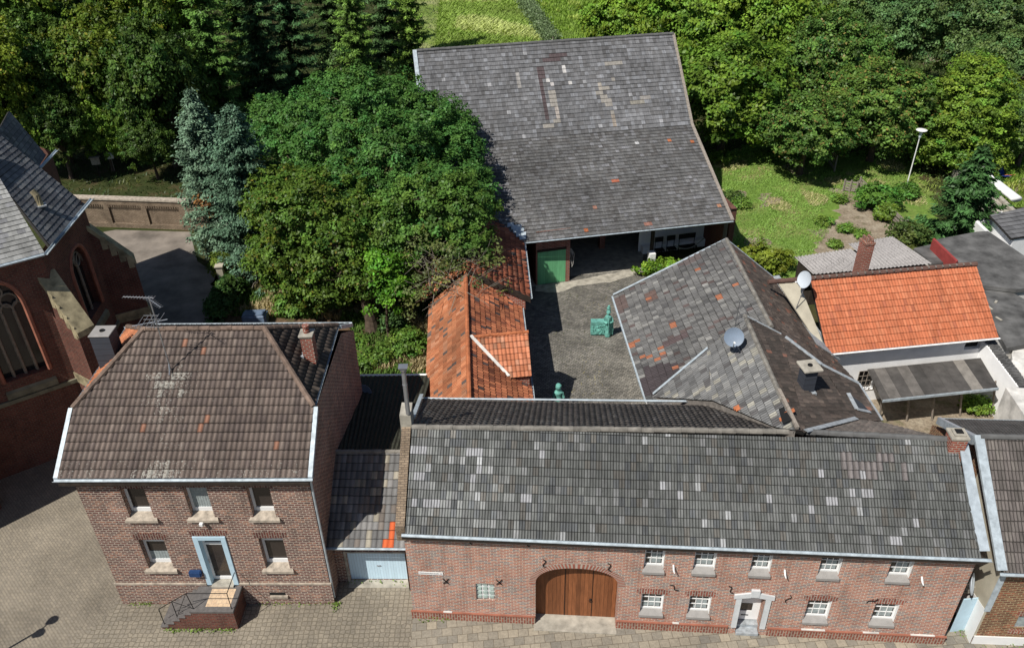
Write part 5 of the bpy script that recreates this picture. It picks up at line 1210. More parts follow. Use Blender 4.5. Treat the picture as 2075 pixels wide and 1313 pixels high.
# ================================================================== RED-ROOFED HOUSE
rh_ = thing('red_roof_house', (20, 36, 0), 'white rendered house with a bright orange-red tiled roof right of the back wing', 'house')
zr0, zr1 = 3.7, 6.2
f0, f1 = P(1676, 717, zr0), P(2023, 684, zr0); k0_, k1_ = P(1642, 566, zr1), P(1977, 537, zr1); ur = (f1 - f0).normalized()
FR = plane(f0, f1, k1_); rf = Roof()
rdc = palette([(8, (.55, .175, .085)), (5, (.52, .16, .075)), (3, (.58, .20, .10)), (.6, (.44, .14, .075))], .10, psc=.5, seed=71, lo=.92, hi=1.06)
rf.plane([f0, f1, k1_, k0_], ur, .165, .365, 'clean', .022, rdc, step=.028, seed=71, jit=.003, top=.5)
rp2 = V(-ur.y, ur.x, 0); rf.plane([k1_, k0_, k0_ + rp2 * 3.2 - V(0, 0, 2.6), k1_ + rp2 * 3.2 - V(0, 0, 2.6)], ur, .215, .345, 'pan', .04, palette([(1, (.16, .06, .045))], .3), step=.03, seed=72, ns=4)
rr_ = rf.build('roof', 'tile', rh_)
M['ridge_maroon'] = plain('ridge_tile_maroon', (.13, .075, .06), .85, 0, .35, 3)
mb = MB(); ridge(mb, k0_ - ur * 2.3 + V(0, 0, .05), k1_ + V(0, 0, .06), .13, .40); mb.build('ridge_tiles', 'ridge_maroon', rr_)
mb = MB()
for i in range(24): p_ = (k0_ - ur * .2).lerp(k1_, i / 24) + V(0, -.10, .13); mb.cbox(p_, .05, .14, .07, .1)
mb.build('ridge_clips', 'ridge_grey', rr_)
mb = MB(); gutter(mb, f0 - rp2 * .07 - ur * .1, f1 - rp2 * .07 + ur * .1, .06); mb.build('gutter', 'white', rr_)
M['beige2'] = M['beige']
bg0 = On((1572, 566), FR); mb = MB(); mb.slab([On((1576, 572), FR), On((1641, 567), FR), On((1627, 592), FR), On((1676, 716), FR), On((1664, 706), FR)][::-1], .08); mb.build('gable_strip', 'beige', rr_)
mb = MB(); WF = Facade((f0 + rp2 * .40)[:2], (f1 + rp2 * .40)[:2])
hw0 = WF.px(1958, 692); hw1 = WF.px(1985, 706)
gw0 = WF.px(1742, 752); gw1 = WF.px(1768, 788)
mb.holed([WF(-.5, 0), WF(WF.L, 0), WF(WF.L, 3.6), WF(-.5, 3.6)], [WF.rect(hw0[0], hw1[0], hw1[1], hw0[1] - .05), WF.rect(gw0[0], gw1[0], gw1[1], gw0[1])], rp2 * .25)
mb.face([WF(WF.L, 0), WF(WF.L, 0) + rp2 * 5, WF(WF.L, 3.6) + rp2 * 5, WF(WF.L, 6.0) + rp2 * 2.6, WF(WF.L, 3.6)])
mb.build('wall', 'white_wall', rh_, recalc=False)
each('window', 'black', rh_, lambda m, a, b, c, d: m.face([v_ + rp2 * .25 for v_ in WF.rect(a, b, c, d)]), ((hw0[0] - .1, hw1[0] + .1, hw1[1] - .1, hw0[1]), (gw0[0] - .1, gw1[0] + .1, gw1[1] - .1, gw0[1] + .1)))
mb = MB()
for i in range(5): u = gw0[0] + (gw1[0] - gw0[0]) * i / 4; mb.tube([WF(u, gw1[1], .02), WF(u, gw0[1], .02)], .018, 4)
for i in range(5): z = gw1[1] + (gw0[1] - gw1[1]) * i / 4; mb.tube([WF(gw0[0], z, .03), WF(gw1[0], z, .03)], .014, 4)
mb.build('window_grille', 'grey_wood', rh_)
mb = MB(); WF.box(mb, WF.L - .35, WF.L - .1, 0, 3.3, .002, .004 + .0); 
mb.hexa([WF(WF.L - .45, 0, .002), WF(WF.L - .2, 0, .002), WF(WF.L + .0, 0, 2.9), WF(WF.L - .25, 0, 2.9)], [WF(WF.L - .45, 3.25, .002), WF(WF.L - .2, 3.25, .002), WF(WF.L + .0, 2.45, 2.9), WF(WF.L - .25, 2.45, 2.9)]); mb.build('wing_wall', 'white_wall', rh_)
mb = MB()
for i in range(34): f = (i // 2) / 16; mb.cbox(WF(WF.L - .22 + .2 * f + .28 * (i % 2), 3.26 - .80 * f - .05 * (i % 2), .0 + 2.85 * f), .34, .22, .05, random.uniform(-.5, .5))
mb.build('wing_wall_coping', 'felt', rh_, noise_amp=.03)
# brick chimney on the back slope
cc_ = P(1757, 488, 8.1); cc_base = k0_.lerp(k1_, .33) + rp2 * .55
mb = MB(); mb.cbox((cc_base.x, cc_base.y, 5.4), .50, .62, 2.4, .12); cb_ = mb.build('chimney', 'brick_red', rr_, noise_amp=.03)
mb = MB(); mb.cbox((cc_base.x, cc_base.y, 7.8), .56, .68, .12, .12)
for i in range(2): mb.cbox((cc_base.x - .12 + .24 * i, cc_base.y, 7.92), .10, .5, .22, .12)
mb.build('chimney_cap', 'brick_plinth', cb_, noise_amp=.03)
mb = MB(); mb.cbox((cc_base.x, cc_base.y - .1, 5.7), .8, .6, .2, .12); mb.build('chimney_flashing', 'lead', cb_)
ds = P(1632, 567, 6.9); dish(ds, V(-.86, -.35, .35), .44, On((1613, 626), FR), 'white satellite dish on a tall mast left of the orange-red roof', 'dish_white')
# lean-to
lt = thing('lean_to', P(1788, 840), 'rickety lean-to canopy with grey roofing felt strips in front of the white wall', 'canopy')
l0, l1, l2, l3 = P(1758, 748, 2.5), P(1987, 725, 2.5), P(2023, 786, 2.3), P(1788, 811, 2.3)
mb = MB(); mb.slab([l3, l2, l1, l0], .06); mb.build('roof', 'felt_strips', lt)
mb = MB(); mb.box(l3 + V(0, -.06, -.10), l2 - l3, V(0, .05, 0), V(0, 0, .14)); mb.build('fascia', 'zinc_pale', lt)
for f, px_ in ((.01, (1783, 848)), (.24, (1837, 854)), (.45, (1888, 852)), (.68, (1945, 843)), (.97, (2010, 838))):
    p_ = l3.lerp(l2, f) + V(0, .3, 0); q_ = P(*px_); q_.z = 0; mb = MB(); mb.tube([q_, V(q_.x * .35 + p_.x * .65, q_.y * .6 + p_.y * .4, 2.3)], .05, 6); mb.build('post', 'grey_wood', lt)
# terrace yard behind the farmhouse
ty = [(14.4, 26.2), (16.9, 24.6), (30, 25.5), (30, 36.0), (17.2, 34.4), (17.0, 30)]
sheet('terrace_yard', ty, .012, 'g_dirt')
# corrugated shed
cs = thing('corrugated_shed', (21, 46, 0), 'low shed with a weathered grey corrugated roof behind the orange-red roof', 'shed')
q1_, q2_, q3_, q4_, q5_, q6_ = P(1610, 521, 2.5), P(1712, 506, 2.55), P(1711, 494, 2.7), P(1808, 479, 2.7), P(1888, 534, 2.5), P(1648, 556, 2.3)
mb = MB(); corr_sheet(mb, [P(1719, 494, 2.72), q4_, q5_, P(1775, 545, 2.4)], amp=.035, wl=.24); corr_sheet(mb, [q1_, P(1722, 504, 2.6), P(1778, 545, 2.4), q6_], amp=.035, wl=.24)
mb.build('roof', 'corrug', cs); mb = MB(); wall_box(mb, [(p.x, p.y) for p in (q1_ + V(.2, -.2, 0), q4_ + V(-.2, -.2, 0), q5_ + V(-.2, .1, 0), q6_ + V(.1, .1, 0))], 0, 2.3); mb.build('wall', 'dark_wood', cs)
# flat roofs
fr = thing('flat_roof_shed', (29, 44, 0), 'dark flat-roofed outbuilding with roofing felt and a red painted parapet', 'shed')
def flat(px, z, mat='felt', t_=fr, name='roof', th=.25):
    pts = [P(x, y, z) for x, y in px]; mb = MB(); mb.slab(pts, th); o = mb.build(name, mat, t_)
    mb = MB(); c = sum(pts, V(0, 0, 0)) / len(pts); wall_box(mb, [((p.x - c.x) * .96 + c.x, (p.y - c.y) * .96 + c.y) for p in pts], 0, z - th + .02); mb.build('wall', 'old_white', t_); return o
flat([(1893, 486), (1978, 470), (2002, 468), (2075, 518), (2180, 575), (2060, 586), (1990, 578), (1930, 520)], 2.9)
flat([(1982, 560), (2030, 580), (2100, 620), (2180, 680), (2040, 705), (2012, 655)], 2.6)
flat([(1852, 503), (1888, 495), (1936, 530), (1890, 535)], 2.3)
mb = MB(); w0_, w1_ = P(1890, 484, 3.05), P(1938, 530, 3.05); mb.box(w0_ - V(0, 0, .85), w1_ - w0_, V(.16, .1, 0), V(0, 0, .85)); M['redpaint'] = plain('red_paint', (.32, .055, .05), .7, 0, .25, 2); mb.build('parapet', 'redpaint', fr)
mb = MB()
for i in range(14): mb.cbox(P(1950 + (i * 37) % 80, 600 + (i * 23) % 80, 2.62), .2 + .1 * (i % 3), .12, .03, i)
mb.build('roof_debris', 'concrete', fr)
# tiles lying on the wing-wall corner, rubble wall, white annex
def block(name, px, z, mat, label, cat, amp=.0, zb=0):
    pts = [P(x, y, z) for x, y in px]; mb = MB(); mb.prism([(p.x, p.y) for p in pts], zb, z)
    if amp: bmesh.ops.subdivide_edges(mb.bm, edges=mb.bm.edges, cuts=5, use_grid_fill=True)
    c = sum(pts, V(0, 0, 0)) / len(pts); c.z = zb; return solo(mb, name, mat, label, cat, loc=c, noise_amp=amp)
block('rubble_wall', [(2054, 696), (2078, 678), (2130, 700), (2110, 780), (2046, 762)], 2.3, 'old_white', 'crumbling pale rubble wall at the right edge below the dark flat roofs', 'wall', .12)
block('white_annex', [(2038, 785), (2140, 788), (2180, 868), (2082, 850)], 2.9, 'old_white', 'small flat-topped white annex at the right edge behind the neighbour roof', 'annex')
# white garage
wg_ = thing('white_outbuilding', P(2030, 500), 'white rendered outbuilding with a grey slab-tiled roof at the right edge', 'outbuilding')
t0, t1, t2, t3 = P(2006, 436, 3.0), P(2150, 405, 3.0), P(2185, 462, 2.6), P(2049, 484, 2.6)
rf = Roof(); rf.plane([t3, t2, t1, t0], (t2 - t3), .55, .42, 'slate', .01, palette([(1, (.13, .13, .135)), (1, (.16, .16, .165))], .1), step=.03, seed=81, ns=3); rf.build('roof', 'tile', wg_)
mb = MB(); wall_box(mb, [(t3.x + .3, t3.y + .15), (t2.x, t2.y + .15), (t1.x, t1.y), (t0.x + .35, t0.y)], 0, 2.6); mb.build('wall', 'white_wall', wg_)
yw = P(1978, 468, 1.9); mb = MB(); a_, b_ = P(1977, 448, 2.3), P(2032, 500, 2.3); mb.box(V(a_.x, a_.y, 0), V(b_.x - a_.x, b_.y - a_.y, 0), V(.25, .2, 0), V(0, 0, 2.25)); mb.box(V(a_.x, a_.y, 0), V(2.6, 1.6, 0), V(.15, -.15, 0), V(0, 0, 2.2)); solo(mb, 'garden_wall', 'white_wall', 'whitewashed wall left of the white outbuilding, in dappled shade of the fir', 'wall', loc=V(a_.x, a_.y, 0))
mb = MB(); a_, b_ = P(1960, 340, 1.2), P(2090, 465, 1.2); dd = b_ - a_; sd = V(dd.y, -dd.x, 0).normalized(); mb.box(V(a_.x, a_.y, 0), V(dd.x, dd.y, 0), sd * 1.1, V(0, 0, 1.0)); mb.box(V(a_.x, a_.y, 0), V(dd.x, dd.y, 0), -sd * .3, V(0, 0, 1.25))
solo(mb, 'garden_wall', 'concrete', 'broad concrete and rubble wall running diagonally beside the white shell at the right edge', 'wall', loc=V(a_.x, a_.y, 0))
a_, b_ = P(1993, 352, 1.45), P(2060, 404, 1.45); bo = MB(); d_ = (b_ - a_); n_ = 12; pts = [a_.lerp(b_, i / n_) for i in range(n_ + 1)]; bo.tube(pts, [.10, .30, .42, .46, .48, .48, .48, .48, .48, .46, .42, .30, .10], 12) if False else bo.tube(pts, .42, 12)
bmesh.ops.scale(bo.bm, vec=(1, 1, .6), verts=bo.bm.verts, space=Matrix.Translation((0, 0, -1.45)))
solo(bo, 'white_shell', 'white_wall', 'long white rounded shell like an upturned boat on the wall at the right edge', 'boat', loc=V(a_.x, a_.y, 1.2), smooth=True)
# ================================================================== CHURCH
chu = thing('church', (-26, 36, 0), 'dark red brick church with slate roof and pointed traceried windows at the left edge', 'church')
ZE = 11.0; c0, c1, c2 = P(-60, 552, ZE), P(90, 512, ZE), P(182, 402, ZE); d1_, d0_ = P(112, 303, ZE), P(72, 345, ZE)
def hipz(c, px, slope):
    # point on the view ray through px whose rise over run from c equals slope
    for i in range(400):
        z = ZE + .1 + i * .02; p = P(*px, z); r_ = math.hypot(p.x - c.x, p.y - c.y)
        if (z - ZE) / r_ > slope: return p
h1_ = hipz(c1, (0, 362), .72); h2_ = hipz(c2, (0, 285), .72); h3_ = hipz(d1_, (0, 238), .72)
h1e = c1 + (h1_ - c1) * 1.6; h2e = c2 + (h2_ - c2) * 1.3
slc = lambda sd, k=1.0: palette([(6, (.115 * k, .118 * k, .13 * k)), (4, (.15 * k, .155 * k, .165 * k)), (1.5, (.20 * k, .20 * k, .20 * k)), (1, (.09 * k, .09 * k, .10 * k))], .3, seed=sd)
rf = Roof(); rf.plane([c0, c1, h1e], (c1 - c0), .34, .24, 'slate', .006, palette([(5, (.26, .26, .25)), (4, (.31, .31, .30)), (2, (.21, .21, .215))], .35, psc=.5, seed=91), step=.015, seed=91, ns=3, stagger=1)
rf.plane([c1, c2, h2e, h1e], (c2 - c1), .34, .24, 'slate', .006, slc(92), step=.015, seed=92, ns=3, stagger=1)
rf.plane([d0_ - (d1_ - d0_) * .6, d1_, h3_, h2_], (d1_ - d0_), .34, .24, 'slate', .006, slc(93), step=.015, seed=93, ns=3, stagger=1)
crf = rf.build('roof', 'tile', chu)
each('gutter', 'zinc_pale', crf, gutter, ((c0 + V(0, -.12, 0), c1 + V(.05, -.12, 0), .10), (c1 + V(.1, -.05, 0), c2 + V(.1, .05, 0), .10), (d0_ + V(.1, 0, 0), d1_ + V(.1, .05, 0), .10)))
mb = MB(); vt = On((20 + 0, 0), (c1, V(0, 1, 0))) if False else None
cpl = plane(c1, c2, h1_); vp = On((82, 418), cpl); nn_ = cpl[1]; mb.tube([vp + nn_ * .05, vp + nn_ * .3 + V(-.25, .0, .35), vp + nn_ * .4 + V(-.45, .0, .5)], .14, 10); mb.build('roof_vent', 'stone', crf)
mb = MB(); mb.cbox(vp, .5, .4, .06, .6); mb.build('vent_flashing', 'lead', crf)
gg1 = V(c1.x - .35, c1.y + .25, 0); gg2 = V(c2.x - .35, c2.y - .15, 0)
d_f1 = (V(c1.x, c1.y, 0) - V(c0.x, c0.y, 0)).normalized(); gg0 = gg1 - d_f1 * 5.2
CF1 = Facade(gg0[:2], gg1[:2]); CF2 = Facade(gg1[:2], gg2[:2])
ru, rz = CF1.px(100, 747); ml_, _ = CF1.px(76.5, 753); lw = ru - ml_; u_r = ru + .05; u_l = u_r - lw * 4.05; uz = CF1.px(48, 620)[1]; apz = uz + 1.5
def gothic(u0, u1, z0, zs, za, k=8):
    c = (u0 + u1) / 2; r = [(u1, z0)] + [(c + (u1 - c) * math.cos(t) ** .8, zs + (za - zs) * math.sin(t) ** .9) for t in [math.pi / 2 * i / k for i in range(k)]] + [(c, za)]
    return r + [(2 * c - x, z) for x, z in r[:-1]][::-1]
gp = gothic(u_l, u_r, rz, uz, apz); mb = MB()
mb.holed([CF1(0, 0), CF1(CF1.L, 0), CF1(CF1.L, 10.9), CF1(0, 10.9)], [[CF1(u, z) for u, z in gp]], -CF1.out * .5)
v0, vz0 = CF2.px(180, 655); v1, _ = CF2.px(214, 640); vap = CF2.px(143, 510)[1]
gp2 = gothic(min(v0, v1), max(v0, v1) + .2, vz0, vap - 1.4, vap)
mb.holed([CF2(0, 0), CF2(CF2.L, 0), CF2(CF2.L, 10.9), CF2(0, 10.9)], [[CF2(u, z) for u, z in gp2]], -CF2.out * .5)
g3 = gg2 + V(-4.2, 4.0, 0); mb.face([gg2, g3, g3 + V(0, 0, 10.9), gg2 + V(0, 0, 10.9)]); g4 = V(d0_.x - .3, d0_.y, 0); g5 = V(d1_.x - .3, d1_.y, 0)
mb.face([g3, g5 + V(0, 0, 0), g5 + V(0, 0, 10.9), g3 + V(0, 0, 10.9)]); g6 = g5 + V(-4, 3, 0); mb.face([g5, g6, g6 + V(0, 0, 10.9), g5 + V(0, 0, 10.9)])
mb.face([gg0, gg0 + V(-.2, -5, 0), gg0 + V(-.2, -5, 10.9), gg0 + V(0, 0, 10.9)]); mb.face([gg0 + V(-.2, -5, 0), gg0 + V(-12, -5, 0), gg0 + V(-12, -5, 10.9), gg0 + V(-.2, -5, 10.9)])
mb.build('wall', 'brick_church', chu, recalc=False)
for F_, g_, nm in ((CF1, gp, 4), (CF2, gp2, 3)):
    us = [p[0] for p in g_]; u0, u1 = min(us), max(us); z0 = g_[0][1]; zt = max(p[1] for p in g_)
    mb = MB(); mb.face([F_(u, z, -.42) for u, z in g_]); w = mb.build('window', 'glass', chu)
    mb = MB(); zs_ = z0 + (zt - z0) * .66
    for i in range(1, nm): u = u0 + (u1 - u0) * i / nm; mb.tube([F_(u, z0, -.3), F_(u, zs_, -.3)], .075, 6)
    for i in range(nm):
        ua_ = u0 + (u1 - u0) * i / nm; ub__ = u0 + (u1 - u0) * (i + 1) / nm; mb.tube([F_((ua_ + ub__) / 2 + (ub__ - ua_) / 2 * math.cos(t), zs_ + (ub__ - ua_) * .8 * math.sin(t), -.3) for t in [math.pi * j / 8 for j in range(9)]], .05, 5)
    cc__ = (u0 + u1) / 2; R_ = (u1 - u0) * .17
    for cx_, cz_ in ((cc__, zs_ + (zt - zs_) * .62), (cc__ - R_ * 1.35, zs_ + (zt - zs_) * .32), (cc__ + R_ * 1.35, zs_ + (zt - zs_) * .32)):
        mb.tube([F_(cx_ + R_ * math.cos(t), cz_ + R_ * math.sin(t), -.3) for t in [math.pi * j / 8 for j in range(17)]], .05, 5)
    mb.build('tracery', 'tracery', w)
    mb = MB(); mb.tube([F_(u, z, .0) for u, z in g_], .11, 6); mb.build('arch_moulding', 'terra', w)
    for kk in range(1, 6): pass
    mb = MB(); z = z0
    mb.hexa([F_(u0, z0 - .1, -.42), F_(u1, z0 - .1, -.42), F_(u1 + .1, z0 - .9, .1), F_(u0 - .1, z0 - .9, .1)], [F_(u0, z0, -.42), F_(u1, z0, -.42), F_(u1 + .1, z0 - .6, .1), F_(u0 - .1, z0 - .6, .1)]); mb.build('sill', 'stone_dark', w)
mb = MB(); CF1.box(mb, 0, CF1.L + .1, rz - 1.15, rz - .95, 0, .12); CF2.box(mb, -.1, CF2.L + .1, rz - 1.15, rz - .95, 0, .12)
mb.build('string_course', 'stone_dark', chu)
def buttress(base, out, w, d, z1, z2, label=None):
    w *= .85
    out = out.normalized(); s_ = V(-out.y, out.x, 0) * w / 2; o = base - out * .2; e_ = base + out * d
    mb = MB(); mb.hexa([o - s_, e_ - s_, e_ + s_, o + s_], [o - s_ + V(0, 0, z1), e_ - s_ + V(0, 0, z2), e_ + s_ + V(0, 0, z2), o + s_ + V(0, 0, z1)]); b = mb.build('buttress', 'brick_church', chu)
    mb = MB(); s2 = s_ * 1.06; mb.hexa([o - s2 + V(0, 0, z1 - .2), e_ + out * .08 - s2 + V(0, 0, z2 - .25), e_ + out * .08 + s2 + V(0, 0, z2 - .25), o + s2 + V(0, 0, z1 - .2)], [o - s2 + V(0, 0, z1 + .1), e_ + out * .08 - s2 + V(0, 0, z2 + .05), e_ + out * .08 + s2 + V(0, 0, z2 + .05), o + s2 + V(0, 0, z1 + .1)])
    for k in range(4):
        f = k / 4; p_ = o.lerp(e_, .25 + f * .75); z_ = z1 + (z2 - z1) * (.25 + f * .75)
        mb.hexa([p_ - s2 * 1.01 + V(0, 0, z_ - .8), p_ + out * .28 - s2 * 1.01 + V(0, 0, z_ - .8), p_ + out * .28 - s2 * .9 + V(0, 0, z_ - .8), p_ - s2 * .9 + V(0, 0, z_ - .8)], [p_ - s2 * 1.01 + V(0, 0, z_), p_ + out * .28 - s2 * 1.01 + V(0, 0, z_ - .15), p_ + out * .28 - s2 * .9 + V(0, 0, z_ - .15), p_ - s2 * .9 + V(0, 0, z_)])
    mb.build('weathering', 'stone', b)
    mb = MB(); mb.hexa([o - s2 * 1.05 + V(0, 0, rz - 1.16), e_ + out * .1 - s2 * 1.05 + V(0, 0, rz - 1.16), e_ + out * .1 + s2 * 1.05 + V(0, 0, rz - 1.16), o + s2 * 1.05 + V(0, 0, rz - 1.16)], [o - s2 * 1.05 + V(0, 0, rz - .6), e_ - s2 * 1.0 + V(0, 0, rz - .6), e_ + s2 * 1.0 + V(0, 0, rz - .6), o + s2 * 1.05 + V(0, 0, rz - .6)]); mb.build('buttress_band', 'stone', b)
buttress(gg1, V(.90, -.60, 0), .95, 1.55, 9.7, 7.3); buttress(gg2, V(.95, .5, 0), .95, 1.5, 9.7, 7.3); buttress(gg0 + V(0, -2.2, 0), V(1, -.05, 0), 1.0, 1.1, 7.0, 5.5)
mb = MB(); dp_ = V(gg0.x + .12, gg0.y - .12, 0); mb.tube([dp_ + V(0, 0, 10.8), dp_], .06, 8); mb.build('downpipe', 'zinc', chu)
# ================================================================== CHURCHYARD WALL
yw0, yw1 = P(150, 458), P(420, 468)
YF = Facade(yw0[:2], yw1[:2]); yt = thing('churchyard_wall', YF(YF.L / 2, 0), 'yellow-brown brick churchyard wall with recessed panels and stone coping behind the church path', 'wall')
mb = MB(); hs = []; 
for i in range(6):
    u0 = -2.2 + .35 + i * 3.1 if False else .3 + i * 3.0
    if u0 + 2.6 < YF.L: hs.append(YF.rect(u0, u0 + 2.6, .35, 1.9))
mb.holed([YF(-3, 0), YF(YF.L + 2, 0), YF(YF.L + 2, 2.3), YF(-3, 2.3)], hs, -YF.out * .14); mb.face([p - YF.out * .14 for p in YF.rect(0, YF.L, .2, 2.1)]); mb.face([YF(-3, 2.3), YF(YF.L + 2, 2.3), YF(YF.L + 2, 2.3, -.45), YF(-3, 2.3, -.45)]); mb.face([p for p in YF.rect(-3, YF.L + 2, 0, 2.3, -.45)][::-1])
mb.build('wall_panels', 'brick_grey', yt, recalc=False)
mb = MB()
for h in hs:
    n = 14; L_ = (h[1] - h[0]); 
    for k in range(n): p_ = h[3] + L_ * ((k + .25) / n); mb.box(p_ - V(0, 0, .22), L_ * (.5 / n), -YF.out * .13, V(0, 0, .21))
mb.build('dentils', 'brick_grey', yt)
mb = MB(); YF.box(mb, -3, YF.L + 2, 2.3, 2.42, -.52, .08); mb.build('coping', 'sill', yt)
# ================================================================== VEGETATION
def quads_mesh(name, Vv, cols):
    """Vv: N,4,3  cols: N,3"""
    N = len(Vv); me = bpy.data.meshes.new(name)
    me.vertices.add(N * 4); me.vertices.foreach_set('co', Vv.astype('f').ravel())
    me.loops.add(N * 4); me.loops.foreach_set('vertex_index', np.arange(N * 4, dtype='i'))
    me.polygons.add(N); me.polygons.foreach_set('loop_start', np.arange(0, N * 4, 4, dtype='i')); me.polygons.foreach_set('loop_total', np.full(N, 4, 'i'))
    at = me.attributes.new('col', 'FLOAT_COLOR', 'FACE'); c4 = np.ones((N, 4), 'f'); c4[:, :3] = cols; at.data.foreach_set('color', c4.ravel())
    me.update(); return me
def norm(a): return a / np.maximum(np.linalg.norm(a, axis=1, keepdims=True), 1e-6)
def leaves(C, Nn, s, asp=.62, droop=0.0, axis=None, R=RNG):
    """pointed leaf quads at C with normals Nn"""
    n = len(C); Nn = norm(Nn); r = R.normal(size=(n, 3)) if axis is None else axis + R.normal(size=(n, 3)) * .35
    t = norm(r - Nn * (r * Nn).sum(1, keepdims=True)); b = np.cross(Nn, t); s = np.asarray(s).reshape(-1, 1)
    p0 = C - t * s * .5; p2 = C + t * s * .5; w = s * asp * .5
    m_ = C + t * s * .02 - Nn * s * .10
    return np.stack([p0, m_ - b * w, p2, m_ + b * w], 1)
def sph(n, R=RNG):
    return norm(R.normal(size=(n, 3)))
def clumps(centers, outward, rad, per, size, base, var=.15, tintvar=.26, flat=.75, alt=None, altp=0, asp=.62, up=.5):
    """leaf clusters round many twig ends"""
    m_ = len(centers); n = m_ * per
    idx = np.repeat(np.arange(m_), per); d = sph(n); d[:, 2] = np.where(RNG.random(n) < .75, np.abs(d[:, 2]), d[:, 2])
    rr = rad[idx] * (RNG.random(n) ** .6) * 1.12
    C = centers[idx] + d * rr[:, None] * np.array([1, 1, flat])
    Nn = d * .5 + outward[idx] * .6 + np.array([0, 0, up]) + RNG.normal(size=(n, 3)) * .55
    tint = 1 + RNG.normal(size=(m_, 1)) * tintvar; hue = RNG.normal(size=(m_, 1)) * .10
    c = np.array(base)[None, :] * np.clip(tint[idx], .45, 1.7) * (1 + RNG.normal(size=(n, 1)) * var).clip(.4, 1.8)
    c = c * np.concatenate([1 + hue[idx], np.ones((n, 1)), 1 - hue[idx] * .5], 1)
    if alt is not None:
        mk_ = RNG.random(n) < altp; c[mk_] = np.array(alt) * (1 + RNG.normal(size=(mk_.sum(), 1)) * .2)
    s = size * (1 + RNG.normal(size=n) * .25).clip(.4, 1.7)
    return leaves(C, Nn, s, asp), c.clip(.004, .6)
def crown(lobes, clump_r, density, per, size, base, **kw):
    cs, os_, rs = [], [], []
    for (cx_, cy_, cz_, rx, ry, rz_) in lobes:
        area = 4 * math.pi * ((rx * ry) ** 1.6 + (rx * rz_) ** 1.6 + (ry * rz_) ** 1.6) ** (1 / 1.6) / 3 ** (1 / 1.6)
        k = max(6, int(area * density)); d = sph(k); d[:, 2] = np.where((d[:, 2] < -.3) & (RNG.random(k) < .6), -d[:, 2], d[:, 2])
        wob = 1 + .17 * np.array([noise.noise(Vector(q * 2.2) + V(cx_, cy_, cz_)) for q in d])[:, None] * 2.2
        rad = (.80 + .26 * RNG.random((k, 1)) + np.where(RNG.random((k, 1)) < .10, .22 * RNG.random((k, 1)) + .05, 0)) * wob
        p = d * rad * np.array([rx, ry, rz_]) + np.array([cx_, cy_, cz_])
        # drop the clumps that sit deep inside another lobe
        keep = np.ones(k, bool)
        for (ax_, ay_, az_, bx, by_, bz_) in lobes:
            if (ax_, ay_, az_) == (cx_, cy_, cz_): continue
            keep &= (((p - np.array([ax_, ay_, az_])) / np.array([bx, by_, bz_])) ** 2).sum(1) > .5
        cs.append(p[keep]); os_.append(norm(d / np.array([rx, ry, rz_]))[keep]); rs.append(clump_r * (.6 + .8 * RNG.random(keep.sum())))
        ki = int(k * .3); di = sph(ki); di[:, 2] = np.abs(di[:, 2]) * .8 - .2; cs.append(di * (.45 + .25 * RNG.random((ki, 1))) * np.array([rx, ry, rz_]) + np.array([cx_, cy_, cz_])); os_.append(di); rs.append(clump_r * 1.5 * np.ones(ki))
    return clumps(np.concatenate(cs), np.concatenate(os_), np.concatenate(rs), per, size, base, **kw)
def trunk_mesh(H, r, lobes, seed=0, zstart=.35, lean=(0, 0)):
    mb = MB(); rr = random.Random(seed); top = V(lean[0], lean[1], H)
    pts = [V(lean[0] * f ** 1.5 + .12 * math.sin(5 * f + seed), lean[1] * f ** 1.5 + .1 * math.cos(4 * f), H * f) for f in (0, .12, .3, .5, .75, 1)]
    mb.tube(pts, [r * 1.35, r, r * .85, r * .7, r * .45, r * .2], 10, r1=0) if False else None
    for i in range(5):
        ra = [r * 1.35, r, r * .85, r * .7, r * .45, r * .2]; mb.tube([pts[i], pts[i + 1]], ra[i], 10, r1=ra[i + 1], cap=False)
    for lb in lobes:
        for k in range(4):
            f = rr.uniform(zstart, .8); s_ = V(lean[0] * f ** 1.5, lean[1] * f ** 1.5, H * f)
            e_ = V(lb[0] + rr.uniform(-.7, .7) * lb[3], lb[1] + rr.uniform(-.7, .7) * lb[4], lb[2] + rr.uniform(-.3, .6) * lb[5]); m_ = s_.lerp(e_, .5) + V(rr.uniform(-.4, .4), rr.uniform(-.4, .4), rr.uniform(0, .5))
            mb.tube([s_, m_], r * .32, 6, r1=r * .18, cap=False); mb.tube([m_, e_], r * .18, 5, r1=.015)
            for q in range(3):
                a_ = m_.lerp(e_, rr.random()); mb.tube([a_, a_ + V(rr.uniform(-1, 1), rr.uniform(-1, 1), rr.uniform(-.2, .9)) * 1.1], .03, 4, r1=.008)
    return mb
def finish_tree(name, mb, Vv, cols, label, cat='tree', group=None, mat='leaf', stem='trunk', foli='crown'):
    t = thing(name, (0, 0, 0), label, cat, group)
    mb.build(stem, 'bark', t, noise_amp=.05)
    me = quads_mesh(foli, Vv, cols); me.materials.append(M[mat]); o = bpy.data.objects.new(foli, me); link(o, t); return t
def place(t, loc, s=1.0, rz=0.0, sz=None):
    t.location = loc; t.scale = (s, s, sz or s); t.rotation_euler = (0, 0, rz); return t
def copy_tree(t, loc, s, rz, label, sz=None, name=None):
    r_ = t.copy(); COL.objects.link(r_)
    for ch in list(t.children):
        c = ch.copy(); COL.objects.link(c); c.parent = r_
    r_['label'] = label; return place(r_, loc, s, rz, sz)
MAPLE = (.058, .130, .030); CHERRY = (.088, .150, .024); WALN = (.115, .195, .027); YG = (.095, .145, .020); LAB = (.120, .190, .028); GREY = (.095, .155, .052); DEEP = (.04, .09, .02)
def rel(px, py, z, base): p = P(px, py, z); return (p.x - base.x, p.y - base.y, z)
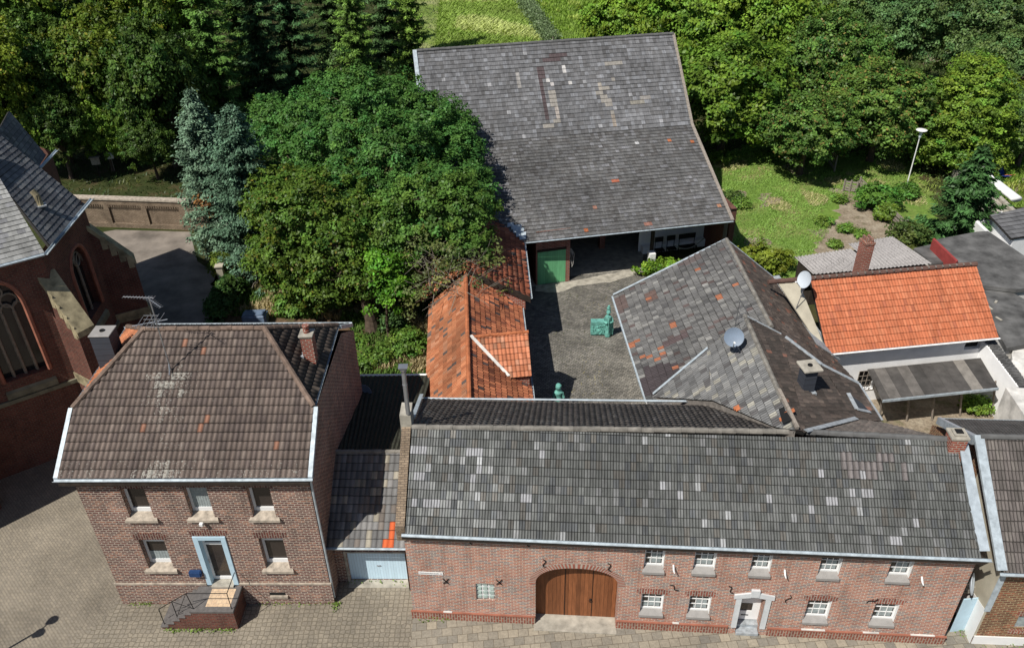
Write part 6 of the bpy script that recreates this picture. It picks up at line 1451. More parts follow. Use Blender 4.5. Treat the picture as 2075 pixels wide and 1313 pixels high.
# --- the big courtyard trees
GT = 'broad trees crowded left of the courtyard'
def big(name, base, lobes_px, H, r, col, label, clump=.62, dens=.85, per=80, size=.27, lean=(0, 0), **kw):
    b = V(*base, 0); lobes = []
    for (px, py, z, rx, ry, rz_) in lobes_px:
        x, y, z = rel(px, py, z, b); lobes.append((x, y, z, rx, ry, rz_))
    Vv, c = crown(lobes, clump, dens, per, size, col, **kw)
    return place(finish_tree(name, trunk_mesh(H, r, lobes, seed=int(px), lean=lean), Vv, c, label, group=kw.get('group', GT) if False else GT), b)
big('maple_tree', (-9.6, 48.2), [(740, 215, 10.4, 2.6, 2.6, 2.21), (640, 250, 9.2, 2.4, 2.4, 2.04), (850, 250, 9.2, 2.5, 2.5, 2.125), (570, 290, 7.6, 2, 2, 1.7), (700, 300, 8.6, 2.9, 2.9, 2.465), (800, 310, 8.8, 2.7, 2.7, 2.295), (905, 320, 7.6, 2.2, 2.2, 1.87), (610, 355, 6.6, 2.2, 2.2, 1.87), (950, 385, 6.2, 1.8, 1.8, 1.53), (730, 390, 6.8, 2.6, 2.6, 2.21), (860, 395, 6.8, 2.4, 2.4, 2.04), (550, 235, 8, 1.5, 1.5, 1.275), (665, 190, 10, 1.5, 1.5, 1.275), (800, 200, 9.9, 1.5, 1.5, 1.275), (925, 265, 8, 1.5, 1.5, 1.275)], 9, .34, MAPLE, 'tallest dark green maple between the blue cypresses and the barn roof', size=.18, per=62, clump=.40, dens=2.7, tintvar=.2, flat=.9)
big('cherry_tree', (-8.5, 42.1), [(735, 560, 3.6, 1.5, 1.4, 1.3), (640, 430, 6.6, 3.7, 3.2, 2.3), (570, 400, 6.2, 2.2, 2.2, 2.0), (590, 520, 4.2, 2.6, 2.2, 2.0), (690, 500, 4.8, 2.6, 2.2, 2.0), (640, 585, 2.6, 2.0, 1.6, 1.4), ], 6.5, .36, CHERRY, 'olive green cherry tree spreading low behind the brick house, with a thick reddish trunk', lean=(-2.2, 1.0), alt=(.17, .14, .03), altp=.03, size=.19, per=62, clump=.40, dens=2.6, flat=.9)
big('lime_tree', (-4.8, 45.0), [(880, 430, 6.8, 3.1, 2.6, 2.2), (945, 440, 6.2, 1.9, 2.0, 1.8), (820, 470, 6.0, 2.2, 2.0, 1.8), (930, 500, 5.2, 1.8, 1.6, 1.4)], 6.5, .22, (.068, .130, .026), 'mid green tree beside the barn roof corner, its shadow on the tiles', size=.19, per=62, clump=.40, dens=2.6, flat=.9)
big('elder_tree', (-7.4, 41.3), [(785, 545, 4.4, 1.35, 1.3, 1.5), (795, 590, 3.2, 1.25, 1.2, 1.5)], 3.6, .12, (.085, .205, .022), 'bright green narrow young tree right of the thick trunk', size=.17, dens=1.6, clump=.4, per=90)
big('old_plum_tree', (-4.6, 41.6), [(885, 520, 5.4, 2.2, 1.9, 1.6), (940, 560, 4.6, 1.9, 1.6, 1.4), (880, 600, 3.4, 1.7, 1.4, 1.5), (990, 505, 5.0, .9, .9, .6)], 5, .17, (.095, .115, .040), 'half-bare twiggy tree overhanging the orange shed roof', dens=.6, per=42, clump=.5, size=.17)
mb = MB(); rr = random.Random(5)
for i in range(150):
    p0 = P(rr.uniform(850, 985), rr.uniform(480, 600), rr.uniform(3.6, 5.8)); d_ = V(rr.uniform(-1, 1), rr.uniform(-1, .6), rr.uniform(-.6, .9)).normalized(); p1 = p0 + d_ * rr.uniform(.5, 1.2); p2 = p1 + (d_ + V(rr.uniform(-.6, .6), rr.uniform(-.6, .6), rr.uniform(-.5, .5))) * .6
    mb.tube([p0, p1, p2], .022, 4, r1=.007)
tw = mb.build('twigs', 'twig', None); 
plum = [o for o in bpy.data.objects if o.name.startswith('old_plum_tree')][0]; tw.parent = plum; tw.location = -plum.location
# --- cypress columns
def column(H, R_, col, per=150, dead=True):
    k = 760; f = RNG.random(k); z = H * (.02 + .98 * f); prof = np.clip(1.18 * (1 - (z / H) ** 1.25), 0, 1.05) ** .85 * np.clip(.72 + z / H * 1.1, 0, 1)
    ang = RNG.random(k) * 2 * math.pi; nz_ = np.array([noise.noise(V(math.cos(a__) * 1.3, math.sin(a__) * 1.3, zz * .55 + R_ * 9)) for a__, zz in zip(ang, z)]); r = R_ * prof * (.78 + .30 * RNG.random(k)) * (1 + .55 * nz_)
    C = np.stack([r * np.cos(ang), r * np.sin(ang), z], 1); o = np.stack([np.cos(ang), np.sin(ang), np.full(k, .35)], 1)
    idx = np.repeat(np.arange(k), per); n = k * per; d = RNG.normal(size=(n, 3)) * np.array([.26, .26, .30])
    P_ = C[idx] + d + o[idx] * .12; ax = o[idx] * 1.0 + np.array([0, 0, -.55]); Nn = o[idx] + RNG.normal(size=(n, 3)) * .6 + np.array([0, 0, .5])
    c = np.array(col)[None] * (1 + RNG.normal(size=(k, 1)) * .28)[idx].clip(.5, 1.6) * (1 + RNG.normal(size=(n, 1)) * .25).clip(.4, 1.7)
    if dead:
        for (a0, zc_, ra_) in ((-1.75, H * .42, .6), (-1.45, H * .34, .5)):
            m_ = (np.abs(np.angle(np.exp(1j * (ang - a0)))) < .30) & (np.abs(z - zc_) < ra_); c[m_[idx]] = np.array((.16, .085, .035)) * (1 + RNG.normal(size=(m_[idx].sum(), 1)) * .25)
    return leaves(P_, Nn, .165 * (1 + RNG.normal(size=n) * .25).clip(.4, 1.6), .42, axis=ax), c.clip(.005, .5)
def stem(H, r):
    mb = MB(); mb.tube([V(0, 0, 0), V(.05, .03, H * .5)], r, 8, r1=r * .6); mb.tube([V(.05, .03, H * .5), V(0, 0, H * .96)], r * .6, 6, r1=.03); return mb
# --- spruces
def spruce(H, R_, col, seed, step=.8, nb=8, z0=.06, pf=None, ls=.44, asp=.30, sp=.11, tipc=.85):
    R = np.random.default_rng(seed); segs = []; mb = stem(H, .24)
    PT, AX, SZ, CB = [], [], [], []
    z = H * z0; off = 0
    while z < H * .985:
        f = z / H; L = R_ * (pf(f) if pf else (1 - f) ** .75) * R.uniform(.8, 1.1); off += 2.4
        for b in range(nb):
            a_ = off + 2 * math.pi * b / nb + R.uniform(-.45, .45); zj = R.uniform(-.5, .5) * step; l = L * R.uniform(.62, 1.18); dx, dy = math.cos(a_), math.sin(a_); n = max(2, int(l / sp)); tb = R.uniform(.7, 1.3)
            t_ = (np.arange(n) + .5) / n; rz_ = z + zj - l * .30 * t_ + l * .22 * t_ ** 3 * 1.2
            for side in (-1, -.4, .4, 1):
                w = .55 * l * (1 - t_) * .55 + .10; jx = R.normal(size=n) * .06
                x = dx * l * t_ - dy * side * w * R.uniform(.5, 1, n) + jx; y = dy * l * t_ + dx * side * w * R.uniform(.5, 1, n) + jx
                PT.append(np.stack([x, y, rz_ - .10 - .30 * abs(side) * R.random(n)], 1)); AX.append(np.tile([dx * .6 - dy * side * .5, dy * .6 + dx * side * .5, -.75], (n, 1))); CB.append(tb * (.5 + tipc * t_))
        z += step * (1 + .6 * (1 - f))
        if z0 < 1: pass
    C = np.concatenate(PT); A_ = np.concatenate(AX); cb = np.concatenate(CB); n = len(C)
    C = np.concatenate([C, C + R.normal(size=(n, 3)) * .12]); A_ = np.concatenate([A_, A_ + R.normal(size=(n, 3)) * .3]); cb = np.concatenate([cb, cb]); n *= 2
    Nn = np.stack([A_[:, 0] * .5, A_[:, 1] * .5, np.ones(n)], 1) + R.normal(size=(n, 3)) * .35
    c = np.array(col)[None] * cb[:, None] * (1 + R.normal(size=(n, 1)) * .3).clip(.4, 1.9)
    return leaves(C, Nn, ls * (1 + R.normal(size=n) * .25).clip(.4, 1.6), asp, axis=A_, R=R), c.clip(.004, .4), mb
CYP = lambda f: (1 - f ** 2.4) ** .75 * (.78 + .30 * min(1, f * 3))
Vv, c, mb = spruce(12.6, 2.75, (.058, .106, .074), 31, step=.34, nb=11, pf=CYP, ls=.22, asp=.42, sp=.10, tipc=.95); t = finish_tree('cypress', mb, Vv, c, 'right and fuller of the two blue-grey cypresses beside the church path', group='blue-grey cypresses', mat='needle'); place(t, P(532, 572) + V(0, .5, 0)); t.location.z = 0
Vv, c, mb = spruce(12.4, 2.4, (.074, .124, .098), 32, step=.34, nb=11, pf=CYP, ls=.22, asp=.42, sp=.10, tipc=.95)
zc_ = Vv.mean(axis=1); ang_ = np.arctan2(zc_[:, 1], zc_[:, 0]); dm__ = (np.abs(ang_ + 1.65) < .38) & (((np.abs(zc_[:, 2] - 5.0) < .55)) | ((np.abs(zc_[:, 2] - 3.9) < .4) & (ang_ > -1.7))); c[dm__] = np.array((.15, .08, .035)) * (1 + RNG.normal(size=(dm__.sum(), 1)) * .25).clip(.4, 1.6)
t = finish_tree('cypress', mb, Vv, c, 'left blue-grey cypress with a brown dead patch, beside the churchyard wall', group='blue-grey cypresses', mat='needle'); place(t, P(458, 528) + V(0, .5, 0)); t.location.z = 0
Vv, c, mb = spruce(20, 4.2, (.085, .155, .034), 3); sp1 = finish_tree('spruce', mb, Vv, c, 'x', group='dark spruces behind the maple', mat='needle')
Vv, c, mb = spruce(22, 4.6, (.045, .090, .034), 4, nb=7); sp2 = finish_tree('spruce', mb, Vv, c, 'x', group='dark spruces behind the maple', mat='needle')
SP = [(470, 300, .95, 0, sp1, 'spruce with bright hanging branches directly behind the right cypress'), (400, 240, .9, 1, sp2, 'dark spruce behind the left cypress'), (560, 270, .85, 2, sp2, 'dark spruce standing between the right cypress and the maple'),
      (505, 190, 1.0, 3, sp1, 'tall spruce at the top edge behind the cypresses'), (600, 175, 1.0, 1, sp2, 'darkest spruce in the deep shade left of the spruce pair by the barn'), (735, 215, .85, 5, sp1, 'spruce with green tips directly behind the maple top'), (840, 185, .80, 2, sp1, 'spruce nearest the upper left barn corner'),
      (790, 130, 1.0, 4, sp2, 'tall spruce at the top edge left of the meadow'), (680, 120, 1.0, 3, sp2, 'far spruce at the top edge behind the maple')]
used = set()
for px, py, s, rz_, src, lab in SP:
    p = P(px, py)
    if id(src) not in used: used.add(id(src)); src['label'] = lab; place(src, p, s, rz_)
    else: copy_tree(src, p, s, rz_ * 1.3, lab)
# --- generic broad trees, several kinds
def generic(seed, col, R_=5.0, H=9.0, **kw):
    rr = random.Random(seed); lobes = [(0, 0, H * .68, R_ * .75, R_ * .75, H * .30)]
    for k in range(6):
        a_ = k * 1.05 + rr.uniform(-.3, .3); lobes.append((math.cos(a_) * R_ * .5, math.sin(a_) * R_ * .5, H * rr.uniform(.42, .68), R_ * rr.uniform(.36, .5), R_ * rr.uniform(.36, .5), H * rr.uniform(.18, .27)))
    Vv, c = crown(lobes, kw.pop('clump', .50), kw.pop('dens', 1.7), kw.pop('per', 55), kw.pop('size', .24), col, **kw)
    return lobes, Vv, c
def gtree(name, seed, col, label, group, **kw):
    lobes, Vv, c = generic(seed, col, **kw); return finish_tree(name, trunk_mesh(6.5, .26, lobes, seed), Vv, c, label, group=group)
GL, GRt = 'woodland trees behind the church', 'garden trees right of the barn'
yg1 = gtree('broadleaf_tree', 11, YG, 'x', GL, alt=(.19, .18, .03), altp=.06); yg2 = gtree('broadleaf_tree', 12, (.050, .095, .020), 'x', GL, tintvar=.3)
wal = gtree('walnut_tree', 13, WALN, 'x', GRt, size=.28, clump=.6); chy = gtree('cherry_tree', 14, (.078, .140, .030), 'x', GRt, alt=(.16, .12, .04), altp=.06)
gry_ = gtree('birch_tree', 15, GREY, 'x', GRt, size=.2); gl_ = [(0, 0, 2.3, 4.3, 4.2, 2.4), (-1.2, -.6, 4.0, 3.2, 3.0, 2.4), (1.3, .3, 4.4, 3.1, 3.0, 2.6), (0, 0, 6.2, 3.3, 3.1, 2.8), (.3, 0, 8.0, 2.0, 2.0, 1.9)]; gv, gc_ = crown(gl_, .46, 2.3, 60, .21, LAB); lab_ = finish_tree('golden_tree', trunk_mesh(7, .25, gl_, 16), gv, gc_, 'x', group=GRt)
LST = [  # crown centre px, py, height of centre, scale, kind, label
 (40, 60, 11, 1.25, yg1, 'yellow-green tree at the top left corner'), (175, 45, 11, 1.2, yg2, 'darker tree at the top edge, second from the left corner'), (300, 40, 11, 1.15, yg1, 'yellow-green tree at the top edge left of the spruces'),
 (90, 160, 8, 1.0, yg2, 'dark leafy tree above the church roof'), (215, 150, 8, 1.0, yg1, 'olive tree in the middle of the woodland above the white sign'), (315, 165, 8, .9, yg2, 'dark tree left of the left cypress'), (0, 190, 8, .9, yg1, 'olive tree at the left edge just above the church roof'),
 (-60, 40, 11, 1.2, yg2, 'dark tree cut off by the left edge'), (110, 255, 5, .62, yg2, 'small dark tree beside the far church gable'), (205, 262, 4, .45, wal, 'small bright-leaved tree behind the white sign'), (300, 290, 3.5, .5, yg2, 'low dark bushy tree behind the churchyard wall'),
 (1265, 55, 6, .95, wal, 'bright walnut tree above the barn ridge'), (1420, 45, 8, 1.25, wal, 'largest bright green walnut tree at the top edge'), (1480, 180, 6.2, 1.15, wal, 'walnut tree right of the barn roof with deep shade below'), (1345, 15, 8, 1.0, wal, 'walnut tree crown at the top edge behind the barn ridge'), (1560, 60, 7.5, 1.05, wal, 'right-hand walnut tree before the cherries'),
 (1690, 130, 6.5, 1.05, chy, 'reddish-speckled cherry tree in the middle of the right garden'), (1785, 215, 5.2, 1.0, chy, 'cherry tree left of the golden tree'), (1640, 262, 4.2, .9, chy, 'low cherry tree over the grey fence'), (1700, 40, 7, 1.1, gry_, 'grey-green tree at the top edge right of the walnuts'),
 (1962, 232, 5.0, 1.0, lab_, 'golden-green rounded tree behind the lamp post'), (1830, 60, 7, 1.05, gry_, 'grey-green tree left of the bare sandy spot'), (1980, 55, 8, 1.2, gry_, 'tall drooping grey-green tree at the top right'), (2065, 150, 6, 1.0, gry_, 'grey-green tree at the right edge behind the golden tree'), (2080, 30, 9, 1.2, gry_, 'grey-green tree in the top right corner'), (1590, -20, 8, 1.1, gry_, 'far tree peeping in at the top edge'), (2090, 250, 4, .7, gry_, 'small tree cut off by the right edge below the corner trees')]
for px, py, z, s, src, lab in LST:
    p = P(px, py, z * .95); p.z = 0; rz_ = (px * .37 + py * .11) % 6.28; sz = z / (9 * .62) if src is not lab_ else z / 5.2
    sz = min(max(sz, s * .8), s * 1.7)
    if id(src) not in used: used.add(id(src)); src['label'] = lab; place(src, p, s, rz_, sz)
    else: copy_tree(src, p, s, rz_, lab, sz)
# --- garden fir
Vv, c, mb = spruce(7.6, 3.4, (.036, .080, .026), 9, step=.42, nb=9); t = finish_tree('fir_tree', mb, Vv, c, 'dark green fir between the lamp post and the white outbuilding', mat='needle'); place(t, P(1935, 490)); 
# --- shrubs
def shrub(name, loc, rx, ry, h, col, label, group=None, size=.2, per=70, clump=.35, dens=1.6, cat='shrub', **kw):
    lobes = [(0, 0, h * .5, rx * .8, ry * .8, h * .5)] + [(rx * .45 * math.cos(k * 1.6 + loc[0]), ry * .45 * math.sin(k * 1.6 + loc[0]), h * (.4 + .1 * (k % 2)), rx * .5, ry * .5, h * .4) for k in range(4)]
    Vv, c = crown(lobes, clump, dens, per, size, col, **kw); mb = MB(); rr = random.Random(int(loc[0] * 10))
    for k in range(7): mb.tube([V(0, 0, 0), V(rr.uniform(-.5, .5) * rx, rr.uniform(-.5, .5) * ry, h * .7)], .03, 5, r1=.01)
    t = finish_tree(name, mb, Vv, c, label, cat, group, stem='stems', foli='foliage'); return place(t, loc)
shrub('hedge', P(1352, 560), 2.3, .7, 1.05, (.125, .22, .025), 'bright green hedge clump between the barn front and the grey back wing', size=.2, dens=2.6, cat='hedge')
shrub('bush', P(1540, 548), 2.3, 1.5, 1.7, (.125, .16, .022), 'yellow-green bush behind the back wing roof', size=.2)
shrub('bush', P(1775, 425), 1.7, 1.3, 1.9, (.060, .135, .025), 'rounded dark green bush at the wooden fence in the garden', size=.26)
shrub('bush', P(1795, 447), .9, .8, 1.3, (.11, .18, .03), 'small light green bush in front of the dark round one', size=.2)
shrub('bush', P(1835, 495), 1.6, 1.2, 1.6, (.065, .095, .028), 'straggly bush behind the corrugated roof', size=.2, per=50)
shrub('bush', P(1838, 400), .9, .8, 1.0, (.06, .13, .025), 'low bush at the foot of the lamp post', size=.2)
shrub('bush', P(1978, 832), .9, .5, .7, (.12, .19, .03), 'light green weeds at the right end of the lean-to', size=.14)
shrub('bush', P(2090, 500), 1.2, 1.0, 1.0, (.10, .16, .03), 'green bush at the right edge below the white outbuilding', size=.2)
shrub('hedge', P(463, 620), 1.0, 3.2, 1.4, (.045, .085, .022), 'dark ivy hedge along the right side of the church path', size=.18, dens=2.2, cat='hedge')
shrub('bush', P(452, 560), .7, .7, 1.6, (.10, .14, .025), 'small yellowish shrub at the bend of the church path', size=.18)
shrub('bush', P(1480, 410), 1.1, .9, .7, (.065, .11, .03), 'low weeds at the edge of the sandy patch by the barn', size=.18)
UG = 'low weeds behind the brick house'
for i, (x, y, rx, ry, h, lab) in enumerate([(610, 632, 1.7, 1.1, 1.2, 'weeds right of the blue cover behind the brick house'), (680, 625, 1.6, .9, 1.0, 'weeds under the cherry tree'), (712, 705, 1.0, .6, .7, 'weeds at the left foot of the thick trunk'), (795, 668, .9, .7, 1.1, 'dark-leaved shrub right of the thick trunk'), (825, 715, 1.5, 1.1, 1.3, 'tall weeds beside the orange shed wall'), (770, 730, 1.1, .8, .8, 'weeds in front of the dry stalks'), (735, 745, 1.1, .5, .7, 'low weeds by the white rear gutter'), (560, 590, .9, .7, .9, 'small shrub by the dead branches')]):
    shrub('weeds', P(x, y), rx, ry, h, (.095, .165, .030) if i != 3 else (.05, .10, .035), lab, UG, size=.17, per=50, dens=2.0, up=.9, cat='weeds')
for i, (x, y, r_, lab) in enumerate([(1700, 410, .55, 'small weed clump on the bare soil nearest the plank fence'), (1712, 470, .6, 'weed clump in the middle of the bare soil bed'), (1690, 500, .45, 'weed clump at the lower edge of the bare soil bed'), (1745, 480, .4, 'tiny weed clump on the soil below the round bush'), (1668, 455, .6, 'weed clump where the lawn meets the bare soil'), (1500, 420, .8, 'green weeds between the two sandy patches by the barn'), (1560, 325, 1.1, 'tall weeds at the shady top edge of the lawn'), (1460, 330, 1.2, 'dark weeds in the shade at the barn corner'), (1620, 330, .9, 'bright weeds left of the grey fence panel')]):
    shrub('weeds', P(x, y), r_, r_ * .8, r_ * .8, (.11, .19, .035), lab, 'weeds in the back garden', size=.15, per=45, dens=2.2, up=.9, cat='weeds')
# --- grass and ground cover: nobody could count it
def tri_pts(poly, n):
    poly = [np.array(p) for p in poly]; T = [(poly[a_], poly[b_], poly[c_]) for a_, b_, c_ in geometry.tessellate_polygon([[V(p[0], p[1], 0) for p in poly]])]
    ar_ = np.array([abs(np.cross(b_ - a_, c_ - a_)) / 2 for a_, b_, c_ in T]); k = RNG.choice(len(T), n, p=ar_ / ar_.sum()); u, v = RNG.random(n), RNG.random(n); f = u + v > 1; u[f], v[f] = 1 - u[f], 1 - v[f]
    A_ = np.array([t_[0] for t_ in T])[k]; B_ = np.array([t_[1] for t_ in T])[k]; C_ = np.array([t_[2] for t_ in T])[k]; return A_ + (B_ - A_) * u[:, None] + (C_ - A_) * v[:, None]
def grass(name, poly, n, h, col, alt, altf, z=0.0, w=.05, size=None, psc=.35, lean=.5):
    p = tri_pts(poly, n); m_ = np.array([noise.noise(V(q[0] * psc, q[1] * psc, 2.0)) for q in p]); hh = h * (.5 + RNG.random(n)) * (1 + .8 * m_)
    d = RNG.normal(size=(n, 2)); d /= np.linalg.norm(d, axis=1, keepdims=True); b = np.stack([-d[:, 1], d[:, 0]], 1) * w * .5
    base = np.concatenate([p, np.full((n, 1), z)], 1); tip = base + np.concatenate([d * (hh * lean)[:, None], hh[:, None]], 1); b3 = np.concatenate([b, np.zeros((n, 1))], 1)
    mid = base * .5 + tip * .5 + np.array([0, 0, 1]) * (hh * .12)[:, None]
    Vv = np.stack([base - b3, base + b3, mid + b3 * .9, tip], 1)
    f = (m_ > altf)[:, None]; c = np.where(f, np.array(alt)[None], np.array(col)[None]) * (1 + .5 * m_[:, None]) * (1 + RNG.normal(size=(n, 1)) * .22).clip(.4, 1.7)
    me = quads_mesh(name, Vv, c.clip(.01, .6)); me.materials.append(M['leaf']); o = bpy.data.objects.new(name, me); COL.objects.link(o); return tag(o, kind='stuff')
tag(grass('lawn_grass', G((1440, 620), (1440, 330), (1530, 285), (1700, 320), (1760, 300), (1830, 300), (1880, 420), (1700, 400), (1650, 440), (1680, 470), (1640, 520), (1620, 580)), 34000, .11, (.18, .27, .055), (.32, .27, .13), .22, w=.045, lean=1.2), 'short green and dry brown grass of the garden lawn', 'grass')
tag(grass('meadow_grass', G((880, 110), (900, -60), (1045, -60), (1125, 110), (1200, 140), (880, 140)), 30000, .4, (.17, .25, .055), (.27, .31, .12), .16, w=.12, psc=.10, lean=1.4), 'tall pale meadow grass, flattened in swathes', 'grass')
tag(grass('far_grass', G((1125, 110), (1045, -60), (1260, -60), (1260, 110)), 22000, .3, (.15, .24, .04), (.2, .26, .06), .3, w=.14), 'green grass beyond the meadow fence', 'grass')
tag(grass('right_grass', G((1960, 420), (1960, 240), (2200, 200), (2300, 520), (2075, 420)), 16000, .3, (.13, .21, .035), (.2, .24, .06), .3, w=.10), 'green grass at the right edge', 'grass')
tag(grass('undergrowth', G((430, 640), (500, 520), (900, 560), (870, 770), (720, 770), (710, 650)), 26000, .30, (.10, .16, .035), (.34, .26, .15), .02, w=.09, psc=.5), 'low green plants and dry stalks on the ground behind the brick house', 'ground cover')
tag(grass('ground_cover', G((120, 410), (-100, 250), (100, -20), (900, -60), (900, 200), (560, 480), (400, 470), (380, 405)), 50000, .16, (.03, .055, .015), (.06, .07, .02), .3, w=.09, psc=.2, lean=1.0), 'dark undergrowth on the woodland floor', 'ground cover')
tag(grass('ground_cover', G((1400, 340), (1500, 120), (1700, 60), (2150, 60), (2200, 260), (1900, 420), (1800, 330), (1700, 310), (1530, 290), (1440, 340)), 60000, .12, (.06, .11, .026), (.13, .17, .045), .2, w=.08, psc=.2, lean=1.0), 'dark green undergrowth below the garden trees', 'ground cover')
tag(grass('yard_weeds', [(14.6, 26.2), (17, 24.8), (29, 26), (29, 31.5), (17.3, 31.5), (17.1, 30)], 5000, .22, (.14, .19, .04), (.32, .27, .14), .0, z=.0, w=.05, psc=.8), 'sparse weeds and dry stalks on the terrace yard', 'weeds')
wp = []
def seam(a_, b_, n, sp=.10): 
    for i in range(n): f = RNG.random(); q = V(*a_, 0).lerp(V(*b_, 0), f); wp.append((q.x + RNG.normal() * sp * .4, q.y - abs(RNG.normal()) * sp))
seam(H1(.2, 0)[:2], H1(1.2, 0)[:2], 70, .10); seam(H1(5.6, 0)[:2], H1(8.6, 0)[:2], 110, .07); seam(H1(2.2, 0, 1.3)[:2], H1(5.0, 0, 1.3)[:2], 190, .09); seam(LF(.2, 0)[:2], LF(1.5, 0)[:2], 60); seam(H1(8.7, 0)[:2], H1(8.9, 0)[:2], 90, .18); seam((17.2, 20.6), (18.0, 20.2), 260, .3); seam((18.4, 19.7), (20.5, 19.5), 90, .12); seam(GF(.4, 0)[:2], GF(4, 0)[:2], 60, .1)
wp = np.array(wp); n = len(wp); Cc_ = np.concatenate([wp, RNG.random((n, 1)) * .14], 1)
me = quads_mesh('wall_weeds', leaves(Cc_, RNG.normal(size=(n, 3)) * .6 + np.array([0, -.3, 1]), .06 + .04 * RNG.random(n)), np.array((.13, .20, .04))[None] * (1 + RNG.normal(size=(n, 1)) * .3).clip(.4, 1.8)); me.materials.append(M['leaf']); o = bpy.data.objects.new('wall_weeds', me); COL.objects.link(o); tag(o, 'small green weeds along the foot of the house walls and steps', 'weeds', kind='stuff')
tag(grass('cobble_moss', [(-.4, 27), (6, 29), (5.6, 40), (9, 49), (3, 46), (.9, 41), (-.2, 40)], 2500, .04, (.10, .10, .05), (.2, .17, .10), .2, z=.006, w=.05), 'thin moss and litter between the courtyard cobbles', 'moss')
for o in bpy.data.objects:
    if o.get('kind') == 'stuff' and 'moss' in o.name: pass
# ================================================================== SMALL OBJECTS
# bronze relief with figure
sb = P(1217, 682); stt = thing('bronze_sculpture', sb, 'turquoise verdigris bronze relief block with a standing crowned figure in the courtyard', 'sculpture')
BB = Facade(P(1196, 681)[:2], P(1242, 681)[:2]); L_ = BB.L
mb = MB(); BB.box(mb, .02, L_ * .72, .10, 1.02, -.34, 0); BB.box(mb, L_ * .78, L_ - .02, .10, 1.02, -.34, 0)
bmesh.ops.subdivide_edges(mb.bm, edges=mb.bm.edges, cuts=9, use_grid_fill=True); mb.build('block', 'bronze', stt, noise_amp=.035)
mb = MB(); BB.box(mb, 0.05, L_ - .05, 0, .10, -.28, -.05); mb.build('base', 'iron', stt)
mb = MB(); rr = random.Random(3)
for i in range(26): u, z = rr.uniform(.1, L_ * .68), rr.uniform(.2, .78); mb.lathe(BB(u, z, -.01), [(.02, -.03), (rr.uniform(.04, .09), 0), (.03, rr.uniform(.03, .06))], 7, BB.out)
for i in range(9): u, z = rr.uniform(.1, L_ * .6), rr.uniform(.2, .75); mb.tube([BB(u, z, .01), BB(u + rr.uniform(-.15, .15), z + rr.uniform(-.2, .2), .03), BB(u + rr.uniform(-.2, .2), z + rr.uniform(-.2, .2), .01)], .025, 5)
mb.build('relief', 'bronze', stt, noise_amp=.03)
fu = L_ * .75; F_ = lambda u, z, o=0: BB(fu + u, z, o)
mb = MB(); mb.lathe(F_(0, .02, .06), [(.14, 0), (.17, .08), (.15, .5), (.13, .85), (.17, 1.10), (.21, 1.32), (.19, 1.45), (.07, 1.52), (.06, 1.58), (.11, 1.64), (.13, 1.74), (.12, 1.84), (.07, 1.92), (.10, 1.96), (.12, 2.02), (.05, 2.06), (.09, 2.14), (.02, 2.22)], 14)
mb.tube([F_(-.20, 1.36, .06), F_(-.27, 1.12, .10), F_(-.08, 1.04, .24)], .065, 8); mb.tube([F_(.20, 1.36, .06), F_(.27, 1.14, .10), F_(.08, 1.08, .24)], .065, 8); mb.tube([F_(.02, .5, .22), F_(.0, 1.1, .28), F_(-.03, 1.55, .2)], .035, 6)
for v in mb.bm.verts: v.co += noise.noise_vector(v.co * 7) * .03
mb.build('figure', 'bronze', stt, smooth=False)
# second bust
bb_ = P(1131, 822); bt = thing('bronze_bust', V(bb_.x, bb_.y - .6, 0), 'small turquoise bronze head and shoulders just above the farmhouse rear gutter', 'sculpture'); q = bt.location.copy()
q = V(2.36, 33.9, 0); bt.location = q
mb = MB(); mb.lathe(q, [(.20, 0), (.20, .9), (.16, 1.2), (.20, 1.34), (.21, 1.45), (.09, 1.52), (.08, 1.60), (.13, 1.66), (.16, 1.76), (.15, 1.88), (.08, 1.97), (.01, 1.99)], 14)
mb.tube([q + V(-.2, 0, 1.4), q + V(-.27, -.05, 1.1)], .07, 7); mb.tube([q + V(.2, 0, 1.4), q + V(.27, -.05, 1.1)], .07, 7)
for v in mb.bm.verts: v.co += noise.noise_vector(v.co * 6) * .03
mb.build('figure', 'bronze', bt)
# lamp post in the garden
lb = P(1838, 373); lt_ = thing('street_lamp', lb, 'white garden lamp post with a wide flat mushroom head, left of the golden tree', 'lamp')
ltop = lb + V(.02, 0, 4.0)
mb = MB(); mb.tube([lb, ltop], .05, 8, r1=.04); mb.build('pole', 'white', lt_)
mb = MB(); mb.lathe(ltop - V(0, 0, .1), [(.06, 0), (.10, .1), (.13, .45), (.18, .62)], 14); mb.build('lantern', 'dish_white', lt_); mb = MB(); mb.lathe(ltop + V(0, 0, .5), [(.16, 0), (.42, .06), (.43, .10), (.2, .16), (.02, .18)], 20); mb.build('lamp_shade', 'white', lt_)
# two-armed street lamp just outside the lower left corner: its shadow falls into the picture
hz = 4.2; off = V(math.sin(math.radians(SUN_AZ)), math.cos(math.radians(SUN_AZ)), 0) * (hz / math.tan(math.radians(SUN_EL)))
sbp = P(88, 1272) - off; sl_ = thing('street_lamp', sbp, 'street lamp standing just outside the lower left corner', 'lamp')
mb = MB(); mb.tube([sbp, sbp + V(0, 0, hz)], .045, 8); mb.build('pole', 'iron', sl_)
for sg in (1, -1):
    mb = MB(); c_ = sbp + V(.26 * sg * .5, .30 * sg, hz + .08); mb.lathe(c_ - V(0, 0, .2), [(.10, 0), (.19, .22), (.21, .3), (.12, .42)], 10); mb.tube([sbp + V(0, 0, hz - .1), c_], .03, 6); mb.build('lantern', 'iron', sl_)
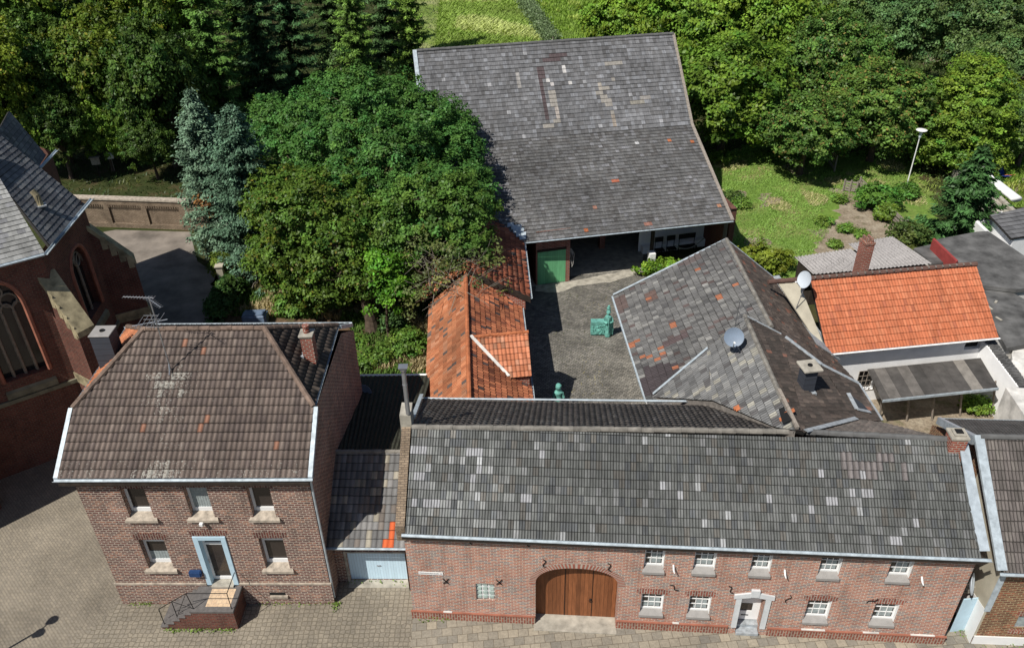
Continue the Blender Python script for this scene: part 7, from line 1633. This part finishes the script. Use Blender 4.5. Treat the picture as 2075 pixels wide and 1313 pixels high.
# plank fences
def plank(name, a_, b_, h, n, label, mat='grey_wood', tilt=0, group=None):
    t = thing(name, a_, label, 'fence', group); d = b_ - a_; 
    for f in (0, .5, 1): mb = MB(); mb.cbox(a_.lerp(b_, f), .10, .10, h + .15, .3); mb.build('post', mat, t)
    mb = MB(); u = d.normalized(); s_ = V(-u.y, u.x, 0) * .03
    for k in range(n): z = h * (k + .3) / n; mb.box(a_ + V(0, 0, z) + s_ * 2, d + V(0, 0, random.uniform(-.06, .06)), s_, V(0, 0, h / n * .62))
    mb.build('boards', mat, t); return t
plank('wooden_fence', P(1738, 390), P(1830, 480), 1.2, 5, 'weathered plank fence running down past the round bush')
plank('wooden_fence', P(1655, 300), P(1690, 348), 1.3, 7, 'grey plank fence half hidden under the cherry tree')
plank('wooden_gate', P(1708, 388), P(1734, 392), .9, 4, 'small weathered wooden gate panel at the head of the plank fence')
# wire fence with climbing plants by the meadow
fa, fb_ = P(1120, 100), P(1050, -10); d_ = fb_ - fa
t = thing('meadow_fence', fa, 'ivy-grown wire fence running diagonally between the meadow and the green lawn', 'fence')
mb = MB()
for i in range(14): p = fa + d_ * i / 13; mb.cbox(p, .1, .1, 1.5)
for z in (.5, 1.0, 1.4): mb.tube([fa + V(0, 0, z), fb_ + V(0, 0, z)], .02, 4)
mb.build('posts', 'grey_wood', t)
n = 16000; f = RNG.random(n); C = np.array(fa)[None] + np.array(d_)[None] * f[:, None] + RNG.normal(size=(n, 3)) * np.array([.5, .3, 0]) + np.array([0, 0, 1]) * (RNG.random((n, 1)) * 1.7)
me = quads_mesh('climbers', leaves(C, RNG.normal(size=(n, 3)) + np.array([0, 0, 1]), .3 * np.ones(n)), np.array((.10, .15, .09))[None] * (1 + RNG.normal(size=(n, 1)) * .3).clip(.4, 1.7)); me.materials.append(M['leaf']); o = bpy.data.objects.new('climbers', me); link(o, t)
# covered trailer / bin
b_ = P(520, 655); mb = MB(); mb.cbox(b_ + V(0, 0, .0), 1.5, .9, .8, .05); mb.bevel(.12, 3); solo(mb, 'covered_trailer', M.setdefault('tarp', plain('blue_tarp', (.14, .19, .27), .5, 0, .3, 3)), 'greyish blue covered box in the shade behind the brick house', 'trailer', loc=b_)
mb = MB(); p_ = P(452, 572); mb.cbox(p_, .42, .42, 1.25, .1); mb.cbox(p_ + V(0, 0, 1.252), .55, .55, .10, .1); mb.bevel(.01); solo(mb, 'gate_pillar', 'beige', 'short stone gate pillar at the bend of the church path', 'pillar', loc=p_)
# crucifix-like boxes in the churchyard
p_ = P(233, 347, 0); t = thing('bird_box', p_, 'white box on a thin post in the churchyard behind the wall', 'bird box'); mb = MB(); mb.tube([p_, p_ + V(0, 0, 1.2)], .03, 6); mb.build('post', 'grey_wood', t); mb = MB(); mb.cbox(p_ + V(0, 0, 1.2), .5, .35, .32, .3); mb.hexa([p_ + V(-.3, -.22, 1.53), p_ + V(.3, -.22, 1.53), p_ + V(.3, .22, 1.53), p_ + V(-.3, .22, 1.53)], [p_ + V(-.3, -.02, 1.68), p_ + V(.3, -.02, 1.68), p_ + V(.3, .02, 1.68), p_ + V(-.3, .02, 1.68)]); mb.build('box', 'white', t)
p_ = P(203, 358, 0); t = thing('notice_board', p_, 'small brown roofed notice board left of the white box in the churchyard', 'notice board'); mb = MB(); mb.tube([p_, p_ + V(0, 0, 1.1)], .05, 6); mb.build('post', 'dark_wood', t); mb = MB(); mb.cbox(p_ + V(0, 0, 1.1), .7, .12, .6, .2); mb.cbox(p_ + V(0, 0, 1.72), .85, .4, .06, .2); mb.build('board', 'grey_wood', t)
# deck chair
p_ = P(2030, 366); t = thing('deck_chair', p_, 'blue deck chair with an orange wooden frame on the grass at the right edge', 'deck chair')
mb = MB()
for s_ in (0, .6): mb.tube([p_ + V(s_, 0, 0), p_ + V(s_ - .3, .9, .9)], .035, 5); mb.tube([p_ + V(s_ - .5, .8, 0), p_ + V(s_ + .35, 0, .5)], .035, 5)
mb.build('frame', 'orange_wood', t); mb = MB(); mb.slab([p_ + V(-.2, .5, .35), p_ + V(.4, .5, .35), p_ + V(.25, 1.0, .95), p_ + V(-.35, 1.0, .95)], .03); mb.slab([p_ + V(.05, -.1, .42), p_ + V(.6, -.1, .42), p_ + V(.4, .5, .32), p_ + V(-.2, .5, .32)], .03); M['bluecloth'] = plain('blue_cloth', (.02, .05, .30), .8, 0, .2, 4); mb.build('sling', 'bluecloth', t)
# dead branches behind the house
mb = MB(); rr = random.Random(11); p0 = P(500, 585)
for i in range(16):
    a_ = rr.uniform(0, 6.28); q = p0 + V(rr.uniform(-.6, .6), rr.uniform(-.6, .6), 0); mb.tube([q, q + V(math.cos(a_) * .4, math.sin(a_) * .4, .8), q + V(math.cos(a_) * .9, math.sin(a_) * .9, 1.1 + rr.random() * .6)], .05, 5, r1=.012)
solo(mb, 'dead_bush', 'twig', 'bare dead branches beside the blue covered box', 'bush', loc=p0)
# dark dish on the rear garage roof
dd_ = P(737, 797, 3.3); dish(dd_, V(-.2, -.75, .3), .48, dd_ + V(.1, .35, -.9), 'dark satellite dish in deep shade behind the garage ridge', 'dish')
# house name plate
u0, z1_ = LF.px(848, 1157); u1, z0_ = LF.px(898, 1163.5)
mb = MB(); LF.box(mb, u0, u1, z0_ - .02, z1_, .004, .022); sg_ = solo(mb, 'street_sign', 'white', 'narrow white street name sign on the left end of the farmhouse facade', 'sign', loc=LF(u0, z0_))
cu_ = bpy.data.curves.new('lettering', 'FONT'); cu_.body = 'Hochneukircher Straße  26'; cu_.size = .13; cu_.extrude = .001; cu_.align_x = 'CENTER'; cu_.align_y = 'CENTER'
tmpo = bpy.data.objects.new('tmp', cu_); COL.objects.link(tmpo); bpy.context.view_layer.update(); dg = bpy.context.evaluated_depsgraph_get(); tme = bpy.data.meshes.new_from_object(tmpo.evaluated_get(dg)); bpy.data.objects.remove(tmpo)
w_ = max(v.co.x for v in tme.vertices) - min(v.co.x for v in tme.vertices); k_ = (u1 - u0) * .92 / w_
R_ = Matrix((LF.u, V(0, 0, 1), LF.out)).transposed().to_4x4(); tme.transform(Matrix.Translation(LF((u0 + u1) / 2, (z0_ + z1_) / 2, .0245)) @ R_ @ Matrix.Diagonal((k_, k_, 1, 1))); tme.materials.clear(); tme.materials.append(M['iron']); lo_ = bpy.data.objects.new('lettering', tme); link(lo_, sg_); lo_.location = -sg_.location
